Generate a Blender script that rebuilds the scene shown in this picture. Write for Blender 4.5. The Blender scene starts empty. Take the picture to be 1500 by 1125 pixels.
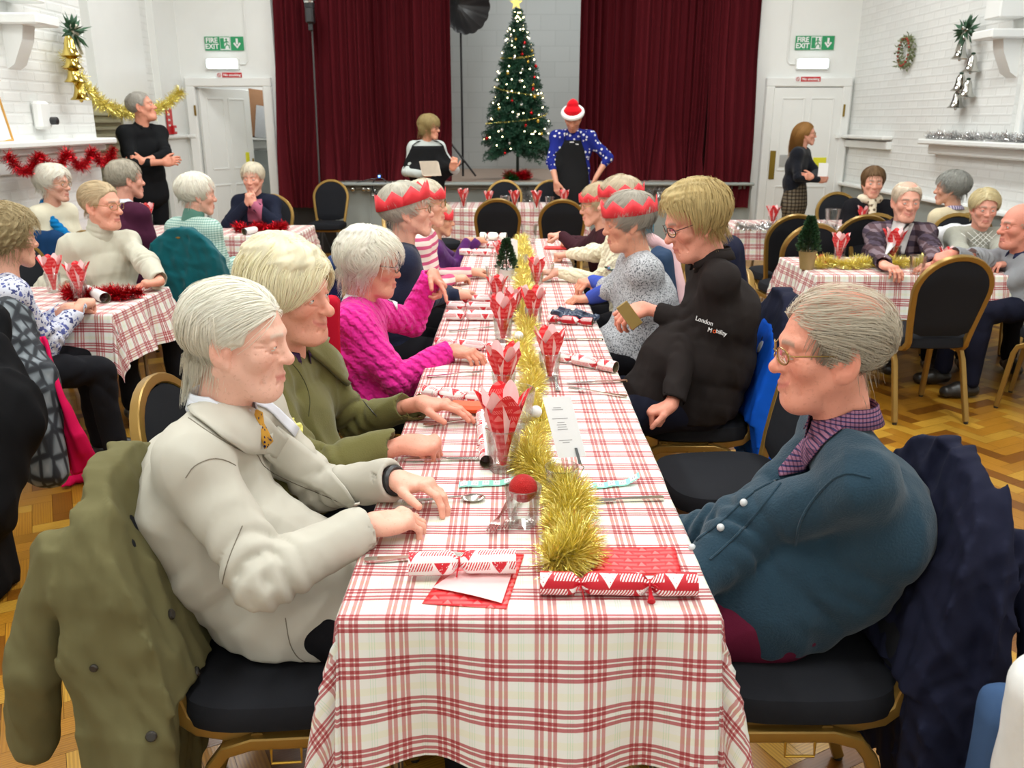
import bpy, math, random
import numpy as np
from mathutils import Vector, Matrix
from mathutils.bvhtree import BVHTree
rnd = random.Random(7)
NR = np.random.RandomState(5)
SC = bpy.context.scene
COL = SC.collection
PI = math.pi
A = lambda *v: np.array(v, dtype=float)
def nrm(v):
    v = np.asarray(v, float); return v / (np.linalg.norm(v) + 1e-12)
# ------------------------------------------------------------------ camera
F_PX, PITCH, YAW, CAMH = 1264.0, math.radians(16.96), 0.0008, 1.60
CP = A(0, 0, CAMH)
_f = A(math.sin(YAW) * math.cos(PITCH), math.cos(YAW) * math.cos(PITCH), -math.sin(PITCH))
_r = A(math.cos(YAW), -math.sin(YAW), 0)
_u = np.cross(_r, _f)
def ray(px, py):
    return nrm(_f * F_PX + _r * (px - 750) + _u * (562.5 - py))
def at(px, py, X=None, Y=None, Z=None):
    d = ray(px, py)
    if Y is not None: t = (Y - CP[1]) / d[1]
    elif Z is not None: t = (Z - CP[2]) / d[2]
    else: t = (X - CP[0]) / d[0]
    return CP + d * t
cam = bpy.data.cameras.new('camera'); camo = bpy.data.objects.new('camera', cam); COL.objects.link(camo)
camo.location = CP
camo.rotation_euler = Matrix(((_r[0], _u[0], -_f[0]), (_r[1], _u[1], -_f[1]), (_r[2], _u[2], -_f[2]))).to_euler()
cam.sensor_width = 36; cam.lens = F_PX / 1500 * 36; cam.clip_start = .05
cam.dof.use_dof = True; cam.dof.focus_distance = 2.35; cam.dof.aperture_fstop = 6.5
SC.camera = camo
SC.view_settings.view_transform = 'Standard'; SC.view_settings.look = 'None'
SC.view_settings.gamma = 1; SC.view_settings.exposure = .17; SC.view_settings.use_curve_mapping = False
SC.cycles.diffuse_bounces = 6; SC.cycles.max_bounces = 10; SC.cycles.transparent_max_bounces = 24; SC.cycles.sample_clamp_indirect = 6
# ------------------------------------------------------------------ materials
def s2l(c):
    return tuple(((x / 12.92) if x <= .04045 else ((x + .055) / 1.055) ** 2.4) for x in c)
def rgb(r, g, b): return s2l((r / 255, g / 255, b / 255))
class N:
    """tiny node helper"""
    def __init__(s, name):
        s.m = bpy.data.materials.new(name); s.m.use_nodes = True
        s.nt = s.m.node_tree; s.b = s.nt.nodes['Principled BSDF']
    def n(s, t, **kw):
        x = s.nt.nodes.new(t)
        for k, v in kw.items():
            if k.startswith('i_'):
                key = k[2:]; key = int(key) if key.isdigit() else key.replace('_', ' ')
                s.set(x.inputs[key], v)
            else: setattr(x, k, v)
        return x
    def set(s, inp, v):
        if isinstance(v, bpy.types.NodeSocket): s.nt.links.new(v, inp)
        elif isinstance(v, (tuple, list)) and len(v) == 3 and inp.type == 'RGBA': inp.default_value = (*v, 1)
        else: inp.default_value = v
    def math(s, op, a, b=0, c=0):
        x = s.n('ShaderNodeMath', operation=op); s.set(x.inputs[0], a); s.set(x.inputs[1], b)
        if op in ('MULTIPLY_ADD', 'SMOOTH_MIN'): s.set(x.inputs[2], c)
        return x.outputs[0]
    def mix(s, f, a, b, bt='MIX'):
        x = s.n('ShaderNodeMix', data_type='RGBA', blend_type=bt)
        s.set(x.inputs[0], f); s.set(x.inputs[6], a); s.set(x.inputs[7], b); return x.outputs[2]
    def ramp(s, f, stops, interp='LINEAR'):
        x = s.n('ShaderNodeValToRGB'); s.set(x.inputs[0], f); r = x.color_ramp; r.interpolation = interp
        while len(r.elements) < len(stops): r.elements.new(1)
        for e, (p, c) in zip(r.elements, stops): e.position = p; e.color = (*c, 1) if len(c) == 3 else c
        return x.outputs[0]
    def coord(s, kind='Object', scale=(1, 1, 1), rot=(0, 0, 0)):
        t = s.n('ShaderNodeTexCoord'); m = s.n('ShaderNodeMapping', i_Scale=scale, i_Rotation=rot)
        s.nt.links.new(t.outputs[kind], m.inputs[0]); return m.outputs[0]
    def noise(s, scale, detail=3, vec=None, rough=.5, out=0):
        x = s.n('ShaderNodeTexNoise', i_Scale=scale, i_Detail=detail, i_Roughness=rough)
        if vec is None: vec = s.coord()
        s.nt.links.new(vec, x.inputs[0]); return x.outputs[out]
    def attr(s, name):
        return s.n('ShaderNodeAttribute', attribute_name=name).outputs[0]
    def bump(s, h, strength=.5, dist=.002):
        x = s.n('ShaderNodeBump', i_Strength=strength, i_Distance=dist); s.set(x.inputs['Height'], h)
        s.set(s.b.inputs['Normal'], x.outputs[0]); return s
    def out(s, color=None, rough=.6, metal=0, spec=.5, **kw):
        if color is not None: s.set(s.b.inputs['Base Color'], color)
        s.set(s.b.inputs['Roughness'], rough); s.b.inputs['Metallic'].default_value = metal
        s.b.inputs['Specular IOR Level'].default_value = spec
        for k, v in kw.items(): s.set(s.b.inputs[k.replace('_', ' ')], v)
        return s.m
_mc = {}
def plain(c, rough=.6, metal=0, var=.08, scale=30, spec=.5, bump=0):
    k = (c, rough, metal, var, scale, spec, bump)
    if k in _mc: return _mc[k]
    n = N('paint'); nz = n.noise(scale, 2)
    d = tuple(x * (1 - var) for x in c); l = tuple(min(1, x * (1 + var)) for x in c)
    if bump: n.bump(nz, bump, .003)
    _mc[k] = n.out(n.mix(nz, d, l), rough, metal, spec); return _mc[k]
def cloth(c, kind='weave', scale=900, var=.12, bump=.35, c2=None, rough=.9, big=6, bs=24.0):
    n = N('cloth_' + kind); nz = n.noise(big, 3); d = tuple(x * (1 - var) for x in c); l = tuple(min(1, x * (1 + var)) for x in c)
    col = n.mix(nz, d, l)
    if kind == 'fleece': h = n.noise(scale * .3, 4); dist = .0025
    elif kind == 'knit':
        w = n.n('ShaderNodeTexWave', wave_type='BANDS', bands_direction='Z', i_Scale=scale * .12, i_Distortion=4, i_Detail=2, i_Detail_Scale=3.0)
        n.nt.links.new(n.coord(), w.inputs[0]); h = n.math('ADD', w.outputs['Fac'], n.noise(scale * .5, 2)); dist = .004
    elif kind == 'cable':
        co = n.coord()
        w = n.n('ShaderNodeTexWave', wave_type='BANDS', bands_direction='DIAGONAL', wave_profile='SIN', i_Scale=11.0, i_Distortion=2.5, i_Detail=1, i_Detail_Scale=4.0)
        n.nt.links.new(co, w.inputs[0]); v = n.n('ShaderNodeTexVoronoi', i_Scale=70.0); n.nt.links.new(co, v.inputs[0])
        h = n.math('ADD', w.outputs['Fac'], n.math('MULTIPLY', v.outputs[0], .6)); dist = .008
    else: h = n.noise(scale, 2); dist = .001
    if kind == 'speckle':
        v = n.noise(scale * .16, 3, rough=.8); col = n.ramp(v, [(.40, c2), (.50, c), (.60, c)], 'LINEAR'); h = v; dist = .004
    elif kind == 'floral':
        v = n.noise(22, 2); v2 = n.noise(60, 3)
        f = n.math('GREATER_THAN', n.math('MULTIPLY', v, v2), .315); col = n.mix(f, col, c2)
        f = n.math('LESS_THAN', n.math('MULTIPLY', v, v2), .19); col = n.mix(f, col, tuple(x * 1.8 for x in c2))
    elif kind == 'blotch':
        v = n.n('ShaderNodeTexVoronoi', i_Scale=bs); n.nt.links.new(n.coord(), v.inputs[0])
        f = n.math('LESS_THAN', v.outputs[0], .30); col = n.mix(f, col, c2)
    n.bump(h, bump, dist)
    return n.out(col, rough, 0, .12, Sheen_Weight=.15 if kind in ('fleece', 'knit', 'cable', 'speckle') else 0.0)
def stripes_mat(c, c2, freq, axis=2, duty=.5, c3=None, freq2=None, axis2=0, rough=.9, kind='OBJ'):
    """bands or a check from object coordinates"""
    n = N('cloth_stripe'); co = n.coord(); sp = n.n('ShaderNodeSeparateXYZ'); n.nt.links.new(co, sp.inputs[0])
    dn = n.noise(9, 2)
    def band(ax, fr):
        u = n.math('FRACT', n.math('MULTIPLY_ADD', sp.outputs[ax], fr, n.math('MULTIPLY', dn, .3)))
        return n.math('LESS_THAN', u, duty)
    col = n.mix(band(axis, freq), c, c2)
    if c3 is not None: col = n.mix(band(axis2, freq2), col, c3, 'MULTIPLY')
    n.bump(n.noise(500, 2), .3, .0015)
    return n.out(col, rough, 0, .25)
# ------------------------------------------------------------------ mesh builder
def fast_mesh(name, v, f, uv=None, fcol=None, vcol=None, midx=None, smooth=True):
    me = bpy.data.meshes.new(name)
    v = np.asarray(v, np.float32)
    if isinstance(f, np.ndarray):
        nf, k = f.shape
        me.vertices.add(len(v)); me.vertices.foreach_set('co', v.ravel())
        me.loops.add(nf * k); me.loops.foreach_set('vertex_index', f.astype(np.int32).ravel())
        me.polygons.add(nf); me.polygons.foreach_set('loop_start', np.arange(0, nf * k, k, dtype=np.int32))
        me.update(calc_edges=True)
    else:
        me.from_pydata([tuple(x) for x in v], [], [tuple(int(i) for i in q) for q in f])
    if smooth: me.polygons.foreach_set('use_smooth', np.ones(len(me.polygons), bool))
    if midx is not None: me.polygons.foreach_set('material_index', np.asarray(midx, np.int32))
    if uv is not None:
        l = me.uv_layers.new(name='UVMap'); l.data.foreach_set('uv', np.asarray(uv, np.float32).ravel())
    if vcol is not None:
        a = me.color_attributes.new('Col', 'FLOAT_COLOR', 'POINT')
        c = np.ones((len(v), 4), np.float32); c[:, :3] = vcol; a.data.foreach_set('color', c.ravel())
    me.update()
    return me
class MB:
    def __init__(s): s.v = []; s.f = []; s.m = []; s.c = []; s.uv = []; s.n = 0; s.hasuv = False
    def add(s, v, f, m=0, c=(1, 1, 1), uv=None):
        v = np.asarray(v, float).reshape(-1, 3); s.v.append(v)
        s.f += [tuple(i + s.n for i in q) for q in f]; s.m += [m] * len(f)
        cc = np.empty((len(v), 3)); cc[:] = c; s.c.append(cc)
        s.uv.append(np.zeros((len(v), 2)) if uv is None else np.asarray(uv, float)); s.hasuv |= uv is not None
        s.n += len(v); return s
    def box(s, c, size, rz=0, bev=0, m=0, R=None, **k):
        hx, hy, hz = [x / 2 for x in size]; b = min(bev, hx * .98, hy * .98, hz * .98)
        if b <= 0:
            v = [(x, y, z) for z in (-hz, hz) for y in (-hy, hy) for x in (-hx, hx)]
            f = [(0, 2, 3, 1), (4, 5, 7, 6), (0, 1, 5, 4), (2, 6, 7, 3), (0, 4, 6, 2), (1, 3, 7, 5)]
        else:
            v = []; 
            for sx in (-1, 1):
                for sy in (-1, 1):
                    for sz in (-1, 1):
                        v += [(sx * hx, sy * (hy - b), sz * (hz - b)), (sx * (hx - b), sy * hy, sz * (hz - b)), (sx * (hx - b), sy * (hy - b), sz * hz)]
            I = lambda x, y, z, k: ((x * 2 + y) * 2 + z) * 3 + k
            f = [[I(x, 0, 0, 0), I(x, 1, 0, 0), I(x, 1, 1, 0), I(x, 0, 1, 0)] for x in (0, 1)]
            f += [[I(0, y, 0, 1), I(1, y, 0, 1), I(1, y, 1, 1), I(0, y, 1, 1)] for y in (0, 1)]
            f += [[I(0, 0, z, 2), I(1, 0, z, 2), I(1, 1, z, 2), I(0, 1, z, 2)] for z in (0, 1)]
            for a in (0, 1):
                for b_ in (0, 1):
                    f += [[I(a, b_, 0, 0), I(a, b_, 1, 0), I(a, b_, 1, 1), I(a, b_, 0, 1)], [I(a, 0, b_, 0), I(a, 1, b_, 0), I(a, 1, b_, 2), I(a, 0, b_, 2)], [I(0, a, b_, 1), I(1, a, b_, 1), I(1, a, b_, 2), I(0, a, b_, 2)]]
            f += [[I(x, y, z, 0), I(x, y, z, 1), I(x, y, z, 2)] for x in (0, 1) for y in (0, 1) for z in (0, 1)]
            va = np.array(v); g = []
            for q in f:
                p = va[list(q)]; nn = np.cross(p[1] - p[0], p[2] - p[0]); g.append(q if nn @ p.mean(0) > 0 else q[::-1])
            f = g
        v = np.array(v, float)
        if R is None: R = np.array([[math.cos(rz), -math.sin(rz), 0], [math.sin(rz), math.cos(rz), 0], [0, 0, 1]])
        return s.add(v @ R.T + np.asarray(c, float), f, m, **k)
    def tube(s, path, r, n=8, m=0, closed=False, sec=None, cap=True, up=None, **k):
        """sweep; r scalar/list; sec = cross section (list of (a,b)) scaled by r"""
        P = np.asarray(path, float); L = len(P)
        if np.isscalar(r): r = [r] * L
        if sec is None: sec = [(math.cos(2 * PI * i / n), math.sin(2 * PI * i / n)) for i in range(n)]
        n = len(sec); T = np.empty_like(P)
        for i in range(L):
            a = P[(i - 1) % L] if (closed or i > 0) else P[i]; b = P[(i + 1) % L] if (closed or i < L - 1) else P[i]
            T[i] = nrm(b - a)
        u = np.asarray(up, float) if up is not None else (A(0, 0, 1) if abs(T[0][2]) < .9 else A(1, 0, 0))
        V = []
        for i in range(L):
            if up is not None: u = np.asarray(up, float)
            a = nrm(np.cross(T[i], u)); u2 = np.cross(a, T[i])
            if up is None: u = u2
            V += [P[i] + (a * x + u2 * y) * r[i] for x, y in sec]
        f = []
        for i in range(L if closed else L - 1):
            j = (i + 1) % L
            f += [(i * n + q, i * n + (q + 1) % n, j * n + (q + 1) % n, j * n + q) for q in range(n)]
        if cap and not closed: f += [tuple(range(n))[::-1], tuple(range((L - 1) * n, L * n))]
        return s.add(V, f, m, **k)
    def lathe(s, prof, c=(0, 0, 0), n=24, m=0, R=None, **k):
        V = []
        for rr, z in prof: V += [(rr * math.cos(2 * PI * i / n), rr * math.sin(2 * PI * i / n), z) for i in range(n)]
        V = np.array(V)
        if R is not None: V = V @ np.asarray(R).T
        f = []
        for j in range(len(prof) - 1): f += [(j * n + i, j * n + (i + 1) % n, (j + 1) * n + (i + 1) % n, (j + 1) * n + i) for i in range(n)]
        if prof[0][0] > 1e-5: f.append(tuple(range(n))[::-1])
        if prof[-1][0] > 1e-5: f.append(tuple(range((len(prof) - 1) * n, len(prof) * n)))
        return s.add(V + np.asarray(c, float), f, m, **k)
    def ell(s, c, r, n=14, m=0, R=None, **k):
        if np.isscalar(r): r = (r, r, r)
        V = []; q = n // 2
        for j in range(1, q):
            t = PI * j / q; V += [(math.sin(t) * math.cos(2 * PI * i / n) * r[0], math.sin(t) * math.sin(2 * PI * i / n) * r[1], -math.cos(t) * r[2]) for i in range(n)]
        V += [(0, 0, -r[2]), (0, 0, r[2])]; V = np.array(V)
        if R is not None: V = V @ np.asarray(R).T
        f = [(j * n + i, j * n + (i + 1) % n, (j + 1) * n + (i + 1) % n, (j + 1) * n + i) for j in range(q - 2) for i in range(n)]
        b, t = (q - 1) * n, (q - 1) * n + 1
        f += [(b, (i + 1) % n, i) for i in range(n)] + [(t, (q - 2) * n + i, (q - 2) * n + (i + 1) % n) for i in range(n)]
        return s.add(V + np.asarray(c, float), f, m, **k)
    def prism(s, poly, d, O, U, W, m=0, **k):
        """polygon (a,b) in plane O+aU+bW, thickness d along U x W (centred)"""
        O, U, W = A(*O), A(*U), A(*W); nn = nrm(np.cross(U, W)); n = len(poly)
        base = np.array([O + U * a + W * b for a, b in poly])
        V = np.vstack([base - nn * d / 2, base + nn * d / 2])
        f = [tuple(range(n))[::-1], tuple(range(n, 2 * n))] + [(i, (i + 1) % n, n + (i + 1) % n, n + i) for i in range(n)]
        return s.add(V, f, m, **k)
    def grid(s, P, m=0, uv=None, closed_u=False, thick=0, **k):
        """P (a,b,3)"""
        P = np.asarray(P, float); a, b = P.shape[:2]
        f = [(i * b + j, ((i + 1) % a) * b + j, ((i + 1) % a) * b + j + 1, i * b + j + 1) for i in range(a if closed_u else a - 1) for j in range(b - 1)]
        return s.add(P.reshape(-1, 3), f, m, uv=None if uv is None else np.asarray(uv).reshape(-1, 2), **k)
    def mesh(s, name, smooth=True):
        v = np.vstack(s.v); q = all(len(x) == 4 for x in s.f)
        f = np.array(s.f) if q else s.f
        uv = None
        if s.hasuv:
            U = np.vstack(s.uv); uv = U[[i for x in s.f for i in x]]
        return fast_mesh(name, v, f, uv=uv, vcol=np.vstack(s.c), midx=s.m, smooth=smooth)
    def build(s, name, mats, parent=None, smooth=True, sharp=35):
        me = s.mesh(name, smooth)
        if smooth and sharp: 
            try: me.set_sharp_from_angle(angle=math.radians(sharp))
            except Exception: pass
        return link(name, me, mats, parent)
def wloc(o):
    l = A(*o.location)
    while o.parent: o = o.parent; l = l + A(*o.location)
    return l
PROTO = set()
def link(name, me, mats, parent=None, rebase=True):
    """vertices are given in world space; parents in this script carry no rotation while parts are added"""
    o = bpy.data.objects.new(name, me); COL.objects.link(o)
    for m in (mats if isinstance(mats, (list, tuple)) else [mats]): me.materials.append(m)
    if parent is not None:
        o.parent = parent; off = wloc(parent)
    else:
        n = len(me.vertices); c = np.empty(n * 3, np.float32); me.vertices.foreach_get('co', c); c = c.reshape(-1, 3)
        off = A(*((c.min(0) + c.max(0)) / 2)); off[2] = c[:, 2].min(); o.location = off
    me.transform(Matrix.Translation(-Vector(off)))
    return o
def tag(o, label, cat, group=None, kind=None):
    o['label'] = label; o['category'] = cat
    if group: o['group'] = group
    if kind: o['kind'] = kind
    return o
def struct(o): o['kind'] = 'structure'; return o
def thing(name, label, cat, loc=(0, 0, 0), group=None):
    o = bpy.data.objects.new(name, None); COL.objects.link(o); o.location = [float(x) for x in loc]; o.empty_display_size = .1
    return tag(o, label, cat, group)
def dup(root, loc, rz=0, label=None, group=None, scale=None, rot=None):
    def cp(o, par):
        c = o.copy(); COL.objects.link(c)
        if par is not None: c.parent = par
        for ch in o.children: cp(ch, c)
        return c
    r = cp(root, None); r.location = [float(x) for x in loc]
    r.rotation_euler = rot if rot is not None else (0, 0, rz)
    if scale: r.scale = scale if not np.isscalar(scale) else (scale,) * 3
    if label: r['label'] = label
    if group: r['group'] = group
    return r
def text(name, s, size, O, U, W, mat, parent=None, depth=.0012, align='CENTER', bold=0):
    cu = bpy.data.curves.new(name, 'FONT'); cu.body = s; cu.size = size; cu.align_x = align; cu.align_y = 'CENTER'; cu.extrude = depth; cu.offset = bold
    t = bpy.data.objects.new(name, cu); COL.objects.link(t)
    dg = bpy.context.evaluated_depsgraph_get(); me = bpy.data.meshes.new_from_object(t.evaluated_get(dg))
    bpy.data.objects.remove(t)
    U, W = nrm(U), nrm(W); nn = np.cross(U, W)
    M = Matrix(((U[0], W[0], nn[0], O[0]), (U[1], W[1], nn[1], O[1]), (U[2], W[2], nn[2], O[2]), (0, 0, 0, 1)))
    me.transform(M)
    return me if mat is None else link(name, me, mat, parent)
# ------------------------------------------------------------------ implicit surfaces -> quad mesh
class Sdf:
    def __init__(s): s.p = []
    def _add(s, fn, lo, hi, k, op): s.p.append((fn, np.minimum(lo, hi), np.maximum(lo, hi), k, op)); return s
    def cap(s, a, b, ra, rb=None, k=.02, op='u', w=None, ws=1.0, fold=None):
        """tapered capsule; w, ws: widened by ws along w; fold=(amp, n, centre, width, seed)"""
        a, b = A(*a), A(*b); rb = ra if rb is None else rb; ab = b - a; L2 = ab @ ab + 1e-9
        wv = nrm(w) if w is not None else None
        def fn(p):
            q = p - a
            if wv is not None:
                d = q @ wv; abw = ab @ wv
                q = q - (d * (1 - 1 / ws))[..., None] * wv
                ab2 = ab - wv * abw * (1 - 1 / ws)
            else: ab2 = ab
            t0 = (q @ ab2) / (ab2 @ ab2 + 1e-9); t = np.clip(t0, 0, 1)
            rv = q - t[..., None] * ab2; dist = np.sqrt((rv * rv).sum(-1)); r = ra + (rb - ra) * t
            if fold is not None:
                am, n_, c_, wd, sd = fold
                ax = nrm(np.cross(ab2, A(.3, .2, 1) if abs(ab2[2]) < .8 * math.sqrt(L2) else A(1, .2, .1))); ay = nrm(np.cross(ab2, ax))
                th = np.arctan2(rv @ ay, rv @ ax)
                ph = 2 * PI * n_ * t0 + 1.3 * np.sin(th + sd) + .8 * np.sin(2 * th + 2 * sd)
                r = r + am * (np.abs(np.sin(ph)) * 2 - 1) * np.exp(-((t0 - c_) / wd) ** 2)
            return dist - r
        m = max(ra, rb) * max(1, ws) + (fold[0] if fold else 0)
        return s._add(fn, np.minimum(a, b) - m, np.maximum(a, b) + m, k, op)
    def ell(s, c, r, R=None, k=.02, op='u'):
        c = A(*c); r = A(*r) if not np.isscalar(r) else A(r, r, r); R = np.eye(3) if R is None else np.asarray(R)
        def fn(p):
            q = (p - c) @ R; k0 = np.sqrt(((q / r) ** 2).sum(-1)); k1 = np.sqrt(((q / r ** 2) ** 2).sum(-1)) + 1e-9
            return k0 * (k0 - 1) / k1
        m = r.max() if R is not None and not np.allclose(R, np.eye(3)) else r
        return s._add(fn, c - m, c + m, k, op)
    def fn(s, f, lo, hi, k=.01, op='u'): return s._add(f, A(*lo), A(*hi), k, op)
    def mesh(s, h, disp=None, pad=0):
        lo = np.min([p[1] for p in s.p if p[4] == 'u'], 0) - 3 * h - .01 - pad; hi = np.max([p[2] for p in s.p if p[4] == 'u'], 0) + 3 * h + .01 + pad
        n = np.ceil((hi - lo) / h).astype(int) + 1
        ax = [lo[i] + h * np.arange(n[i]) for i in range(3)]
        V = np.full(n, .06, np.float32)
        for f, a, b, k, op in s.p:
            mg = k + 2 * h if op != 'i' else 1e9
            i0 = np.maximum(0, np.floor((a - mg - lo) / h).astype(int)) if op != 'i' else np.zeros(3, int)
            i1 = np.minimum(n, np.ceil((b + mg - lo) / h).astype(int) + 1) if op != 'i' else n
            if (i1 <= i0).any(): continue
            X, Y, Z = np.meshgrid(ax[0][i0[0]:i1[0]], ax[1][i0[1]:i1[1]], ax[2][i0[2]:i1[2]], indexing='ij')
            d = f(np.stack([X, Y, Z], -1)); sl = tuple(slice(i0[i], i1[i]) for i in range(3)); v = V[sl]
            kk = max(k, 1e-5)
            if op == 'u':
                hh = np.clip(.5 + .5 * (v - d) / kk, 0, 1); V[sl] = v + (d - v) * hh - kk * hh * (1 - hh)
            else:
                if op == 's': d = -d
                hh = np.clip(.5 + .5 * (d - v) / kk, 0, 1); V[sl] = v + (d - v) * hh + kk * hh * (1 - hh)
        if disp is not None:
            X, Y, Z = np.nonzero(np.abs(V) < .035)
            P = np.stack([ax[0][X], ax[1][Y], ax[2][Z]], -1); V[X, Y, Z] += disp(P)
        return nets(V, lo, h)
def nets(V, lo, h):
    ins = V < 0
    c = np.zeros(tuple(np.array(V.shape) - 1), np.uint8)
    sh = [(i, j, k) for i in (0, 1) for j in (0, 1) for k in (0, 1)]
    def sub(a, o): return a[o[0]:a.shape[0] - 1 + o[0], o[1]:a.shape[1] - 1 + o[1], o[2]:a.shape[2] - 1 + o[2]]
    for o in sh: c += sub(ins, o)
    I = np.argwhere((c > 0) & (c < 8)); idx = np.full(c.shape, -1, np.int32); idx[I[:, 0], I[:, 1], I[:, 2]] = np.arange(len(I))
    vals = {o: V[I[:, 0] + o[0], I[:, 1] + o[1], I[:, 2] + o[2]] for o in sh}
    acc = np.zeros((len(I), 3)); cnt = np.zeros(len(I))
    for o in sh:
        for d in range(3):
            if o[d] == 0:
                q = list(o); q[d] = 1; q = tuple(q); a, b = vals[o], vals[q]; m = (a < 0) != (b < 0)
                t = np.where(m, a / np.where(m, a - b, 1), 0); p = np.tile(np.array(o, float), (len(I), 1)); p[:, d] += t
                acc += p * m[:, None]; cnt += m
    P = (I + acc / cnt[:, None]) * h + lo
    Q = []
    for d in range(3):
        a = [slice(None)] * 3; b = [slice(None)] * 3; a[d] = slice(0, -1); b[d] = slice(1, None)
        s0 = ins[tuple(a)]; s1 = ins[tuple(b)]; E = np.argwhere(s0 != s1); u, w = [(1, 2), (2, 0), (0, 1)][d]
        E = E[(E[:, u] > 0) & (E[:, w] > 0) & (E[:, u] < V.shape[u] - 1) & (E[:, w] < V.shape[w] - 1)]
        fl = s0[E[:, 0], E[:, 1], E[:, 2]]; g = []
        for du, dw in ((-1, -1), (0, -1), (0, 0), (-1, 0)):
            k = E.copy(); k[:, u] += du; k[:, w] += dw; g.append(idx[k[:, 0], k[:, 1], k[:, 2]])
        q = np.stack(g, 1); q = np.where(fl[:, None], q, q[:, ::-1]); Q.append(q[(q >= 0).all(1)])
    F = np.vstack(Q)
    return P, F
def relax(P, F, it=2, lam=.5):
    for _ in range(it):
        acc = np.zeros_like(P); cnt = np.zeros(len(P))
        for i in range(4):
            j = (i + 1) % 4
            for a, b in ((i, j), (j, i)):
                acc += np.stack([np.bincount(F[:, a], P[F[:, b], c], len(P)) for c in range(3)], 1); cnt += np.bincount(F[:, a], minlength=len(P))
        P = P + lam * (acc / np.maximum(cnt, 1)[:, None] - P)
    return P
def wrinkle(amp, fr, seed=0, stretch=(1, 1, 1), ridged=True):
    r = np.random.RandomState(seed); K = [nrm(r.normal(size=3)) * fr * (.6 + .5 * i) for i in range(5)]; W = [r.normal(size=3) * fr * .55 for i in range(5)]; ph = r.uniform(0, 6, 10)
    S = A(*stretch)
    def f(P):
        Q = P * S; o = 0
        for i in range(5):
            x = np.sin(Q @ K[i] + ph[i] + 1.6 * np.sin(Q @ W[i] + ph[i + 5])); o = o + ((np.abs(x) * 2 - 1) if ridged else x) / (1 + .5 * i)
        return amp * o * .5
    return f
# ------------------------------------------------------------------ shared materials
def brick_mat():
    n = N('painted_brick'); co = n.n('ShaderNodeAttribute', attribute_name='UVMap').outputs['Vector']
    b = n.n('ShaderNodeTexBrick', i_Scale=1.0, i_Mortar_Size=.012, i_Brick_Width=.225, i_Row_Height=.075, i_Mortar_Smooth=.6, i_Bias=0.0)
    n.nt.links.new(co, b.inputs[0]); nz = n.noise(9, 4, co)
    b.inputs['Color1'].default_value = (.75, .76, .74, 1); b.inputs['Color2'].default_value = (.80, .81, .79, 1); b.inputs['Mortar'].default_value = (.74, .75, .73, 1)
    col = n.mix(n.math('MULTIPLY', nz, .12), b.outputs[0], (.6, .6, .58))
    n.bump(n.math('ADD', n.math('MULTIPLY', b.outputs['Fac'], -.7), n.math('MULTIPLY', nz, 1.2)), .5, .006)
    return n.out(col, .45)
M_BRICK = brick_mat()
M_WHITE = plain((.80, .81, .79), .4, var=.03, scale=4)
M_GREY = plain(rgb(150, 156, 152), .45, var=.05, scale=5)
M_GOLDPAINT = plain(rgb(146, 114, 54), .34, .5, .08, 12)
M_CHROME = plain((.75, .75, .75), .12, 1.0, .03)
M_STEEL = plain((.72, .70, .66), .18, 1.0, .05)
M_BLACK = plain((.012, .012, .013), .5, var=.2)
M_BLACKP = plain((.02, .02, .022), .35, var=.1)
M_WIREG = plain(rgb(190, 150, 60), .35, .8)
def glass_mat():
    n = N('clear_glass'); g = n.n('ShaderNodeBsdfGlass', i_IOR=1.45, i_Roughness=.0); t = n.n('ShaderNodeBsdfTransparent'); gl = n.n('ShaderNodeBsdfGlossy', i_Roughness=.03)
    lw = n.n('ShaderNodeLayerWeight', i_Blend=.35); mx = n.n('ShaderNodeMixShader')
    f = n.math('MULTIPLY_ADD', lw.outputs['Fresnel'], .5, .04); n.nt.links.new(f, mx.inputs[0]); n.nt.links.new(t.outputs[0], mx.inputs[1]); n.nt.links.new(gl.outputs[0], mx.inputs[2])
    t.inputs[0].default_value = (.975, .985, .98, 1)
    o = n.nt.nodes['Material Output']; n.nt.links.new(mx.outputs[0], o.inputs[0]); return n.m
M_GLASS = glass_mat()
def emit(c, s, name='lamp_glow'):
    n = N(name); n.b.inputs['Emission Color'].default_value = (*c, 1); n.b.inputs['Emission Strength'].default_value = s
    return n.out((.8, .8, .8), .5)
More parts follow.
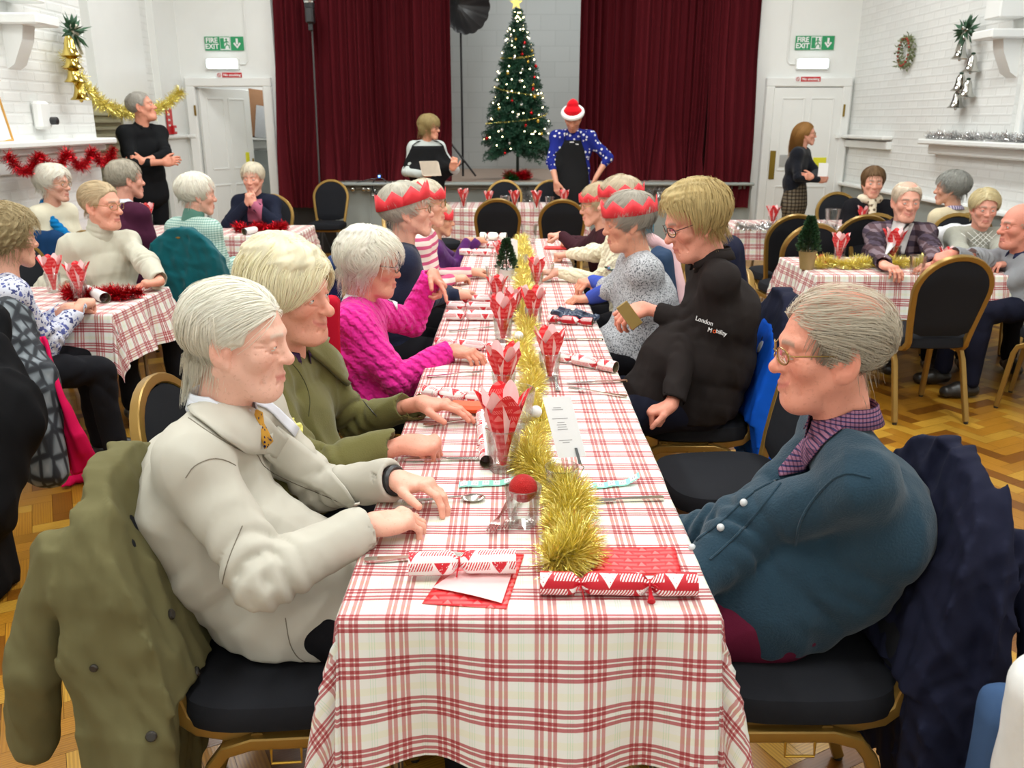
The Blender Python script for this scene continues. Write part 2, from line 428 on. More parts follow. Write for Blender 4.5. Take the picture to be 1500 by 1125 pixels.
# ------------------------------------------------------------------ floor : herringbone blocks, every block a face
def build_floor():
    W, n, ang = .078, 3, math.radians(28); ca, sa = math.cos(ang), math.sin(ang)
    vs, uvs, col = [], [], []; r = np.random.RandomState(3); P = 2 * n
    g = .0007
    R = int(9.5 / W)
    cells = []
    for x in range(-R, R):
        for y in range(-R, R):
            m = (x - y) % P
            if m == 0: cells.append((x, y, n, 1))
            elif m == P - 1: cells.append((x, y, 1, n))
    C = np.array(cells, float)
    cx = (C[:, 0] + C[:, 2] / 2) * W; cy = (C[:, 1] + C[:, 3] / 2) * W
    wx = cx * ca - cy * sa; wy = cx * sa + cy * ca + 5
    k = (np.abs(wx) < 4.3) & (wy > .3) & (wy < 11.3); C = C[k]; N_ = len(C)
    x0, y0, x1, y1 = C[:, 0] * W + g, C[:, 1] * W + g, (C[:, 0] + C[:, 2]) * W - g, (C[:, 1] + C[:, 3]) * W - g
    X = np.stack([x0, x1, x1, x0], 1); Y = np.stack([y0, y0, y1, y1], 1)
    V = np.stack([X * ca - Y * sa, X * sa + Y * ca + 5, np.zeros_like(X)], -1).reshape(-1, 3)
    hor = C[:, 2] > C[:, 3]; ox, oy = r.uniform(0, 50, N_), r.uniform(0, 50, N_)
    U = np.where(hor[:, None], X - x0[:, None], Y - y0[:, None]) + ox[:, None]; Wv = np.where(hor[:, None], Y - y0[:, None], X - x0[:, None]) + oy[:, None]
    base = np.array(rgb(206, 142, 62)); a = r.uniform(0, 1, N_)
    c1 = np.array(rgb(192, 146, 52)); c2 = np.array(rgb(118, 72, 16)); c3 = np.array(rgb(168, 116, 32))
    cc = np.where((a < .3)[:, None], c1, np.where((a > .82)[:, None], c2, c3)) * r.uniform(.85, 1.12, (N_, 1))
    me = fast_mesh('floor', V, np.arange(4 * N_).reshape(-1, 4), uv=np.stack([U.ravel(), Wv.ravel()], 1), vcol=np.repeat(cc, 4, 0), smooth=False)
    m = N('parquet'); uv = m.n('ShaderNodeAttribute', attribute_name='UVMap').outputs['Vector']
    mp = m.n('ShaderNodeMapping', i_Scale=(2.2, 26, 1)); m.nt.links.new(uv, mp.inputs[0])
    w = m.n('ShaderNodeTexWave', wave_type='RINGS', i_Scale=1.3, i_Distortion=5.0, i_Detail=3.0, i_Detail_Scale=.8); m.nt.links.new(mp.outputs[0], w.inputs[0])
    nz = m.noise(3, 4, mp.outputs[0]); g2 = m.math('MULTIPLY', w.outputs['Fac'], nz)
    col = m.mix(m.math('MULTIPLY', g2, .75), m.attr('Col'), rgb(104, 60, 12)); m.bump(g2, .12, .002)
    struct(link('floor', me, m.out(col, .30, 0, .45)))
    # dark bed showing in the joints
    b = MB(); b.box((0, 5.6, -.06), (8.5, 11.6, .1)); struct(b.build('floor_bed', plain(rgb(88, 54, 22), .6, var=.1)))
build_floor()
def wall(name, P, mat, uvs=1):
    """P: quad corners a,b,c,d (3d); box thickness added outside"""
    P = [A(*p) for p in P]; L = np.linalg.norm(P[1] - P[0]); H = np.linalg.norm(P[3] - P[0])
    b = MB(); b.add(P, [(0, 1, 2, 3)], uv=[(0, 0), (L, 0), (L, H), (0, H)]); return b
XL, XR, YB, ZC = -4.05, 4.13, 11.0, 4.7
def slab(b, x0, x1, y0, y1, z0, z1, ax):
    """box with brick uv; ax = normal axis"""
    for (n, q) in ((0, x0), (0, x1), (1, y0), (1, y1), (2, z0), (2, z1)):
        if n == 0: P = [(q, y0, z0), (q, y1, z0), (q, y1, z1), (q, y0, z1)]; uv = [(y0, z0), (y1, z0), (y1, z1), (y0, z1)]
        elif n == 1: P = [(x0, q, z0), (x1, q, z0), (x1, q, z1), (x0, q, z1)]; uv = [(x0, z0), (x1, z0), (x1, z1), (x0, z1)]
        else: P = [(x0, y0, q), (x1, y0, q), (x1, y1, q), (x0, y1, q)]; uv = [(x0, y0), (x1, y0), (x1, y1), (x0, y1)]
        b.add(P, [(0, 1, 2, 3)], uv=uv)
    return b
b = MB(); slab(b, XL - .2, XL, -.6, 11.2, -.1, ZC, 0); struct(b.build('wall_left', M_BRICK, smooth=False))
b = MB(); slab(b, XR, XR + .2, -.6, 4.6, -.1, ZC, 0); slab(b, XR, XR + .2, 7.45, 11.2, -.1, ZC, 0); slab(b, XR, XR + .2, 4.6, 7.45, -.1, 1.42, 0); slab(b, XR, XR + .2, 4.6, 7.45, 3.6, ZC, 0)
struct(b.build('wall_right', M_BRICK, smooth=False))
b = MB(); slab(b, -4.3, 4.4, -.8, -.6, -.1, ZC, 1); struct(b.build('wall_rear', M_WHITE, smooth=False))
# back wall with the two doorways and the stage opening
DLx0, DLx1, DT = -3.82, -2.98, 2.0
b = MB()
slab(b, XL, DLx0, YB, YB + .15, 0, ZC, 1); slab(b, DLx0, DLx1, YB, YB + .15, DT, ZC, 1); slab(b, DLx1, -2.83, YB, YB + .15, 0, ZC, 1)
slab(b, 2.95, XR, YB, YB + .15, 0, ZC, 1); slab(b, -2.83, 2.95, YB, YB + .15, 4.3, ZC, 1); slab(b, -2.83, 2.95, YB + .02, YB + .15, -.05, .82, 1)
struct(b.build('wall_back', M_WHITE, smooth=False))
b = MB(); slab(b, -4.3, 4.4, -.8, 11.2, ZC, ZC + .1, 2); struct(b.build('ceiling', plain((.8, .8, .79), .7, var=.03), smooth=False))
# stage box
b = MB(); slab(b, -2.9, 3.0, 14.2, 14.35, .8, 4.6, 1); slab(b, -2.95, -2.86, YB + .15, 14.3, .8, 4.6, 0); slab(b, 2.97, 3.1, YB + .15, 14.3, .8, 4.6, 0); slab(b, -2.9, 3.0, YB + .15, 14.3, 4.55, 4.65, 2)
n_ = N('stage_brick'); cw = n_.n('ShaderNodeAttribute', attribute_name='UVMap').outputs['Vector']; bt = n_.n('ShaderNodeTexBrick', i_Scale=1.0, i_Mortar_Size=.008, i_Brick_Width=.45, i_Row_Height=.225)
n_.nt.links.new(cw, bt.inputs[0]); bt.inputs['Color1'].default_value = (.50, .53, .52, 1); bt.inputs['Color2'].default_value = (.53, .56, .55, 1); bt.inputs['Mortar'].default_value = (.47, .50, .49, 1)
n_.bump(bt.outputs['Fac'], .2, .003); struct(b.build('wall_stage', n_.out(bt.outputs[0], .28), smooth=False))
b = MB(); b.box((0.06, 12.58, .845), (5.8, 3.24, .05)); struct(b.build('floor_stage', plain(rgb(176, 150, 132), .4, var=.08, scale=3)))
b = MB(); b.box((.385, 10.87, .43), (5.13, .06, .86)); b.box((.385, 10.80, .865), (5.13, .2, .035), bev=.01); b.box((.385, 10.825, .82), (5.13, .05, .05), bev=.01)
for i in range(6): b.box((-1.75 + i * .86, 10.835, .42), (.02, .012, .76))
b.box((.385, 10.83, .05), (5.13, .03, .1), bev=.005)
struct(b.build('trim_1', M_GREY)); 
b = MB(); b.box((-2.5, 10.95, .42), (.66, .04, .84)); struct(b.build('curtain_shade_panel', M_BLACK))  # black panel paints in the curtain shadow beside the stage front
# chimney breast + mantel shelf on the left
b = MB(); slab(b, XL, -3.52, 3.0, 7.62, 0, ZC, 0); struct(b.build('trim_3', M_BRICK, smooth=False))
b = MB(); b.box((-3.46, 5.3, 1.44), (.2, 4.7, .05), bev=.012); b.box((-3.49, 5.3, 1.39), (.1, 4.62, .05), bev=.012); b.box((-3.505, 5.3, 1.3), (.03, 4.6, .12), bev=.006); struct(b.build('trim_4', M_WHITE))
# pilasters, smooth plaster bands and roof corbels
def corbel(name, x, y, z, s):
    b = MB(); b.box((x, y, (z + ZC) / 2 + .12), (.22, .24, ZC - z - .24), bev=.01); b.box((x + s * .0, y, z + .12), (.34, .32, .07), bev=.01)
    pr = [(0, 0), (.16, 0), (.14, -.10), (.06, -.26), (0, -.30)]
    b.prism([(a * s * -1, c) for a, c in pr], .16, (x + s * .13, y, z + .09), (1, 0, 0), (0, 0, 1)); struct(b.build(name, M_WHITE))
corbel('trim_5', -3.40, 6.5, 2.15, -1); corbel('trim_6', 4.0, 7.55, 2.15, 1)
b = MB(); slab(b, XL, -3.96, 8.75, 9.95, 1.7, ZC, 0); slab(b, XL, -3.97, 10.35, 11.0, 0, ZC, 0); struct(b.build('trim_7', M_WHITE, smooth=False))
# grille box beside the chimney breast
g = thing('vent_grille', 'tall cream slatted grille in the recess beside the mantel shelf', 'grille', (XL, 8.3, .75)); mg = plain(rgb(158, 154, 128), .5, var=.08)
b = MB(); b.box((-3.95, 8.35, 1.28), (.16, 1.3, .95)); b.build('frame', mg, g)
b = MB()
for i in range(13): b.box((-3.862, 8.35, .88 + i * .065), (.03, 1.2, .022), R=None)
b.build('slat', mg, g)
# dado rails and grey lower wall
b = MB(); b.box((XL + .06, 9.9, 1.42), (.12, 2.1, .04), bev=.01); b.box((XL + .03, 9.9, 1.34), (.05, 2.1, .08), bev=.006); b.box((-3.94, 10.97, 1.42), (.2, .08, .04), bev=.008); struct(b.build('trim_8', M_WHITE))
b = MB(); b.box((4.05, 10.96, 1.42), (.2, .08, .04)); b.box((4.07, 10.35, 1.42), (.12, 1.3, .04), bev=.01); b.box((4.10, 10.35, 1.34), (.06, 1.3, .08), bev=.006)
b.box((4.09, 8.2, .86), (.1, 5.6, .035), bev=.008); struct(b.build('trim_9', M_WHITE))
b = MB(); b.box((4.115, 8.2, .42), (.03, 5.6, .84)); b.box((-4.035, 9.6, .42), (.03, 2.8, .84)); b.box((-3.93, 10.985, .4), (.24, .03, .8)); struct(b.build('baseboard_right', M_GREY))
# long shelf on the right wall, window over it
b = MB(); b.box((4.06, 6.4, 1.41), (.24, 4.6, .05), bev=.012); b.box((4.09, 6.4, 1.34), (.1, 4.55, .09), bev=.012); struct(b.build('trim_10', M_WHITE))
w = thing('window_1', 'tall bright daylight window above the tinselled shelf on the right wall', 'window', (4.25, 6.0, 1.45)); w['kind'] = 'structure'
b = MB()
for y in (4.62, 6.0, 7.43): b.box((4.2, y, 2.52), (.07, .07, 2.2), bev=.01)
for z in (1.47, 2.5, 3.57): b.box((4.2, 6.02, z), (.06, 2.8, .06), bev=.01)
b.build('window_frame', M_WHITE, w)
b = MB(); b.box((4.2, 6.02, 2.52), (.008, 2.78, 2.15)); b.build('pane', M_GLASS, w)
# open corridor behind the left door
b = MB(); slab(b, -4.3, -2.95, 12.6, 12.7, 0, 2.6, 1); slab(b, -4.35, -4.3, YB + .15, 12.7, 0, 2.6, 0); slab(b, -2.97, -2.95, YB + .15, 12.7, 0, 2.6, 0); slab(b, -4.3, -2.95, YB + .15, 12.7, 2.55, 2.6, 2)
struct(b.build('wall_corridor', M_WHITE, smooth=False))
b = MB(); b.box((-3.6, 11.9, -.02), (1.3, 1.5, .04)); struct(b.build('floor_corridor', plain(rgb(120, 100, 80), .5)))
b = MB(); b.box((-3.62, 12.50, 1.36), (1.28, .2, .04), bev=.01); b.box((-3.62, 12.57, 1.28), (1.28, .05, .1)); struct(b.build('trim_11', M_WHITE))
b = MB(); b.box((-3.62, 12.57, .6), (1.28, .04, 1.2)); struct(b.build('trim_12', M_GREY))
for (px, w_, h_, lab, c, dy) in ((-3.46, .34, .62, 'brown cardboard box leaning on the corridor shelf', rgb(150, 110, 78), 0), (-3.62, .22, .56, 'dark brown board leaning behind the cardboard box on the corridor shelf', rgb(70, 48, 34), .02)):
    b = MB(); a_ = math.radians(-8); Rm = np.array([[math.cos(a_), 0, -math.sin(a_)], [0, 1, 0], [math.sin(a_), 0, math.cos(a_)]]); b.box((px, 12.46 + dy, 1.385 + h_ / 2), (w_, .06, h_), R=Rm, bev=.004); tag(b.build('cardboard_box' if dy == 0 else 'board', plain(c, .8)), lab, 'box' if dy == 0 else 'board')
b = MB(); b.box((-3.42, 12.40, 1.385 + .2), (.19, .012, .42), R=Rm); tag(b.build('notice_sheet', plain(rgb(180, 182, 184), .6)), 'pale printed sheet propped in front of the cardboard box', 'sheet')
# door frames and doors
def frame(name, x0, x1, zt, y=YB):
    b = MB()
    for x in (x0 - .045, x1 + .045): b.box((x, y - .03, zt / 2), (.11, .06, zt), bev=.012)
    b.box(((x0 + x1) / 2, y - .03, zt + .045), (x1 - x0 + .2, .06, .11), bev=.012); struct(b.build(name, M_WHITE))
frame('trim_13', DLx0, DLx1, DT); frame('trim_14', 3.16, 4.0, 2.0)
def door(name, label, hx, hy, ang, w_=.82, plates=()):
    d = thing(name, label, 'door', (hx, hy, 0)); d['kind'] = 'structure'; ca, sa = math.cos(ang), math.sin(ang)
    R = np.array([[ca, -sa, 0], [sa, ca, 0], [0, 0, 1]]); P = lambda a, c, z: A(hx + ca * a - sa * c, hy + sa * a + ca * c, z)
    b = MB(); b.box(P(w_ / 2, 0, .995), (w_, .044, 1.97), R=R, bev=.003)
    for s in (-1, 1):
        for (a0, a1, z0, z1) in ((.1, w_ / 2 - .04, 1.02, 1.86), (w_ / 2 + .04, w_ - .1, 1.02, 1.86), (.1, w_ / 2 - .04, .2, .82), (w_ / 2 + .04, w_ - .1, .2, .82)):
            for (ca_, cz, sx, sz) in (((a0 + a1) / 2, z0, a1 - a0, .02), ((a0 + a1) / 2, z1, a1 - a0, .02), (a0, (z0 + z1) / 2, .02, z1 - z0), (a1, (z0 + z1) / 2, .02, z1 - z0)):
                b.box(P(ca_, s * .024, cz), (sx, .012, sz), R=R, bev=.003)
    b.build('door_panel', M_WHITE, d)
    for (nm, a, z, sx, sz, m) in plates:
        b = MB(); b.box(P(a, -.027, z), (sx, .008, sz), R=R, bev=.002); b.build(nm, m, d)
    return d
M_BRASS = plain(rgb(150, 124, 50), .3, .8); M_YEL = plain(rgb(226, 220, 40), .5)
door('door_1', 'white panelled door standing open beside the red fire sign', DLx0 + .03, YB + .02, math.radians(60), .80, (('yellow_sign', .68, 1.08, .06, .26, M_YEL), ('push_plate', .77, .98, .03, .3, M_BRASS)))
door('door_2', 'white panelled door closed behind the woman in the tweed skirt', 3.17, YB - .03, 0, .82, (('push_plate', .04, 1.08, .07, .34, M_BRASS), ('room_sign', .22, 1.13, .19, .14, plain(rgb(170, 170, 168), .4)), ('yellow_notice', .62, 1.1, .16, .14, M_YEL)))
b = MB(); b.box((4.02, YB - .065, 1.72), (.02, .02, .14)); b.box((DLx0 - .0, YB - .06, 1.72), (.02, .02, .12)); struct(b.build('trim_15', M_BRASS))
# ------------------------------------------------------------------ signs
M_GREEN = plain(rgb(40, 150, 96), .5, var=.04); M_RED = plain(rgb(196, 28, 36), .45, var=.05); M_WP = plain((.85, .85, .85), .5, var=.02)
def exit_sign(xc, zc, lab):
    t = thing('fire_exit_sign', lab, 'sign', (xc, YB - .02, zc - .08), 'green fire exit signs over the two doors')
    b = MB(); b.box((xc, YB - .012, zc), (.46, .014, .155), bev=.002); b.build('board', M_GREEN, t)
    y = YB - .021
    for s_, z in (('FIRE', .034), ('EXIT', -.034)): text('lettering', s_, .078, (xc - .145, y, zc + z), (1, 0, 0), (0, 0, 1), M_WP, t, bold=.002)
    b = MB(); b.box((xc + .01, y, zc), (.115, .004, .14)); b.build('pictogram_panel', M_WP, t)
    b = MB(); y2 = y - .004
    b.box((xc - .02, y2, zc), (.045, .004, .12)); b.ell((xc + .03, y2, zc + .045), (.012, .004, .012), 10); 
    for p in ([(0, .03), (.01, -.01)], [(.01, -.01), (-.012, -.03)], [(-.012, -.03), (-.02, -.06)], [(.01, -.01), (.035, -.025)], [(.035, -.025), (.035, -.055)], [(0, .025), (-.02, .005)], [(.005, .028), (.03, .012)]):
        b.tube([(xc + .025 + q[0], y2, zc + q[1]) for q in p], .0055, 6)
    b.build('running_figure', M_GREEN, t)
    b = MB(); O = (xc + .155, y2, zc)
    b.prism([(-.012, .055), (.012, .055), (.012, -.01), (-.012, -.01)], .004, O, (1, 0, 0), (0, 0, 1)); b.prism([(-.045, 0), (-.03, .012), (0, -.03), (.03, .012), (.045, 0), (0, -.055)], .004, O, (1, 0, 0), (0, 0, 1)); b.build('arrow', M_WP, t)
    b = MB(); b.box((xc + .075, y, zc), (.006, .004, .155)); b.build('divider', M_WP, t)
p = at(329, 64, Y=YB); exit_sign(p[0], p[2], 'green fire exit sign above the open door on the left'); p = at(1193, 63, Y=YB); exit_sign(p[0], p[2], 'green fire exit sign above the closed door on the right')
M_LIT = emit((.78, .93, 1), 3.2)
for px, py, s in ((327, 94, 'left'), (1189, 94, 'right')):
    p = at(px, py, Y=YB); t = thing('emergency_light', 'lit emergency light box over the %s-hand door' % s, 'light', (p[0], YB, p[2] - .08), 'emergency light boxes')
    b = MB(); b.box((p[0], YB - .02, p[2]), (.40, .05, .13), bev=.01); b.build('housing', M_WHITE, t)
    b = MB(); b.box((p[0], YB - .055, p[2] + .005), (.36, .03, .10), bev=.012); b.build('diffuser', M_LIT, t)
    x2 = p[0] + (.3 if s == 'left' else -.3); b = MB()
    b.tube([(p[0] + (.2 if x2 > p[0] else -.2), YB - .012, p[2]), (x2 - .03 * (1 if x2 > p[0] else -1), YB - .012, p[2]), (x2, YB - .012, p[2] + .04), (x2, YB - .012, ZC)], .009, 8); tag(b.build('cable_conduit', M_WHITE), 'thin white conduit rising from the %s emergency light' % s, 'conduit')
for px, py, s in ((336, 110, 'left'), (1183, 116, 'right')):
    YO = YB; YB = 10.945; p = at(px, py, Y=YB); t = thing('no_smoking_sign', 'small red and white no smoking sign over the %s-hand door' % s, 'sign', (p[0], YB, p[2] - .03), 'no smoking signs')
    b = MB(); b.box((p[0], YB - .006, p[2]), (.31, .006, .06)); b.build('board', M_WP, t)
    b = MB(); b.box((p[0] + .035, YB - .010, p[2]), (.235, .004, .055)); b.build('red_panel', M_RED, t)
    text('lettering', 'No smoking', .042, (p[0] + .035, YB - .0135, p[2]), (1, 0, 0), (0, 0, 1), M_WP, t, bold=.001)
    b = MB(); c = (p[0] - .12, YB - .012, p[2]); b.tube([(c[0] + .02 * math.cos(a), c[1], c[2] + .02 * math.sin(a)) for a in np.linspace(0, 2 * PI, 20)[:-1]], .003, 5, closed=True); b.tube([(c[0] - .014, c[1], c[2] + .014), (c[0] + .014, c[1], c[2] - .014)], .003, 5); b.build('prohibition_ring', M_RED, t); YB = YO
# red call point sign beside the open door (on the left wall corner)
t = thing('fire_notice', 'red fire call point notice on the white wall left of the open door', 'notice', (-3.95, 10.3, 1.45))
b = MB(); b.box((-3.955, 10.45, 1.63), (.012, .17, .36), bev=.004); b.build('board', M_RED, t)
b = MB(); b.box((-3.94, 10.52, 1.5), (.03, .1, .1), bev=.006); b.build('call_point', M_RED, t)
b = MB(); b.box((-3.922, 10.52, 1.5), (.006, .05, .04)); [b.box((-3.945, 10.41, 1.55 + .06 * i), (.006, .05, .022)) for i in range(4)]; b.build('white_print', M_WP, t)
# door entry speaker box on the chimney breast, framed picture
t = thing('wall_sensor', 'small white wall box with a black lens above the mantel shelf', 'sensor', (-3.5, 6.55, 1.5))
b = MB(); b.box((-3.48, 6.7, 1.64), (.07, .16, .2), bev=.02); b.build('housing', M_WHITE, t)
b = MB(); b.lathe([(.001, 0), (.028, .004), (.028, .05), (.02, .055), (.001, .055)], (0, 0, 0), 14, R=None); b.v[0] = b.v[0][:, [2, 1, 0]] * A(1, 1, 1) + A(-3.45, 6.76, 1.6); b.build('lens', M_BLACKP, t)
t = thing('picture_frame', 'thin wooden framed picture leaning on the mantel at the left edge', 'picture', (-3.48, 5.3, 1.47))
b = MB(); P0 = at(18, 200, X=-3.46); y1 = P0[1]
for (ya, za, yb_, zb) in ((y1, 1.47, y1 - .05, 1.86), (y1 - .4, 1.47, y1 - .45, 1.86), (y1, 1.47, y1 - .4, 1.47), (y1 - .05, 1.86, y1 - .45, 1.86)): b.tube([(-3.46, ya, za), (-3.5, yb_, zb)], .009, 4)
b.build('frame', plain(rgb(200, 150, 70), .4), t)
b = MB(); b.add([(-3.463, y1, 1.47), (-3.463, y1 - .4, 1.47), (-3.505, y1 - .45, 1.86), (-3.505, y1 - .05, 1.86)], [(0, 1, 2, 3)]); b.build('print', M_WP, t)
# ------------------------------------------------------------------ ceiling lights (out of frame) and daylight
M_TUBE = emit((.97, 1, .98), 6, 'tube_glow')
LP = [(x, y) for x in (-2.3, 0.0, 2.3) for y in (1.0, 3.6, 6.2, 8.8)]
for i, (x, y) in enumerate(LP):
    t = thing('ceiling_light', 'long white fluorescent ceiling light hanging above the hall tables', 'light', (x, y, ZC - .5), 'fluorescent ceiling lights')
    b = MB(); b.box((x, y, ZC - .42), (.22, 1.3, .05), bev=.01); [b.tube([(x, y + s, ZC - .4), (x, y + s, ZC)], .006, 6) for s in (-.5, .5)]; b.build('housing', M_WHITE, t)
    b = MB(); [b.tube([(x + s, y - .6, ZC - .47), (x + s, y + .6, ZC - .47)], .014, 8) for s in (-.06, .06)]; b.build('fluorescent_tube', M_TUBE, t)
    la = bpy.data.lights.new('ceiling_lamp', 'AREA'); la.shape = 'RECTANGLE'; la.size = .3; la.size_y = 1.25; la.energy = 41; la.color = (.965, 1, .985)
    lo = bpy.data.objects.new('ceiling_lamp', la); COL.objects.link(lo); lo.location = (x, y, ZC - .5)
la = bpy.data.lights.new('added_stage_light', 'AREA'); la.shape = 'RECTANGLE'; la.size = 1.0; la.size_y = .4; la.energy = 55; la.color = (.97, 1, .99); lo = bpy.data.objects.new('added_stage_light', la); COL.objects.link(lo); lo.location = (1.0, 12.3, 4.4)  # first light: unseen, added over the stage for a highlight on its back wall
la = bpy.data.lights.new('corridor_lamp', 'POINT'); la.energy = 9; la.shadow_soft_size = .1; lo = bpy.data.objects.new('corridor_lamp', la); COL.objects.link(lo); lo.location = (-3.3, 11.9, 2.3)
wd = bpy.data.worlds.new('daylight'); SC.world = wd; wd.use_nodes = True; bg = wd.node_tree.nodes['Background']; bg.inputs[0].default_value = (.85, .93, 1, 1); bg.inputs[1].default_value = .8
# ------------------------------------------------------------------ materials for props
def plaid_mat():
    P = .0913; n = N('plaid_cloth'); uv = n.n('ShaderNodeAttribute', attribute_name='UVMap').outputs['Vector']; sp = n.n('ShaderNodeSeparateXYZ'); n.nt.links.new(uv, sp.inputs[0])
    W = (.88, .875, .85); R = (.64, .20, .21); G = (.66, .80, .68); Y = (.87, .86, .74)
    def ramp(ax, yel):
        R = (.54, .185, .20) if yel else (.64, .33, .33)
        u = n.math('FRACT', n.math('DIVIDE', sp.outputs[ax], P)); st = [(0, W)]
        for a, b_ in ((.07, .15), (.18, .26), (.34, .42), (.45, .53)): st += [(a, R), (b_, W)]
        if yel: st += [(.70, Y), (.86, W)]
        else: st += [(.74, G), (.752, W), (.79, G), (.802, W), (.84, G), (.852, W)]
        return n.ramp(u, st, 'CONSTANT')
    col = n.mix(1.0, ramp(0, False), ramp(1, True), 'MULTIPLY')
    n.bump(n.noise(700, 2, uv), .2, .001)
    return n.out(col, .85, 0, .2)
M_PLAID = plaid_mat()
def print_mat(name, base, ink, s=1.0, dots=True):
    """paper printed with rows of little triangles, bars and dots (uses UV in metres)"""
    n = N(name); uv = n.n('ShaderNodeAttribute', attribute_name='UVMap').outputs['Vector']; sp = n.n('ShaderNodeSeparateXYZ'); n.nt.links.new(uv, sp.inputs[0])
    u, v = sp.outputs[0], sp.outputs[1]; r = n.math('MULTIPLY', v, 28 / s); row = n.math('FLOOR', r); fv = n.math('FRACT', r)
    uu = n.math('MULTIPLY_ADD', u, 24 / s, n.math('MULTIPLY', row, .37)); fu = n.math('ABSOLUTE', n.math('SUBTRACT', n.math('FRACT', uu), .5))
    tri = n.math('LESS_THAN', n.math('MULTIPLY', fu, 2.1), n.math('SUBTRACT', .92, fv)); odd = n.math('LESS_THAN', n.math('FRACT', n.math('MULTIPLY', n.math('ADD', n.math('FLOOR', uu), row), .3333)), .6)
    tri = n.math('MULTIPLY', tri, odd)
    bars = n.math('MULTIPLY', n.math('LESS_THAN', n.math('FRACT', n.math('MULTIPLY', n.math('ADD', u, n.math('MULTIPLY', v, .4)), 170 / s)), .5), n.math('SUBTRACT', 1, odd)); bars = n.math('MULTIPLY', bars, n.math('LESS_THAN', fv, .55))
    ink_f = n.math('MAXIMUM', tri, bars)
    if dots:
        vo = n.n('ShaderNodeTexVoronoi', i_Scale=190 / s); n.nt.links.new(uv, vo.inputs[0]); ink_f = n.math('MULTIPLY', ink_f, n.math('GREATER_THAN', vo.outputs[0], .22))
    n.bump(n.noise(120, 2, uv), .15, .001)
    return n.out(n.mix(n.math('MULTIPLY', ink_f, 1.0 if dots else .38), base, ink), .42, 0, .4)
WPAP, RPAP = (.86, .83, .82), rgb(186, 14, 34)
M_CR = print_mat('cracker_red', RPAP, WPAP); M_CW = print_mat('cracker_white', WPAP, rgb(205, 30, 45), .9); M_NAP = print_mat('napkin_red', rgb(214, 22, 34), rgb(250, 170, 166), .45, False)
M_PINK = plain(rgb(244, 196, 196), .7, var=.04); M_TUBEIN = plain(rgb(110, 96, 70), .8)
M_RIB = plain(rgb(190, 16, 36), .35)
M_TGOLD = plain(rgb(240, 226, 130), .26, .85, .12, 60); M_TRED = plain(rgb(190, 20, 34), .25, .9, .1, 60); M_TSILV = plain(rgb(215, 215, 215), .18, 1.0, .05, 60); M_TGREEN = plain(rgb(20, 120, 60), .3, .8)
M_CHARC = cloth(rgb(32, 33, 37), 'weave', 500, .12, .4)
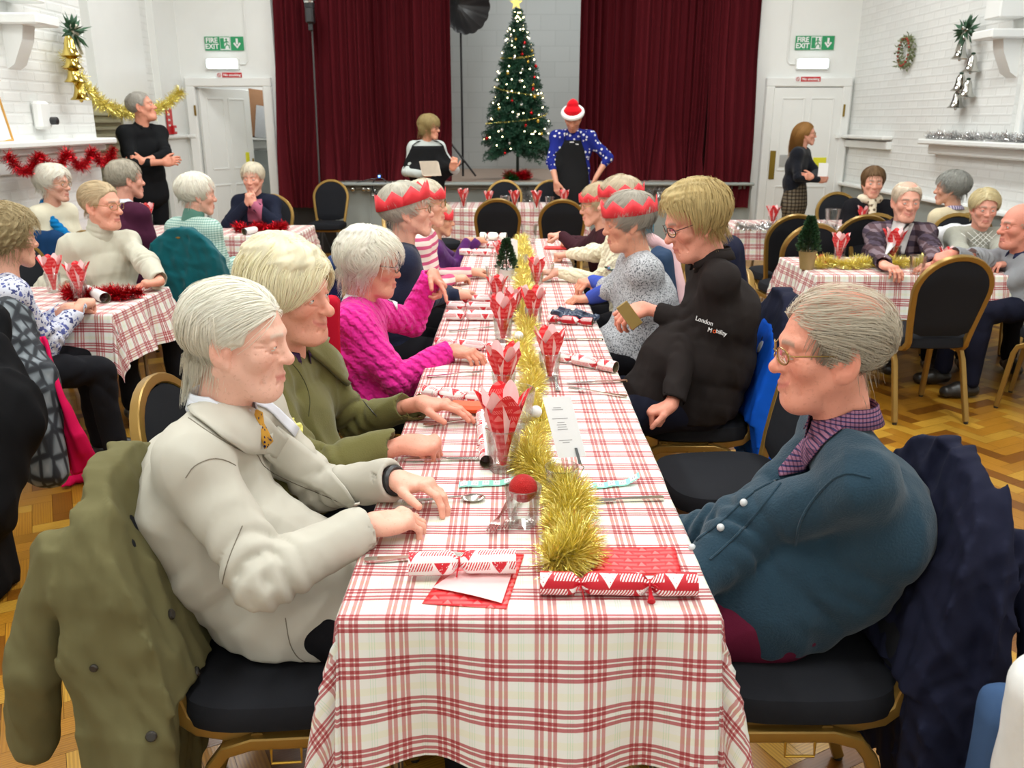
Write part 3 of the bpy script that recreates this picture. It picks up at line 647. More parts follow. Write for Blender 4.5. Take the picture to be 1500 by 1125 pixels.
# ------------------------------------------------------------------ banquet chair
SQ = [(math.copysign(abs(math.cos(a)) ** .45, math.cos(a)), math.copysign(abs(math.sin(a)) ** .45, math.sin(a))) for a in np.linspace(0, 2 * PI, 13)[:-1]]
def make_chair():
    t = thing('banquet_chair', 'x', 'chair', (0, 0, 0))
    bx = lambda z: -.185 - .13 * max(0, (z - .46) / .48) ** 1.15
    pts = [(z, h) for z, h in ((.455, .158), (.55, .172), (.65, .187), (.72, .196))]
    arc = [(.745 + .185 * math.sin(a), .198 * math.cos(a)) for a in np.linspace(0, PI, 17)]
    path = [(bx(z), h, z) for z, h in pts] + [(bx(z), h, z) for z, h in arc] + [(bx(z), -h, z) for z, h in pts[::-1]]
    low = lambda s: [(.17, s * .165, .402), (.02, s * .165, .398), (-.09, s * .165, .400), (-.15, s * .163, .412), (-.178, s * .160, .435)]
    b = MB(); b.tube(low(1) + path + low(-1)[::-1], .0155, sec=SQ); b.build('back_frame', M_GOLDPAINT, t)
    b = MB()
    zs = np.linspace(.49, .915, 20); V = []
    hw = lambda z: (np.interp(z, [.455, .55, .65, .72, .745], [.150, .163, .178, .187, .189]) if z < .745 else .189 * math.sqrt(max(0, 1 - ((z - .745) / .176) ** 2))) * min(1, .35 + ((z - .488) / .02) ** .5 if z < .51 else 1)
    for side in (-1, 1):
        G = [[(bx(z) + side * (.006 + .022 * (max(0, 1 - (u * .98) ** 4)) ** .5 * min(1, (.935 - z) * 9, (z - .475) * 14)), hw(z) * u, z) for u in np.linspace(-1, 1, 17)] for z in zs]
        b.grid(G if side > 0 else [r[::-1] for r in G])
    b.build('backrest', M_CHARC, t)
    b = MB(); G = []
    for (z, s_) in ((.418, .94), (.425, 1.0), (.455, 1.01), (.476, .97), (.486, .86), (.488, .4), (.488, 0)):
        G.append([(.01 + .215 * s_ * math.copysign(abs(math.cos(a)) ** .55, math.cos(a)), .205 * s_ * math.copysign(abs(math.sin(a)) ** .55, math.sin(a)), z) for a in np.linspace(0, 2 * PI, 33)])
    G = [[(.01, 0, .418)] * 33] + G; b.grid([r[::-1] for r in G]); b.build('seat', M_CHARC, t)
    for s in (-1, 1):
        b = MB(); b.tube([(.08, s * .19, .392), (.17, s * .19, .392), (.205, s * .19, .375), (.222, s * .19, .335), (.262, s * .195, .012)], .0145, sec=SQ, up=(0, 1, 0)); lg = b.build('leg', M_GOLDPAINT, t); b = MB(); b.lathe([(.012, 0), (.013, .018), (.004, .02)], (.262, s * .195, 0), 10); b.build('rubber_foot', M_BLACK, lg)
        b = MB(); b.tube([(.08, s * .19, .392), (-.04, s * .19, .392), (-.095, s * .19, .375), (-.125, s * .19, .335), (-.235, s * .2, .012)], .0145, sec=SQ, up=(0, 1, 0)); lg = b.build('leg', M_GOLDPAINT, t); b = MB(); b.lathe([(.012, 0), (.013, .018), (.004, .02)], (-.236, s * .2, 0), 10); b.build('rubber_foot', M_BLACK, lg)
        b = MB(); b.tube([(.06, s * .208, .385), (.06, s * .212, .355), (.0, s * .212, .355), (-.0, s * .208, .385)], .003, 6); b.build('linking_bracket', M_WIREG, t)
    b = MB(); b.tube([(.15, -.19, .40), (.15, .19, .40)], .012, sec=SQ); b.tube([(-.03, -.19, .40), (-.03, .19, .40)], .012, sec=SQ); b.build('seat_frame', M_GOLDPAINT, t)
    return t
CH = make_chair(); _first = [True]
def chair(x, y, deg, label, group='gold framed banquet chairs'):
    if _first[0]:
        _first[0] = False; c = CH; c.location = (x, y, 0); c.rotation_euler = (0, 0, math.radians(deg)); c['label'] = label; c['group'] = group; return c
    return dup(CH, (x, y, 0), math.radians(deg), label, group)
# ------------------------------------------------------------------ tables and cloths
M_TTOP = plain(rgb(196, 170, 130), .4); M_TLEG = plain(rgb(150, 140, 125), .35, .7)
def table(x0, x1, y0, y1, label, group='trestle tables under plaid cloths', z=.722):
    t = thing('folding_table', label, 'table', ((x0 + x1) / 2, (y0 + y1) / 2, 0), group); b = MB()
    b.box(((x0 + x1) / 2, (y0 + y1) / 2, z - .015), (x1 - x0, y1 - y0, .028), bev=.005); b.build('tabletop', M_TTOP, t)
    ax = (x1 - x0) > (y1 - y0)
    for sx in (0, 1):
        for sy in (0, 1):
            x = (x0 + .12, x1 - .12)[sx] if ax else (x0 + .06, x1 - .06)[sx]; y = (y0 + .06, y1 - .06)[sy] if ax else (y0 + .12, y1 - .12)[sy]
            b = MB(); d = .045
            for k in (0, 1):
                ox, oy = (k * d * (1 if sx == 0 else -1), 0) if ax else (0, k * d * (1 if sy == 0 else -1))
                b.tube([(x + ox * 2, y + oy * 2, z - .03), (x + ox * .6, y + oy * .6, .0)], .0115, 8)
            b.build('leg', M_TLEG, t)
    return t
def cloth_on(x0, x1, y0, y1, drop, label, seed=0, res=.03, z=.730, flare=.10, group='red plaid tablecloths', corner=.0, uo=0, vo=0):
    r = random.Random(seed); us = list(np.arange(-drop, (x1 - x0) + drop + 1e-6, res)); vs_ = list(np.arange(-drop, (y1 - y0) + drop + 1e-6, res))
    # exact crease lines
    def snap(a, L): 
        a = sorted(set([round(q, 4) for q in a] + [0, .006, -.012, round(L, 4), round(L - .006, 4), round(L + .012, 4)])); return np.array(a)
    us, vs_ = snap(us, x1 - x0), snap(vs_, y1 - y0); W, D = x1 - x0, y1 - y0
    ph = [r.uniform(0, 6) for _ in range(8)]; P = np.zeros((len(us), len(vs_), 3)); UV = np.zeros((len(us), len(vs_), 2))
    for i, u in enumerate(us):
        for j, v in enumerate(vs_):
            du = max(0, -u, u - W); dv = max(0, -v, v - D); su = -1 if u < 0 else 1; sv = -1 if v < 0 else 1
            bx_, by_ = x0 + min(max(u, 0), W), y0 + min(max(v, 0), D); zz = z + .0008 * math.sin(u * 31 + ph[0]) * math.sin(v * 23 + ph[1])
            if du > 0 and dv > 0:
                rad = math.hypot(du, dv); th = math.atan2(dv, du); hz = rad * (flare + corner * math.sin(2 * th)) + .022 * math.sin(th * 8 + ph[2]) * min(1, rad * 6) * math.sin(2 * th) ** .5
                P[i, j] = (bx_ + su * hz * math.cos(th), by_ + sv * hz * math.sin(th), zz - rad * .985 * (1 - .1 * math.sin(2 * th)))
            elif du > 0 or dv > 0:
                d = max(du, dv); s = v if du > 0 else u; L = D if du > 0 else W; e = min(1, min(s, L - s) * 4 + .15)
                w = (.030 * math.sin(s * 13 + ph[3] + math.sin(s * 5 + ph[4])) + .014 * math.sin(s * 29 + ph[5])) * min(1, d * 3.2) * (.4 + .6 * e); hz = d * flare + w + .004 * min(1, d / .01)
                q = min(1, d / .012); dz = d - .004 * q
                P[i, j] = (bx_ + (su * hz if du > 0 else 0), by_ + (sv * hz if dv > 0 else 0), zz - dz + .02 * math.sin(s * 9 + ph[6]) * d / drop * .5)
            else: P[i, j] = (bx_, by_, zz)
            UV[i, j] = (u + uo, v + vo)
    b = MB(); b.grid(P, uv=UV); o = b.build('tablecloth', M_PLAID, None, True, 0); tag(o, label, 'tablecloth', group); return o
MX0, MX1, MY0, MY1 = -.318, .384, 1.386, 6.70
for i, s in enumerate(('nearest the camera', 'in the middle of the long row', 'at the stage end of the long row')):
    table(MX0 + .01, MX1 - .01, MY0 + .01 + i * 1.772, MY0 - .01 + (i + 1) * 1.772, 'trestle table under the long plaid cloth, ' + s)
cloth_on(MX0, MX1, MY0, MY1, .31, 'very long red and white plaid cloth on the central dining table', 3, .022, flare=.13, corner=.08, uo=.011, vo=.0375)
table(-3.68, -1.90, 3.99, 4.66, 'trestle table on the left under the plaid cloth, beside the man in cream'); cloth_on(-3.70, -1.88, 3.975, 4.685, .27, 'plaid cloth on the near left table with red tinsel', 5, .03, flare=.22)
table(-3.50, -1.74, 6.9, 7.58, 'trestle table on the left, farther back, where the woman rests her chin'); cloth_on(-3.52, -1.72, 6.88, 7.6, .24, 'plaid cloth on the far left table below the open door', 6, .035, flare=.15)
table(1.81, 3.6, 5.06, 5.74, 'trestle table on the right with a potted mini tree'); cloth_on(1.795, 3.61, 5.045, 5.755, .25, 'plaid cloth on the right table with gold tinsel', 7, .03, flare=.18)
table(1.89, 3.6, 7.35, 8.0, 'trestle table on the right, farther back, near the white door'); cloth_on(1.875, 3.62, 7.34, 8.02, .27, 'plaid cloth on the far right table with silver tinsel', 8, .035, flare=.1)
table(-.98, .78, 9.13, 9.8, 'trestle table standing crosswise below the stage'); cloth_on(-1.0, .79, 9.12, 9.82, .33, 'plaid cloth on the crosswise table below the stage', 9, .035, flare=.1)
# ------------------------------------------------------------------ tinsel
def tinsel(path, r, n, w=.0016, seg=2, seed=0, core=True, curl=.35, jit=.0):
    """many thin foil strips standing out from a soft line"""
    P = np.array(path, float); d = np.r_[0, np.cumsum(np.linalg.norm(np.diff(P, axis=0), axis=1))]; q = np.random.RandomState(seed)
    s = q.uniform(0, d[-1], n); B = np.stack([np.interp(s, d, P[:, i]) for i in range(3)], 1); B2 = np.stack([np.interp(s + .01, d, P[:, i]) for i in range(3)], 1)
    T = B2 - B; T /= np.linalg.norm(T, axis=1)[:, None] + 1e-9; D = q.normal(size=(n, 3)); D -= (D * T).sum(1)[:, None] * T; D /= np.linalg.norm(D, axis=1)[:, None]
    D += T * q.normal(0, .45, n)[:, None]; D /= np.linalg.norm(D, axis=1)[:, None]; L = r * q.uniform(.55, 1.1, n) * (1 + .25 * np.sin(s * 22)); S = np.cross(D, q.normal(size=(n, 3))); S /= np.linalg.norm(S, axis=1)[:, None]; C = np.cross(D, S)
    V = []; 
    for k in range(seg + 1):
        t = k / seg; c = B + D * (L * t)[:, None] + C * (L * curl * t * t * q.uniform(-1, 1, n))[:, None]; ww = w * (1 - .5 * t); V += [c - S * ww / 2, c + S * ww / 2]
    V = np.stack(V, 1).reshape(-1, 3); F = []; m = 2 * (seg + 1); base = np.arange(n)[:, None] * m
    for k in range(seg): F.append(base + np.array([2 * k, 2 * k + 1, 2 * k + 3, 2 * k + 2]))
    return V, np.vstack(F)
def tinsel_obj(path, r, n, mat, label, w=.0016, seed=0, floor=None, name='tinsel_garland', group=None, parent=None, cat='tinsel'):
    V, F = tinsel(path, r, n, w, 2, seed)
    if floor is not None: V[:, 2] = np.maximum(V[:, 2], floor + np.random.RandomState(1).uniform(0.001, .004, len(V)))
    o = link(name, fast_mesh(name, V, F, smooth=False), mat, parent)
    return o if parent else tag(o, label, cat, group)
PX = lambda l, Z: [at(x, y, Z=Z) for x, y in l]
gp = PX([(805, 822), (845, 812), (838, 778), (812, 775), (838, 745), (828, 722), (806, 705), (790, 690), (772, 672), (780, 648), (792, 628), (790, 608), (778, 590), (772, 572), (786, 556), (780, 540), (770, 522), (762, 508), (768, 494), (775, 480), (764, 468), (770, 455)], .757)
tinsel_obj(gp[:9], .058, 15000, M_TGOLD, 'thick gold tinsel running down the middle of the long table', .0019, 1, .731, group='gold tinsel on the long table')
tinsel_obj(gp[8:], .050, 14000, M_TGOLD, 'gold tinsel between the red napkins, its middle stretch on the long table', .0020, 2, .731, group='gold tinsel on the long table')
tinsel_obj(PX([(770, 452), (766, 440), (772, 428), (764, 415), (770, 404), (764, 392), (772, 380), (768, 366), (760, 356), (768, 350)], .76), .06, 9000, M_TGOLD, 'gold tinsel at the far end of the long table around the mini tree', .0026, 3, .731, group='gold tinsel on the long table')
def sag(a, b_, dep, n=9, per=1):
    a, b_ = A(*a), A(*b_); return [a + (b_ - a) * t - A(0, 0, dep * (1 - (2 * ((t * per) % 1) - 1) ** 2)) for t in np.linspace(0, 1, n * per)[:]]
# right/left tables
tinsel_obj(PX([(1195, 387), (1215, 384), (1240, 388), (1262, 386), (1285, 383), (1310, 386), (1345, 384), (1370, 382), (1400, 386), (1425, 384), (1440, 382)], .76), .055, 6000, M_TGOLD, 'gold tinsel lying along the right table behind the mini tree', .003, 4, .731)
tinsel_obj(PX([(98, 428), (112, 432), (135, 430), (150, 428), (172, 432), (190, 430), (208, 428)], .76), .05, 3500, M_TRED, 'dark red tinsel on the near left table beside the cream jumper', .003, 5, .731)
tinsel_obj(PX([(345, 334), (365, 337), (380, 333), (400, 335), (420, 331)], .76), .055, 2500, M_TRED, 'red tinsel on the far left table in front of the praying hands', .004, 6, .731)
tinsel_obj(PX([(1078, 331), (1100, 334), (1125, 331), (1140, 334), (1200, 332), (1225, 335)], .76), .05, 2200, M_TSILV, 'silver tinsel on the far right table', .004, 7, .731)
tinsel_obj([(4.0, y, 1.455) for y in np.linspace(4.3, 8.6, 20)], .06, 9000, M_TSILV, 'long silver tinsel lying on the right wall shelf', .006, 8, 1.436)
m0 = at(3, 212, X=-3.37); m1 = at(163, 206, X=-3.37)
tinsel_obj([p + A(.0, 0, -.03) for p in sag((-3.35, m0[1], 1.42), (-3.35, m1[1] - .02, 1.42), .13, 9, 4)], .055, 5200, M_TRED, 'red tinsel looped in four swags under the mantel shelf', .004, 9)
a0, a1, a2, a3 = at(102, 78, X=-3.45), at(120, 132, X=-3.5), at(180, 170, Y=8.7), at(265, 132, Y=10.2)
sw = [at(x, y, Y=Y) for x, y, Y in ((102, 80, 7.1), (108, 104, 7.3), (124, 128, 7.5), (145, 150, 7.9), (165, 160, 8.2), (185, 165, 8.6), (205, 166, 9.0), (225, 162, 9.4), (245, 152, 9.8), (258, 142, 10.1), (264, 133, 10.25))]
tinsel_obj(sw, .075, 5200, M_TGOLD, 'long gold tinsel swag hanging on the left wall behind the man in black', .006, 10)
# ------------------------------------------------------------------ cracker
def cracker(p0, p1, mat, label, r=.021, segs=3, group='christmas crackers on the long table', twist=0, squash=1.0, z=None, tassel=False):
    p0, p1 = A(*p0), A(*p1); z0 = (.7315 if z is None else z) + r; p0 = A(p0[0], p0[1], z0); p1 = A(p1[0], p1[1], z0); L = np.linalg.norm(p1 - p0); T = (p1 - p0) / L
    t = thing('christmas_cracker', label, 'cracker', ((p0 + p1) / 2 - A(0, 0, r)), group); n = 24; S = nrm(np.cross((0, 0, 1), T)); U = np.cross(T, S)
    ks = np.linspace(0, L, 60); pin = {3: (.26 * L, .70 * L), 2: (.47 * L,), 1: ()}[segs]; G, UV = [], []
    for s in ks:
        f = 1.0
        for c in pin: f *= 1 - .68 * math.exp(-((s - c) / .0105) ** 2)
        row, ur = [], []
        for i in range(n + 1):
            a = 2 * PI * i / n; rr = r * f * (1 + (1 - f) * .30 * math.sin(a * 9 + s * 200) + .03 * math.sin(a * 3 + s * 40)); row.append(p0 + T * s + (S * math.cos(a) + U * math.sin(a) * squash) * rr); ur.append((s, a * r + twist))
        G.append(row); UV.append(ur)
    b = MB(); b.grid(G, uv=UV)
    b.build('paper_wrap', mat, t, True, 0)
    b = MB(); b.grid([[p0 + T * s + (S * math.cos(a) + U * math.sin(a) * squash) * r * .93 for a in np.linspace(2 * PI, 0, n + 1)] for s in (0.0005, .04)]); b.grid([[p1 - T * s + (S * math.cos(a) + U * math.sin(a) * squash) * r * .93 for a in np.linspace(0, 2 * PI, n + 1)] for s in (0.0005, .04)]); b.build('card_tube', M_TUBEIN, t)
    for c in pin:
        b = MB(); q = p0 + T * c; b.tube([q + (S * math.cos(a) + U * math.sin(a)) * r * .36 for a in np.linspace(0, 2 * PI, 12)[:-1]], .0022, 6, closed=True)
        for k in range(4): e = nrm(rnd.uniform(-1, 1) * S * 1.2 + U * rnd.uniform(-.6, .8) + T * rnd.uniform(-.4, .4)); b.tube([q + e * r * .3, q + e * r * .9, q + e * r * 1.3 - A(0, 0, .004)], .0012, 4)
        if not (tassel and c == pin[-1]): b.build('ribbon_tie', M_RIB, t)
    if tassel: q = p0 + T * pin[-1]; b.tube([q, q - S * .02 + A(0, 0, -.012), q - S * .034 + A(0, 0, -.018)], [.003, .004, .008], 8); b.build('ribbon_tie', M_RIB, t)
    return t
def cpx(a, b_, *k, **q): return cracker(at(*a, Z=.74), at(*b_, Z=.74), *k, **q)
cpx((791, 863), (1020, 866), M_CR, 'red cracker printed with white trees, in front of the man in the teal cardigan', r=.0225, tassel=True)
M_NAPF = M_NAP
def flat_napkin(pts, label, layers=2, z=.7318, mat=M_NAP, curl=.0):
    P = [at(x, y, Z=z) for x, y in pts]; t = thing('paper_napkin', label, 'napkin', (sum(P) / 4)[:3] * A(1, 1, 0) + A(0, 0, z), 'red paper napkins')
    for k in range(layers):
        b = MB(); G, UV = [], []
        for i in range(13):
            row, ur = [], []
            for j in range(13):
                u, v = i / 12, j / 12; p = (P[0] * (1 - u) + P[1] * u) * (1 - v) + (P[3] * (1 - u) + P[2] * u) * v
                q = p + A(.004 * k, .004 * k, .0014 * k + .002 * math.sin(u * 7 + k) * math.sin(v * 6) ** 2 + curl * max(0, v - .75) * 2 * u); row.append(q); ur.append((q[0], q[1]))
            G.append(row); UV.append(ur)
        b.grid(G, uv=UV); o = b.build('folded_sheet', mat, t, True, 0); so = o.modifiers.new('s', 'SOLIDIFY'); so.thickness = .0008
    return t
flat_napkin([(618, 884), (742, 892), (768, 812), (672, 806)], 'red patterned napkin with pink lining under the white cracker', 1)
b = MB(); Pn = [at(x, y, Z=.734) for x, y in ((633, 862), (735, 885), (752, 835), (668, 838))]; b.grid([[Pn[0] + A(0, 0, .0)], [Pn[1]]][0:0] or [[(Pn[0] * (1 - v) + Pn[3] * v) * (1 - u) + (Pn[1] * (1 - v) + Pn[2] * v) * u + A(0, 0, .002 + .003 * math.sin(3 * u)) for v in np.linspace(0, 1, 8)] for u in np.linspace(0, 1, 8)]); tag(b.build('napkin_lining', M_PINK), 'pale pink paper lining folded over the near red napkin', 'napkin')
cpx((600, 840), (755, 836), M_CW, 'white cracker printed with red trees lying on the near red napkin', r=.024, segs=2, z=.738)
flat_napkin([(868, 842), (996, 842), (986, 803), (872, 805)], 'red napkin with a reindeer pattern behind the near red cracker', 2)
cpx((706, 612), (713, 682), M_CW, 'white and red cracker pointing at the camera beside the tall napkin glass', r=.0185)
cpx((815, 525), (902, 543), M_CW, 'white cracker with a red ribbon, right of the gold tinsel by the man in black')
cpx((622, 578), (708, 590), M_CW, 'white cracker behind the hand on the orange packet')
cpx((640, 503), (742, 514), M_CW, 'white cracker half under the hand in the pink sleeve', r=.018)
cpx((654, 466), (760, 467), M_CW, 'white cracker with a long red bow below the pointing finger', r=.024)
cpx((655, 450), (760, 453), M_CW, 'white cracker in the pile under the pointing finger', r=.02)
cpx((663, 440), (765, 442), M_CW, 'farther white cracker in the pile under the pointing finger', r=.02)
cpx((804, 470), (868, 475), M_CR, 'red and white cracker beside the dark blue packet', r=.019)
cpx((674, 372), (742, 374), M_CW, 'white and red cracker sticking out over the far left table edge', r=.024)
cpx((702, 361), (746, 362), M_CW, 'white and red cracker by the far white cracker', r=.024)
cpx((704, 350), (742, 351), plain((.85, .84, .78), .6), 'plain ivory cracker at the far end of the long table', r=.03)
# left-hand tables
cpx((128, 430), (155, 442), plain((.8, .8, .78), .4), 'pulled silver cracker end on the near left table', r=.027, segs=1, group='pulled crackers on the left tables')
cpx((358, 343), (374, 340), plain((.8, .8, .78), .4), 'pulled silver cracker end on the far left table', r=.027, segs=1, group='pulled crackers on the left tables')
# ------------------------------------------------------------------ napkin folded in a glass
def tumbler_mesh(h=.09, r0=.028, r1=.038, ribs=10):
    b = MB(); 
    prof = [(.0005, 0), (r0 * .95, 0), (r0, .004)] + [(r0 + (r1 - r0) * t, .004 + (h - .004) * t) for t in np.linspace(.1, 1, 7)] + [(r1 - .001, h + .0015), (r1 - .0025, h)] + [(r0 + (r1 - r0) * t - .0028, .004 + (h - .004) * t) for t in np.linspace(.95, .12, 6)] + [(r0 * .8, .010), (.0005, .009)]
    b.lathe(prof, n=30); V = b.v[0]
    if ribs:
        a = np.arctan2(V[:, 1], V[:, 0]); rr = np.hypot(V[:, 0], V[:, 1]); low = np.clip((h * .62 - V[:, 2]) / (h * .25), 0, 1); f = 1 + .035 * low * np.cos(a * ribs); b.v[0] = V * np.stack([f, f, np.ones_like(f)], 1)
    return b
def make_napglass():
    t = thing('napkin_glass', 'x', 'glass', (0, 0, 0)); tumbler_mesh(.088, .027, .036).build('tumbler', M_GLASS, t)
    def cone(r0, r1, hb, pk, rot, off, seed):
        q = random.Random(seed); G, UV = [], []; ph = q.uniform(0, 6)
        for i in range(49):
            a = 2 * PI * i / 48; c = abs(math.cos(2 * (a + rot))) ** 1.5; H = hb + pk * c; row, ur = [], []
            for j in range(11):
                s = j / 10; z = .012 + H * s; rad = (r0 + (r1 - r0) * s ** 1.3 * (1 + .35 * c * s)) * (1 + .10 * math.sin(a * 6 + ph) * s + .05 * math.sin(a * 11) * s); rad = min(rad, .025 + max(0, z - .02) * .12) if z < .088 else rad * .92 + .002
                row.append(((rad + off) * math.cos(a), (rad + off) * math.sin(a), z)); ur.append((a * .03, z))
            G.append(row); UV.append(ur)
        b = MB(); b.grid(G, uv=UV); return b
    cone(.006, .042, .115, .042, 0, .0012, 1).build('napkin', M_NAP, t, True, 0); cone(.005, .039, .100, .062, .55, -.0016, 2).build('napkin_lining', M_PINK, t, True, 0)
    return t
NG = make_napglass(); ng = [(737, 688, 1.32, 10, 'tall red napkin folded in a glass, nearest the camera beside the menu card'), (738, 588, 1.12, 60, 'red napkin with wide pink lining in a glass behind the large empty glass'), (805, 556, 1.1, 20, 'red napkin in a glass right of the gold tinsel, by the man in black'), (737, 500, 1.15, 45, 'red napkin in a glass just beyond the hand in the pink sleeve'), (781, 482, 1.1, 75, 'red and pink napkin in a glass beside the dark blue packet'), (728, 452, .95, 0, 'red napkin with pink lining left of the mini tree pot'), (786, 422, 1.0, 30, 'crumpled red napkin in a glass by the blue sleeved hand'), (752, 470, .9, 50, 'pink topped napkin glass in the cluster before the mini tree'), (732, 388, .9, 10, 'red napkin lying over a glass left of the mini tree')]
for i, (x, y, s, r_, l) in enumerate(ng):
    p = at(x, y, Z=.731)
    if i == 0: o = NG; o.location = p; o.scale = (s,) * 3; o.rotation_euler = (0, 0, math.radians(r_)); o['label'] = l; o['group'] = 'napkins folded in glasses'
    else: dup(NG, p, math.radians(r_), l, 'napkins folded in glasses', s)
for x, y, Z, s, l in ((118, 440, .731, 1.15, 'red napkin with pink lining in a glass on the near left table'), (80, 428, .731, 1.15, 'red napkin in a glass left of the other on the near left table'), (218, 333, .731, 1.2, 'red napkin standing by the maroon jumper on the far left table'),
                   (1228, 384, .731, 1.1, 'tilted red napkin in a glass beside the potted mini tree'), (1306, 386, .731, 1.3, 'red napkin in a glass in front of the plaid shirt'), (1131, 334, .731, 1.1, 'red napkin glass on the far right table below the door'), (1262, 330, .731, 1.0, 'red napkin glass on the far right table below the scarf woman'), (1385, 402, .731, .95, 'crumpled red napkin by the hands of the bald man'),
                   (679, 304, .731, 1.15, 'red napkin glass left on the crosswise table'), (716, 304, .731, 1.0, 'pink napkin glass between the left chairs of the crosswise table'), (754, 306, .731, 1.1, 'red napkin glass in the middle of the crosswise table'), (786, 306, .731, 1.1, 'red napkin glass right of the middle of the crosswise table'), (826, 304, .731, 1.1, 'pink napkin glass at the right of the crosswise table')):
    dup(NG, at(x, y, Z=Z), rnd.uniform(0, 3), l, 'napkins folded in glasses', s)
# plain tumblers
tb = thing('glass_tumbler', 'clear tumbler holding a red glitter bauble on the near end of the table', 'glass', (0, 0, 0), 'clear drinking tumblers'); tumbler_mesh(.092, .03, .042).build('glass_body', M_GLASS, tb)
p = at(766, 768, Z=.731); tb.location = p; pb = p
for x, y, s, l in ((822, 735, .98, 'clear tumbler holding a small card clip, right of the gold tinsel'), (751, 640, 1.55, 'large clear glass vase behind the nearest red napkin'), (757, 455, 1.2, 'clear tumbler before the mini tree pot'), (762, 398, 1.1, 'clear tumbler just behind the mini tree'), (722, 415, 1.0, 'clear tumbler left of the mini tree pot'), (800, 412, 1.1, 'clear tumbler by the cream sleeve'), (775, 356, 1.5, 'large clear glass at the far end of the table'), (1342, 402, 1.2, 'clear tumbler in front of the plaid shirt man'), (1218, 332, 1.6, 'clear glass jug on the far right table'), (740, 304, 1.3, 'clear glass on the crosswise table below the stage'), (805, 304, 1.2, 'clear glass right on the crosswise table below the stage')):
    dup(tb, at(x, y, Z=.731), 0, l, 'clear drinking tumblers', s)
b = MB(); b.ell(pb + A(0, 0, .088), .032, 24); n = N('glitter_red'); v_ = n.n('ShaderNodeTexVoronoi', i_Scale=600.0); n.nt.links.new(n.coord(), v_.inputs[0]); n.bump(v_.outputs[0], 1, .002); tag(b.build('bauble', n.out(rgb(190, 30, 30), .35, .5)), 'red glitter bauble sitting in the near tumbler', 'bauble')
for i, (x, y) in enumerate(((785, 603), (798, 515), (760, 492))):
    b = MB(); b.ell(at(x, y, Z=.80), .018, 18); tag(b.build('pompom', cloth((.85, .85, .85), 'fleece', 400)), ['white fluffy ball on the gold tinsel left of the menu card', 'white fluffy ball between two red napkins', 'white fluffy ball among the middle red napkins'][i], 'ball')
# menu card with its clip
p = at(838, 668, Z=.80); t = thing('menu_card', 'white printed menu card standing right of the gold tinsel', 'card', p); U = nrm(A(.98, .18, 0)); W = nrm(A(-.25, .35, .9))
O = p + W * .075; b = MB(); b.prism([(-.036, -.078), (.036, -.078), (.036, .078), (-.036, .078)], .0008, O, U, W); b.build('card', plain((.80, .81, .82), .5, var=.01), t)
nn = nrm(np.cross(U, W)); nn = nn if nn[1] < 0 else -nn; b = MB()
for v, w_ in ((.05, .02), (.045, .028), (.022, .04), (.012, .018), (.006, .024), (0, .022), (-.006, .026), (-.034, .034), (-.04, .018)): b.prism([(-w_ / 2 - .006, v - .0009), (w_ / 2 - .006, v - .0009), (w_ / 2 - .006, v + .0009), (-w_ / 2 - .006, v + .0009)], .0004, O + nn * .0008, U, W); b.build('printed_line', plain((.35, .35, .36), .7), t); b = MB()
t = thing('card_clip', 'small grey clip holding up the menu card in the right tumbler', 'clip', at(822, 735, Z=.731) + A(0, 0, .01)); b = MB(); c = p + U * .014 - W * .002 + nn * .004; b.prism([(-.004, -.02), (.004, -.02), (.003, .022), (-.003, .022)], .003, c, U, W); b.build('grip', plain((.12, .13, .14), .3), t); b = MB(); b.tube([c - W * .018, c - W * .03 + U * .008, at(822, 735, Z=.76)], .0018, 6); b.build('stem', M_CHROME, t)
# number card far
p = at(748, 366, Z=.84); t = thing('table_card', 'small white card with a green sprig at the far end of the table', 'card', p - A(0, 0, .09), None); b = MB(); b.box(p, (.085, .002, .12)); b.build('card', M_WP, t); b = MB()
for i in range(7): b.ell(p + A(.006 * math.sin(i * 2), -.003, -.03 + i * .011), (.007, .001, .006), 8)
b.build('sprig_print', plain(rgb(50, 80, 60), .6), t); b = MB(); b.box(p - A(0, 0, .075), (.03, .02, .035)); b.build('holder', M_CHROME, t)
# mini trees
M_LEAF = plain(rgb(38, 70, 38), .6, var=.3, scale=60); M_POT = plain(rgb(150, 128, 84), .5)
def mini_tree(p, h, rr, ph, pot_m, label, seed, dense=900):
    t = thing('mini_tree', label, 'plant', p); b = MB(); b.lathe([(.0005, 0), (rr * .62, 0), (rr * .85, ph * .9), (rr * .9, ph), (rr * .78, ph), (rr * .7, ph * .9), (.0005, ph * .88)], p, 18); b.build('pot', pot_m, t)
    q = np.random.RandomState(seed); b = MB(); b.tube([p + A(0, 0, ph * .8), p + A(0, 0, ph + h * .8)], .004, 6); b.build('stem', plain((.08, .05, .03), .8), t); V = []
    s = q.uniform(0, 1, dense) ** .8; a = q.uniform(0, 2 * PI, dense); r0 = rr * (1.05 - s) ** .8 * q.uniform(.5, 1.08, dense); C = np.stack([r0 * np.cos(a), r0 * np.sin(a), ph + h * s], 1) + p; D = np.stack([np.cos(a), np.sin(a), q.uniform(.1, 1.2, dense)], 1); D /= np.linalg.norm(D, axis=1)[:, None]; S = np.cross(D, q.normal(size=(dense, 3))); S /= np.linalg.norm(S, axis=1)[:, None]
    l, w_ = h * .13, h * .035; V = np.stack([C, C + D * l * .5 + S * w_, C + D * l, C + D * l * .5 - S * w_], 1).reshape(-1, 3); link('foliage', fast_mesh('foliage', V, np.arange(len(V)).reshape(-1, 4), smooth=False), M_LEAF, t)
mini_tree(at(742, 408, Z=.731), .17, .055, .055, plain((.75, .75, .73), .3), 'small dark green tree in a white pot at the far part of the long table', 1)
mini_tree(at(1181, 394, Z=.731), .20, .062, .11, M_POT, 'small green cone tree in a tan pot on the right table corner', 2, 1600)
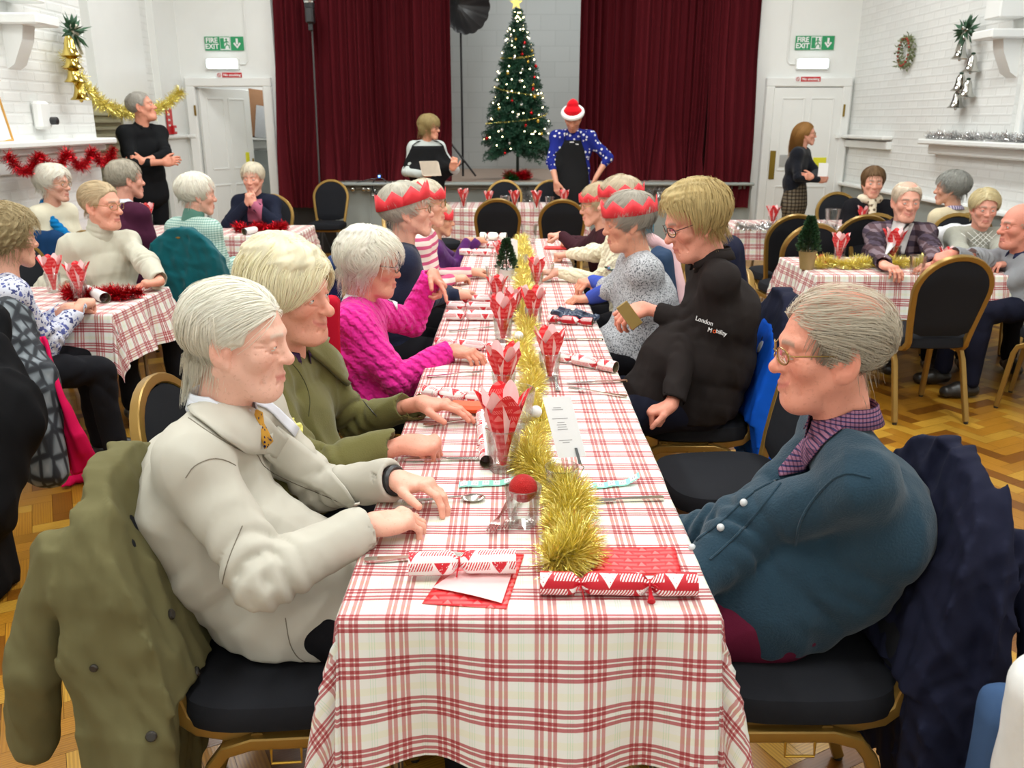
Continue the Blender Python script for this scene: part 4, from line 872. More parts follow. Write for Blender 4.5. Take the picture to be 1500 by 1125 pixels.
for i, (x, y) in enumerate(((1198, 386), (1206, 392), (1218, 391), (1203, 383))):
    b = MB(); b.ell(at(x, y, Z=.731) + A(0, 0, .024), .024, 16); tag(b.build('bauble', plain(rgb(180, 20, 30), .15, .6)), 'shiny red bauble in the little heap beside the tan pot', 'bauble', 'red baubles beside the tan pot')
# orange packet, dark blue packet, raffle strips, red napkin at far right
b = MB(); p = at(688, 596, Z=.75); b.box(p, (.13, .07, .024), rz=-.1, bev=.01); tag(b.build('orange_packet', plain(rgb(226, 84, 30), .45)), 'bright orange packet under the hand in the olive sleeve', 'packet')
s_ = Sdf(); p = at(838, 462, Z=.755); s_.ell(p, (.075, .055, .028)); s_.ell(p + A(.07, -.03, -.004), (.06, .04, .02), k=.03); s_.ell(p + A(-.05, .03, 0), (.045, .04, .03), k=.02)
P_, F_ = s_.mesh(.006, wrinkle(.010, 70, 3)); P_[:, 2] = np.maximum(P_[:, 2], .732); tag(link('blue_packet', fast_mesh('packet', P_, F_), plain(rgb(42, 58, 82), .25, var=.3, scale=40)), 'crumpled dark blue foil packet beside the speckled sweater', 'packet')
p = at(815, 363, Z=.74); b = MB(); b.box(p, (.17, .08, .018), rz=-.1, bev=.006); tag(b.build('red_packet', plain(rgb(220, 50, 50), .5, var=.2, scale=60)), 'flat red packet by the far cream sleeved hand', 'packet')
M_TEAL = plain(rgb(140, 214, 196), .6, var=.05)
def strip(a, b_, label, bend):
    a, b_ = at(*a, Z=.733), at(*b_, Z=.733); t = thing('paper_strip', label, 'strip', (a + b_) / 2, 'green numbered paper strips'); S = A(0, .026, .004); n = 21
    f = lambda u: a + (b_ - a) * u + A(0, 0, .002 + bend * max(0, u - .7) ** 2 * 4 + .002 * math.sin(u * 9) ** 2)
    b = MB(); b.grid([[f(u) - S / 2, f(u) + S / 2] for u in np.linspace(0, 1, n)]); b.build('strip', M_TEAL, t, True, 0)
    b = MB(); c = MB()
    for k in range(5):
        u0, u1 = (k + .16) / 5, (k + .78) / 5; b.grid([[f(u) - S * .36 + A(0, 0, .0012), f(u) + S * .36 + A(0, 0, .0012)] for u in np.linspace(u0, u1, 4)]); um = (u0 + u1) / 2
        for dx in (-.02, .02): c.grid([[f(um + dx + q) - S * .16 + A(0, 0, .002), f(um + dx + q) + S * .16 + A(0, 0, .002)] for q in (-.006, .006)])
    b.build('number_panel', M_WP, t, True, 0); c.build('numeral', plain((.25, .25, .28), .7), t, True, 0)
strip((672, 711), (752, 708), 'green numbered paper strip left of the bauble tumbler', .02); strip((856, 715), (936, 706), 'green numbered paper strip right of the gold tinsel', .05); strip((664, 402), (720, 404), 'green paper strip on the left side farther along', .0)
# ------------------------------------------------------------------ cutlery
def sheet(name, outline, th, mat=M_STEEL, parent=None, bend=None):
    b = MB(); n = len(outline); V = []
    for s in (-1, 1): V += [(x, y, (bend(x) if bend else 0) + s * th / 2) for x, y in outline]
    h = n // 2
    b.add(V, [(i, i + 1, n - 2 - i, n - 1 - i)[::-1] for i in range(h - 1)] + [(n + i, n + i + 1, 2 * n - 2 - i, 2 * n - 1 - i) for i in range(h - 1)] + [(i, (i + 1) % n, n + (i + 1) % n, n + i) for i in range(n)]); return b
def sym(pts): return [(x, w / 2) for x, w in pts] + [(x, -w / 2) for x, w in pts[::-1]]
def mk(name, lab, cat):
    t = thing(name, lab, cat, (0, 0, 0))
    hb = lambda x: .004 + .006 * math.sin(min(1, max(0, (x + .02) / .12)) * PI)
    if name == 'table_knife':
        sheet('h', sym([(-.105, .010), (-.10, .017), (-.06, .016), (0, .010), (.01, .009)]), .006, bend=lambda x: .004).build('handle', M_STEEL, t); sheet('b', sym([(.008, .008), (.02, .016), (.06, .019), (.095, .018), (.108, .004)]), .0018, bend=lambda x: .004).build('blade', M_STEEL, t)
    else:
        sheet('h', sym([(-.10, .006), (-.095, .017), (-.06, .013), (0, .006), (.03, .006), (.04, .008)]), .0026, bend=hb).build('handle', M_STEEL, t)
        if name == 'table_fork':
            sheet('n', sym([(.038, .008), (.05, .020), (.06, .023), (.064, .023)]), .0022, bend=hb).build('fork_head', M_STEEL, t)
            for k in range(4): sheet('p', [(x, y + (k - 1.5) * .0062) for x, y in sym([(.062, .0040), (.09, .0034), (.102, .0018)])], .002, bend=lambda x: hb(x) + max(0, x - .07) * .2).build('tine', M_STEEL, t)
        else:
            b = MB(); b.ell((0.068, 0, .006), (.030, .020, .006), 16); b.build('spoon_bowl', M_STEEL, t)
    return t
CUT = {}
def cutlery(kind, a, b_, where):
    a, b_ = at(*a, Z=.733), at(*b_, Z=.733); d = b_ - a; lab = 'steel table %s %s' % (kind.split('_')[1], where); g = 'steel cutlery on the long table'
    m = (a + b_) / 2; m[2] = .7325; rz = math.atan2(d[1], d[0])
    if kind not in CUT: o = CUT[kind] = mk(kind, lab, kind.split('_')[1]); o.location = m; o.rotation_euler = (0, 0, rz); o['group'] = g; o['label'] = lab
    else: dup(CUT[kind], m, rz, lab, g)
cutlery('table_knife', (549, 822), (668, 815), 'behind the near white cracker'); cutlery('table_knife', (972, 731), (845, 736), 'right of the tinsel, below the numbered strip'); cutlery('table_knife', (597, 674), (700, 673), 'in front of the olive sleeve')
cutlery('table_knife', (918, 559), (832, 562), 'under the white cracker by the man in black'); cutlery('table_knife', (870, 498), (822, 497), 'beside the right napkin glass, farther along')
cutlery('table_fork', (868, 800), (843, 738), 'leaning along the right of the gold tinsel'); cutlery('table_fork', (745, 738), (724, 775), 'leaning left of the bauble tumbler'); cutlery('table_fork', (640, 622), (696, 617), 'beside the fist of the man in olive'); cutlery('table_fork', (914, 581), (838, 572), 'right of the menu card'); cutlery('table_fork', (818, 578), (812, 545), 'right of the tinsel below the white cracker'); cutlery('table_fork', (660, 486), (720, 482), 'left of the middle napkins'); cutlery('table_fork', (628, 552), (703, 548), 'below the hand in the pink sleeve')
cutlery('table_spoon', (610, 735), (692, 732), 'under the hand of the man in the cream blazer'); cutlery('table_knife', (690, 405), (655, 406), 'beside the far paper strip'); cutlery('table_fork', (762, 735), (745, 770), 'next to the near tumbler on its left')
# ------------------------------------------------------------------ chairs without coats
chair(-.50, 2.80, 0, 'empty gold framed chair between the olive fleece and the pink cardigan')
chair(.72, 2.66, 186, 'empty gold framed chair in front of the man in the black jacket')
chair(.74, 3.30, 180, 'gold framed chair under the man in the black jacket')
chair(-.50, 1.66, 4, 'gold framed chair under the man in the cream blazer'); chair(-.66, 2.22, 0, 'gold framed chair under the man in the olive fleece'); chair(-.66, 3.42, 0, 'gold framed chair under the woman in the pink cardigan')
chair(.62, 1.68, 180, 'gold framed chair under the man in the teal cardigan')
chair(-.56, 3.95, 4, 'gold framed chair beyond the pink cardigan'); chair(-.60, 5.75, 0, 'gold framed chair in front of the woman in purple'); chair(-.60, 4.72, 0, 'gold framed chair under the woman in pink stripes'); chair(-.6, 6.3, 0, 'gold framed chair under the woman in purple')
chair(.78, 3.98, 180, 'gold framed chair under the woman in the speckled sweater'); chair(.78, 4.7, 180, 'gold framed chair under the woman in the cream cardigan'); chair(.78, 5.4, 180, 'gold framed chair under the woman with dark brown sleeves')
p = at(730, 285, Z=.93); chair(p[0], p[1] - .28, 90, 'empty gold framed chair left of centre before the crosswise table'); p = at(819, 286, Z=.93); chair(p[0], p[1] - .28, 90, 'empty gold framed chair right of centre before the crosswise table'); chair(-.72, 8.45, 20, 'empty gold framed chair at the left of the crosswise table')
chair(-.08, 10.0, 270, 'empty gold framed chair behind the crosswise table, left one'); chair(.46, 10.0, 270, 'empty gold framed chair under the hand of the man in the red hat')
chair(-2.12, 10.05, 268, 'empty gold framed chair standing against the stage front')
chair(2.30, 4.72, 92, 'empty gold framed chair with its back to the camera at the right table')
chair(2.02, 6.15, 95, 'empty gold framed chair behind the potted mini tree, nearer one'); chair(2.10, 6.75, 92, 'empty gold framed chair behind the potted mini tree, farther one'); chair(2.62, 6.7, 88, 'gold framed chair below the woman in the scarf')
chair(3.15, 4.75, 140, 'gold framed chair under the bald man in the grey jumper')
chair(-2.62, 5.02, 350, 'gold framed chair under the man in the cream jumper'); chair(-2.52, 5.72, 60, 'gold framed chair under the man in the maroon jumper'); chair(-1.92, 5.50, 80, 'gold framed chair under the woman in the mint cardigan'); chair(-2.35, 3.78, 45, 'gold framed chair under the woman in the floral blouse'); chair(-3.12, 6.05, 340, 'gold framed chair under the woman with the blue scarf'); chair(-2.25, 7.95, 270, 'gold framed chair under the woman with clasped hands')
chair(2.72, 6.2, 270, 'gold framed chair under the man in the plaid shirt'); chair(3.3, 6.2, 265, 'gold framed chair under the woman in the grey diamond jumper'); chair(3.42, 6.85, 95, 'gold framed chair under the grey haired woman with her back turned'); chair(3.15, 8.2, 270, 'gold framed chair behind the far right table'); 
# ------------------------------------------------------------------ skin, hair, faces
def skin_mat():
    n = N('skin'); co = n.coord(); nz = n.noise(38, 4, co); nz2 = n.noise(160, 3, co)
    col = n.mix(n.math('MULTIPLY', nz, .22), n.attr('Col'), rgb(208, 134, 112), 'MIX'); col = n.mix(n.math('MULTIPLY', n.math('GREATER_THAN', nz2, .63), .16), col, rgb(150, 90, 66))
    n.bump(n.math('ADD', nz2, nz), .35, .0018)
    return n.out(col, .48, 0, .4, Subsurface_Weight=.12, Subsurface_Radius=(.012, .005, .003))
M_SKIN = skin_mat(); M_EYE = plain((.72, .70, .66), .15, var=.02); M_IRIS = plain(rgb(70, 84, 92), .1); M_PUPIL = plain((.01, .01, .01), .1)
def hair_mat():
    n = N('hair'); nz = n.noise(120, 2, n.coord('Object', (1, 1, .3))); c = n.mix(n.math('MULTIPLY', nz, .12), n.attr('Col'), (.4, .36, .3), 'MULTIPLY'); n.bump(n.noise(260, 2), .3, .002)
    m = n.out(c, .55, 0, .3); tr = n.n('ShaderNodeBsdfTranslucent'); n.set(tr.inputs[0], c); mx = n.n('ShaderNodeMixShader', i_0=.22); n.nt.links.new(n.b.outputs[0], mx.inputs[1]); n.nt.links.new(tr.outputs[0], mx.inputs[2]); n.nt.links.new(mx.outputs[0], n.nt.nodes['Material Output'].inputs[0]); return m
M_HAIR = hair_mat(); M_LENS = M_GLASS
SK = dict(fair=rgb(226, 172, 150), pink=rgb(222, 154, 134), pale=rgb(226, 182, 158), tan=rgb(204, 146, 118))
def xform(P, o, R): return np.asarray(P) @ np.asarray(R).T + o
def head_mesh(h, nb, o):
    g = lambda k, d: o.get(k, d); S = Sdf(); jw = g('jaw', 1.0); nl = g('nose', 1.0); sm = g('smile', 0.2); fat = g('cheek', 1.0); ey = g('eye', .75)
    S.ell((0, -.020, .045), (.074, .094, .078)); S.ell((0, .030, -.005), (.061, .060, .078), k=.03)
    for s in (-1, 1):
        S.cap((s * .050 * jw, -.004, -.045), (s * .020, .058, -.096), .020, .017, k=.03)
        S.ell((s * .042, .050, -.020), (.021 * fat, .022 * fat, .021), k=.018); S.cap((s * .042, .066, .029), (s * .012, .082, .027), .0085, .009, k=.014)
    S.cap((-.010, .067, -.098), (.010, .067, -.098), .0175 * g('chin', 1), k=.018); S.ell((0, .070, -.062), (.028, .019, .025), k=.02)
    if g('jowl', 0): S.ell((0, .03, -.098), (.045, .045, .022 * g('jowl', 0) + .01), k=.03)
    for s in (-1, 1):
        S.ell((s * .031, .093, .008), (.019, .015, .014), k=.012, op='s'); S.ell((s * .031, .0715, .006), .0138, k=.004)
        if ey > 0: S.ell((s * .031, .088, .0045), (.0135, .010, .0052 * ey), k=.0015, op='s')
    z = -.024; S.cap((0, .078, .020), (0, .077 + .021 * nl, z), .0078, .0105, k=.011); S.ell((0, .078 + .021 * nl, z - .003), .0122 * (.6 + .4 * nl), k=.008)
    for s in (-1, 1): S.ell((s * .0125, .073 + .016 * nl, z - .006), (.0080, .010, .0078), k=.007); S.ell((s * .0065, .076 + .018 * nl, z - .015), .0036, k=.004, op='s')
    cz = -.0645 + .007 * sm; cx = .022 + .005 * sm
    for s in (-1, 1):
        S.cap((s * cx, .077, cz + .002), (0, .0895, -.0585), .0035, .0055, k=.005); S.cap((s * cx * .9, .077, cz - .002), (0, .0885, -.0715), .0035, .0065, k=.005)
        S.cap((s * (cx + .003), .083, cz), (0, .0975, -.0648), .0020, .0022, k=.003, op='s')
        S.cap((s * .019, .094, -.036), (s * (cx + .010), .076, cz - .004), .0026, .002, k=.009, op='s')
        S.cap((s * .020, .083, -.012), (s * .042, .070, -.008), .0018, k=.006, op='s')
    if g('age', 0):
        for s in (-1, 1):
            for i in range(3): S.cap((s * .046, .070, .012 - .007 * i), (s * .060, .050, .018 - .013 * i), .0011, .0008, k=.005, op='s')
            S.cap((s * .034, .078, -.030), (s * .040, .058, -.075), .0014, k=.007, op='s'); S.cap((s * .018, .086, -.075), (s * .024, .066, -.095), .0012, k=.006, op='s'); S.cap((s * .052, .02, -.075), (s * .040, .01, -.12), .0016, k=.008, op='s')
            S.cap((s * .020, .0865, -.001), (s * .040, .077, -.002), .0012, k=.005, op='s')
        for i in range(3):
            z_ = .050 + .013 * i
            for s in (-1, 1): S.cap((s * .030, .081 - .006 * i, z_ - .003), (0, .090 - .007 * i, z_), .0009, k=.005, op='s')
    for s in (-1, 1):
        a = math.radians(22) * s; R = np.array([[math.cos(a), -math.sin(a), 0], [math.sin(a), math.cos(a), 0], [0, 0, 1]]); e = g('ear', 1.0)
        S.ell((s * .0765, -.014, -.002), (.0085, .0195 * e, .033 * e), R, k=.006); S.ell((s * .0855, -.010, .003), (.0075, .0105 * e, .020 * e), R, k=.006, op='s'); S.ell((s * .072, -.004, -.034), (.007, .009, .012), k=.006); S.ell((s * .0775, -.004, -.006), (.004, .005, .008), k=.004)
    S.cap((0, -.024, -.055), nb, .050 * g('neck', 1), .056 * g('neck', 1), k=.03)
    for s in (-1, 1): S.cap((s * .050, -.025, -.05), A(*nb) + A(s * .018, .04, .01), .012, .012, k=.022)
    P, F = S.mesh(h); 
    if h < .004: P = relax(P, F, 1, .3)
    sk = np.array(g('skin', SK['fair'])); C = np.tile(sk, (len(P), 1)); x, y, zz = P.T; ax = np.abs(x)
    def blend(w, c, a=1.0):
        nonlocal C
        w = np.clip(w, 0, 1)[:, None] * a; C = C * (1 - w) + np.array(c) * w
    gs = lambda cx_, cy_, cz_, r: np.exp(-(((ax - cx_) ** 2 + (y - cy_) ** 2 + (zz - cz_) ** 2) / r ** 2))
    red = sk * np.array([.98, .74, .70]); blend(gs(.040, .07, -.025, .026), red, .5 * g('flush', 1)); blend(gs(0, .105, -.027, .017), red, .7 * g('flush', 1)); blend(gs(.078, -.01, 0, .03), red, .6); blend(gs(.031, .085, .006, .012), sk * A(.86, .66, .60), .6)
    lip = np.exp(-((zz - (-.065 + .007 * sm * (ax / .022) ** 2)) / .0078) ** 2) * (ax < cx) * (y > .076); blend(lip, g('lip', rgb(186, 96, 92)), .75)
    if g('brow', 1): blend(np.exp(-((zz - .030 + (ax - .028) ** 2 * 8) / .0055) ** 2) * (ax > .012) * (ax < .046) * (y > .055), g('browc', rgb(150, 138, 124)), .85)
    if g('stubble', 0): blend(np.clip((-.045 - zz) / .02, 0, 1) * (y > .02) * (ax < .06), sk * .55, .5 * g('stubble', 0))
    if g('spots', 0):
        q = np.random.RandomState(4)
        for _ in range(26):
            c = A(q.uniform(.02, .07), q.uniform(-.03, .09), q.uniform(-.05, .11)); blend(np.exp(-(((ax - c[0]) ** 2 + (y - c[1]) ** 2 + (zz - c[2]) ** 2) / q.uniform(.004, .008) ** 2)), sk * A(.78, .62, .55), .3)
    return P, F, C
HL = {'short': [(-.13, -.075), (-.05, -.07), (-.03, -.035), (-.012, .02), (.005, -.005), (.025, .0), (.04, .04), (.07, .078), (.095, .10)],
      'bob': [(-.13, -.10), (-.05, -.10), (-.02, -.085), (.0, -.06), (.025, -.045), (.035, .02), (.055, .062), (.095, .07)],
      'full': [(-.13, -.085), (-.05, -.08), (-.02, -.055), (.0, -.005), (.025, .005), (.04, .045), (.07, .065), (.095, .075)],
      'long': [(-.13, -.16), (-.05, -.16), (-.01, -.15), (.015, -.06), (.035, .02), (.06, .066), (.095, .08)]}
def hair_build(st, o, R, hi, name='hair', parent=None):
    """st: line, t (thickness), flow, n, len, r, col, curl, top (bald crown height), vol (extra ellipsoids)"""
    g = lambda k, d: st.get(k, d); ln = HL[g('line', 'short')]; Y, Zz = np.array(ln).T; t = g('t', .014); c0 = A(0, -.020, .042) + A(*g('shift', (0, 0, 0))); rr = A(.076 + t, .097 + t, .080 + t * .9); q = np.random.RandomState(g('seed', 1))
    rad = rr * A(*g('rs', (1, 1, 1))); bald = g('bald', None)
    def allow(p, m=0):
        zl = np.interp(p[..., 1], Y, Zz) + g('rise', 0); ok = p[..., 2] - zl
        if bald is not None: ok = np.minimum(ok, -(p[..., 2] - bald - (p[..., 1] < -.02) * g('baldback', .02)))
        return ok - m
    P = np.zeros((0, 3)); F = np.zeros((0, 4), int); col = np.array(g('col', (.75, .73, .68))); C = np.zeros((0, 3))
    if g('cap', 1):
        S = Sdf(); S.ell(c0, rad, k=.01)
        for e in g('vol', ()): S.ell(e[0], e[1], k=e[2] if len(e) > 2 else .03)
        lo, hh = A(-.2, -.25, -.25), A(.2, .2, .25)
        S.fn(lambda p: -allow(p) * .75, lo, hh, .012, 'i'); S.ell((0, .050, -.045), (.058, .075, .080), k=.01, op='s') if g('cutface', 1) else None
        fr = 140; kx = q.normal(size=(3, 3)) * 60
        def disp(p): 
            a = np.arctan2(p[:, 0], p[:, 1] + .02); return .45 * g('rough', .0025) * (np.sin(a * 23 + p[:, 2] * 60 * g('swirl', 1)) + np.sin(p @ kx[0] + 2 * np.sin(p @ kx[1])))
        P, F = S.mesh(.0045 if hi else .008, disp); sh = .90 + .10 * np.sin(P @ kx[2]); C = col * sh[:, None]
    n = g('n', 1500 if hi else 260); D = q.normal(size=(n * 5, 3)); D /= np.linalg.norm(D, axis=1)[:, None]; p = c0 + D * rad; ok = (allow(p, .002) > 0)
    m_ = g('mask', None)
    if m_ is not None: ok &= m_(p)
    p = p[ok][:n]; n = len(p); off = q.uniform(-.01, .05, n) * g('lift', 1); L = g('len', .06) * q.uniform(.6, 1.15, n); M = 8; path = [p.copy()]; fl = g('flow', 'down'); crown = c0 + A(*g('crown', (0, -.035, rad[2]))); ph = q.uniform(0, 2 * PI, n); px = g('part', .025)
    K = q.normal(size=(3, 3)) * 22
    for k in range(M):
        t_ = k / M; N_ = (p - c0) / rad ** 2; N_ /= np.linalg.norm(N_, axis=1)[:, None]
        if fl == 'back': d = np.tile(A(0, -1, -.05), (n, 1)) + A(0, 0, -1) * np.clip((-p[:, 1] + .0) / .09, 0, 1.2)[:, None] + A(0, 0, -.8) * (np.abs(p[:, 0]) > .06)[:, None] * .8 + A(0, -.2, -1.6) * (p[:, 2] < -.02)[:, None]
        elif fl == 'side': s_ = np.sign(p[:, 0] - px + 1e-6); d = np.stack([s_ * (1.0), np.full(n, g('fb', -.35)), -np.clip(np.abs(p[:, 0]) / .05, 0, 2)], 1)
        elif fl == 'fwd': d = np.tile(A(.15, .8, -.3), (n, 1))
        elif fl == 'backside': d = np.stack([np.sign(p[:, 0]) * np.clip(np.abs(p[:, 0]) / .07, .1, .6), -np.ones(n) * .9, -np.clip(1.1 - p[:, 2] / .10, 0, 1.4)], 1)
        else: v = p - crown; v[:, 2] = 0; v /= np.linalg.norm(v, axis=1)[:, None] + .02; d = v + A(0, 0, -1) * .8
        d += np.sin(p @ K[0:3].T * 1.0 + ph[:, None] * .25) * g('wild', .25)
        if g('curl', 0): d += g('curl', 0) * (np.cos(ph + k * 1.7)[:, None] * np.cross(N_, d) + np.sin(ph + k * 1.7)[:, None] * N_)
        d += A(0, 0, -1) * g('grav', .2) * t_
        lowm = (p[:, 2] < -.035)[:, None]; d = np.where(lowm, A(0, -.12, -1) + np.sin(p @ K.T + ph[:, None]) * g('wild', .25) * .5, d)
        d -= (~lowm[:, 0]) [:, None] * ((d * N_).sum(1) * (.9 if not g('free', 0) else .9 * (1 - t_)))[:, None] * N_; d /= np.linalg.norm(d, axis=1)[:, None] + 1e-9
        p = p + d * (L / M)[:, None]; k0 = np.sqrt((((p - c0) / rad) ** 2).sum(1)); low = 1 + off + g('tip', .02) * t_; f = np.where(k0 < low, low / k0, 1); f = np.where((k0 > low * 1.02) & (p[:, 2] > -.03) & (not g('free', 0)), low * 1.01 / k0, f); p = c0 + (p - c0) * f[:, None]
        path.append(p.copy())
    Q = np.stack(path, 1); T = np.gradient(Q, axis=1); T /= np.linalg.norm(T, axis=2)[..., None] + 1e-9; NN = (Q - c0) / rad ** 2; NN /= np.linalg.norm(NN, axis=2)[..., None]; U = np.cross(T, NN); U /= np.linalg.norm(U, axis=2)[..., None] + 1e-9; W = np.cross(U, T)
    r0 = g('r', .0007 if hi else .0016) * 1.25; taper = np.linspace(1, .3, M + 1)[None, :, None] * r0; tw = q.normal(0, .45, n)[:, None, None] + np.linspace(0, 1, M + 1)[None, :, None] * q.normal(0, .8, n)[:, None, None]; U = U * np.cos(tw) + W * np.sin(tw)
    V = np.stack([Q + U * taper, Q - U * taper], 2).reshape(-1, 3); base = (np.arange(n) * (M + 1) * 2)[:, None] + (np.arange(M) * 2)[None, :]; FF = (base[..., None] + np.array([0, 1, 3, 2])).reshape(-1, 4); gn_ = np.cross(V[FF[:, 1]] - V[FF[:, 0]], V[FF[:, 3]] - V[FF[:, 0]]); fl_ = (gn_ * (V[FF[:, 0]] - c0)).sum(1) < 0; FF[fl_] = FF[fl_][:, ::-1]
    NS_ = len(P)
    sc = (col * q.uniform(1 - g('var', .12), 1 + g('var', .12), (n, 1))); CC = np.repeat(sc, (M + 1) * 2, 0)
    P = np.vstack([P, V]); F = np.vstack([F, FF + len(C)]); C = np.clip(np.vstack([C, CC]) * 1.12, 0, .97)
    me = fast_mesh(name, xform(P, o, R), F, vcol=C)
    if g('nrm', 1) and q_hi(hi):
        Nn = (P - c0) / rad ** 2; Nn /= np.linalg.norm(Nn, axis=1)[:, None]; me.calc_loop_triangles() if False else None
        cur = np.empty(len(P) * 3, np.float32); me.vertices.foreach_get('normal', cur); cur = cur.reshape(-1, 3); Nw = Nn @ (np.asarray(R) / np.linalg.norm(np.asarray(R)[:, 0])).T; k_ = np.where(np.arange(len(P)) < NS_, .0, .6)[:, None]; cur[NS_:] *= np.sign((cur[NS_:] * Nw[NS_:]).sum(1) + 1e-6)[:, None]; B_ = cur * (1 - k_) + Nw * k_; B_ /= np.linalg.norm(B_, axis=1)[:, None] + 1e-9; me.normals_split_custom_set_from_vertices([tuple(x) for x in B_.tolist()])
    return link(name, me, M_HAIR, parent)
def q_hi(h): return True
# ------------------------------------------------------------------ hands
def hand_mesh(h, W, d, nrmal, left, pose='flat', s=1.0, skin=SK['fair'], curls=None, spread=1.0, E=None):
    """W wrist, d towards the fingers, nrmal = back of the hand"""
    d = nrm(d); nz = A(*nrmal); nz = nrm(nz - d * (nz @ d)); xs = np.cross(d, nz); R = np.stack([xs, d, nz], 1)   # x = thumb side for a LEFT hand palm down is +x
    t = 1 if left else -1
    PZ = {'flat': ((10, 18, 12), (12, 20, 12), (14, 22, 14), (14, 24, 14), 35), 'relax': ((22, 34, 20), (26, 38, 22), (30, 40, 24), (30, 42, 24), 45), 'fist': ((70, 88, 50), (74, 90, 50), (78, 90, 50), (80, 90, 50), 40), 'point': ((6, 10, 6), (50, 60, 40), (62, 70, 40), (66, 72, 40), 40), 'hold': ((38, 50, 25), (42, 52, 28), (46, 55, 28), (50, 55, 28), 55), 'pinch': ((45, 45, 20), (50, 50, 25), (40, 45, 30), (34, 40, 30), 60)}[pose]
    if curls: PZ = curls
    S = Sdf(); eb = nrm((A(*E) - A(*W)) @ R) * .05 if E is not None else A(0, -.05, 0)
    S.cap(eb, (0, .004, 0), .0235, .0245, k=.02, w=(1, 0, 0), ws=1.12); S.ell((0, .045, 0), (.040, .050, .0155), k=.022); S.ell((t * .024, .030, -.006), (.017, .032, .015), k=.016); S.ell((-t * .024, .035, -.004), (.016, .04, .014), k=.016)
    bx = [(.0285, .086), (.0095, .091), (-.0095, .087), (-.0275, .079)]; ln = [(.042, .026, .021), (.046, .029, .022), (.042, .027, .021), (.033, .021, .018)]; rd = [.0094, .0097, .0092, .0080]
    for i in range(4):
        p = A(t * bx[i][0], bx[i][1] - .008, .003); a = 0; fan = t * (1.5 - i) * .06 * spread; S.ell(p + A(0, .001, .003), rd[i] * 1.12, k=.014)
        for j in range(3):
            a += math.radians(PZ[i][j]); q = p + A(math.sin(fan) * math.cos(a), math.cos(fan) * math.cos(a), -math.sin(a)) * ln[i][j]; S.cap(p, q, rd[i] * (1 - .07 * j), rd[i] * (.93 - .08 * j), k=.006 if j == 0 else .003); S.ell(q + A(0, 0, .0008), rd[i] * (.97 - .08 * j), k=.003) if j < 2 else None; p = q
    th = math.radians(PZ[4]); p = A(t * .018, .014, -.006); dr = [nrm((t * .75, .62, -.22)), nrm((t * math.sin(th) * .7, .9, -.30)), nrm((t * math.sin(th) * .35, 1, -.42))]
    for j, (l, r0, r1) in enumerate(((.040, .0145, .0125), (.033, .0118, .0105), (.026, .0105, .0086))): q = p + dr[j] * l; S.cap(p, q, r0, r1, k=.012 if j == 0 else .003); p = q
    P, F = S.mesh(h / s); x, y, z = P.T; C = np.tile(np.array(skin), (len(P), 1)); w = np.clip((y - .07) / .06, 0, 1)[:, None] * .35; C = C * (1 - w) + np.array(skin) * A(1, .78, .74) * w
    return xform(P * s, A(*W), R), F, C
def ik(Sh, Wr, l1, l2, hint):
    v = Wr - Sh; L = np.linalg.norm(v); f = max(1, L / (l1 + l2) * 1.001); l1, l2 = l1 * f, l2 * f; u = v / L; a = (l1 * l1 - l2 * l2 + L * L) / (2 * L); hh = math.sqrt(max(0, l1 * l1 - a * a)); n = A(*hint); n = n - u * (n @ u); return Sh + u * a + nrm(n) * hh
def merge(parts):
    V, F, C, n = [], [], [], 0
    for p in parts: V.append(p[0]); F.append(p[1] + n); C.append(p[2]); n += len(p[0])
    return np.vstack(V), np.vstack(F), np.vstack(C)
def basis(yaw, pitch=0, roll=0):
    y, p, r_ = map(math.radians, (yaw, pitch, roll)); f = A(math.cos(y) * math.cos(p), math.sin(y) * math.cos(p), math.sin(p)); r = A(math.sin(y), -math.cos(y), 0); u = np.cross(r, f); r2 = r * math.cos(r_) - u * math.sin(r_); u2 = u * math.cos(r_) + r * math.sin(r_); return np.stack([r2, f, u2], 1)
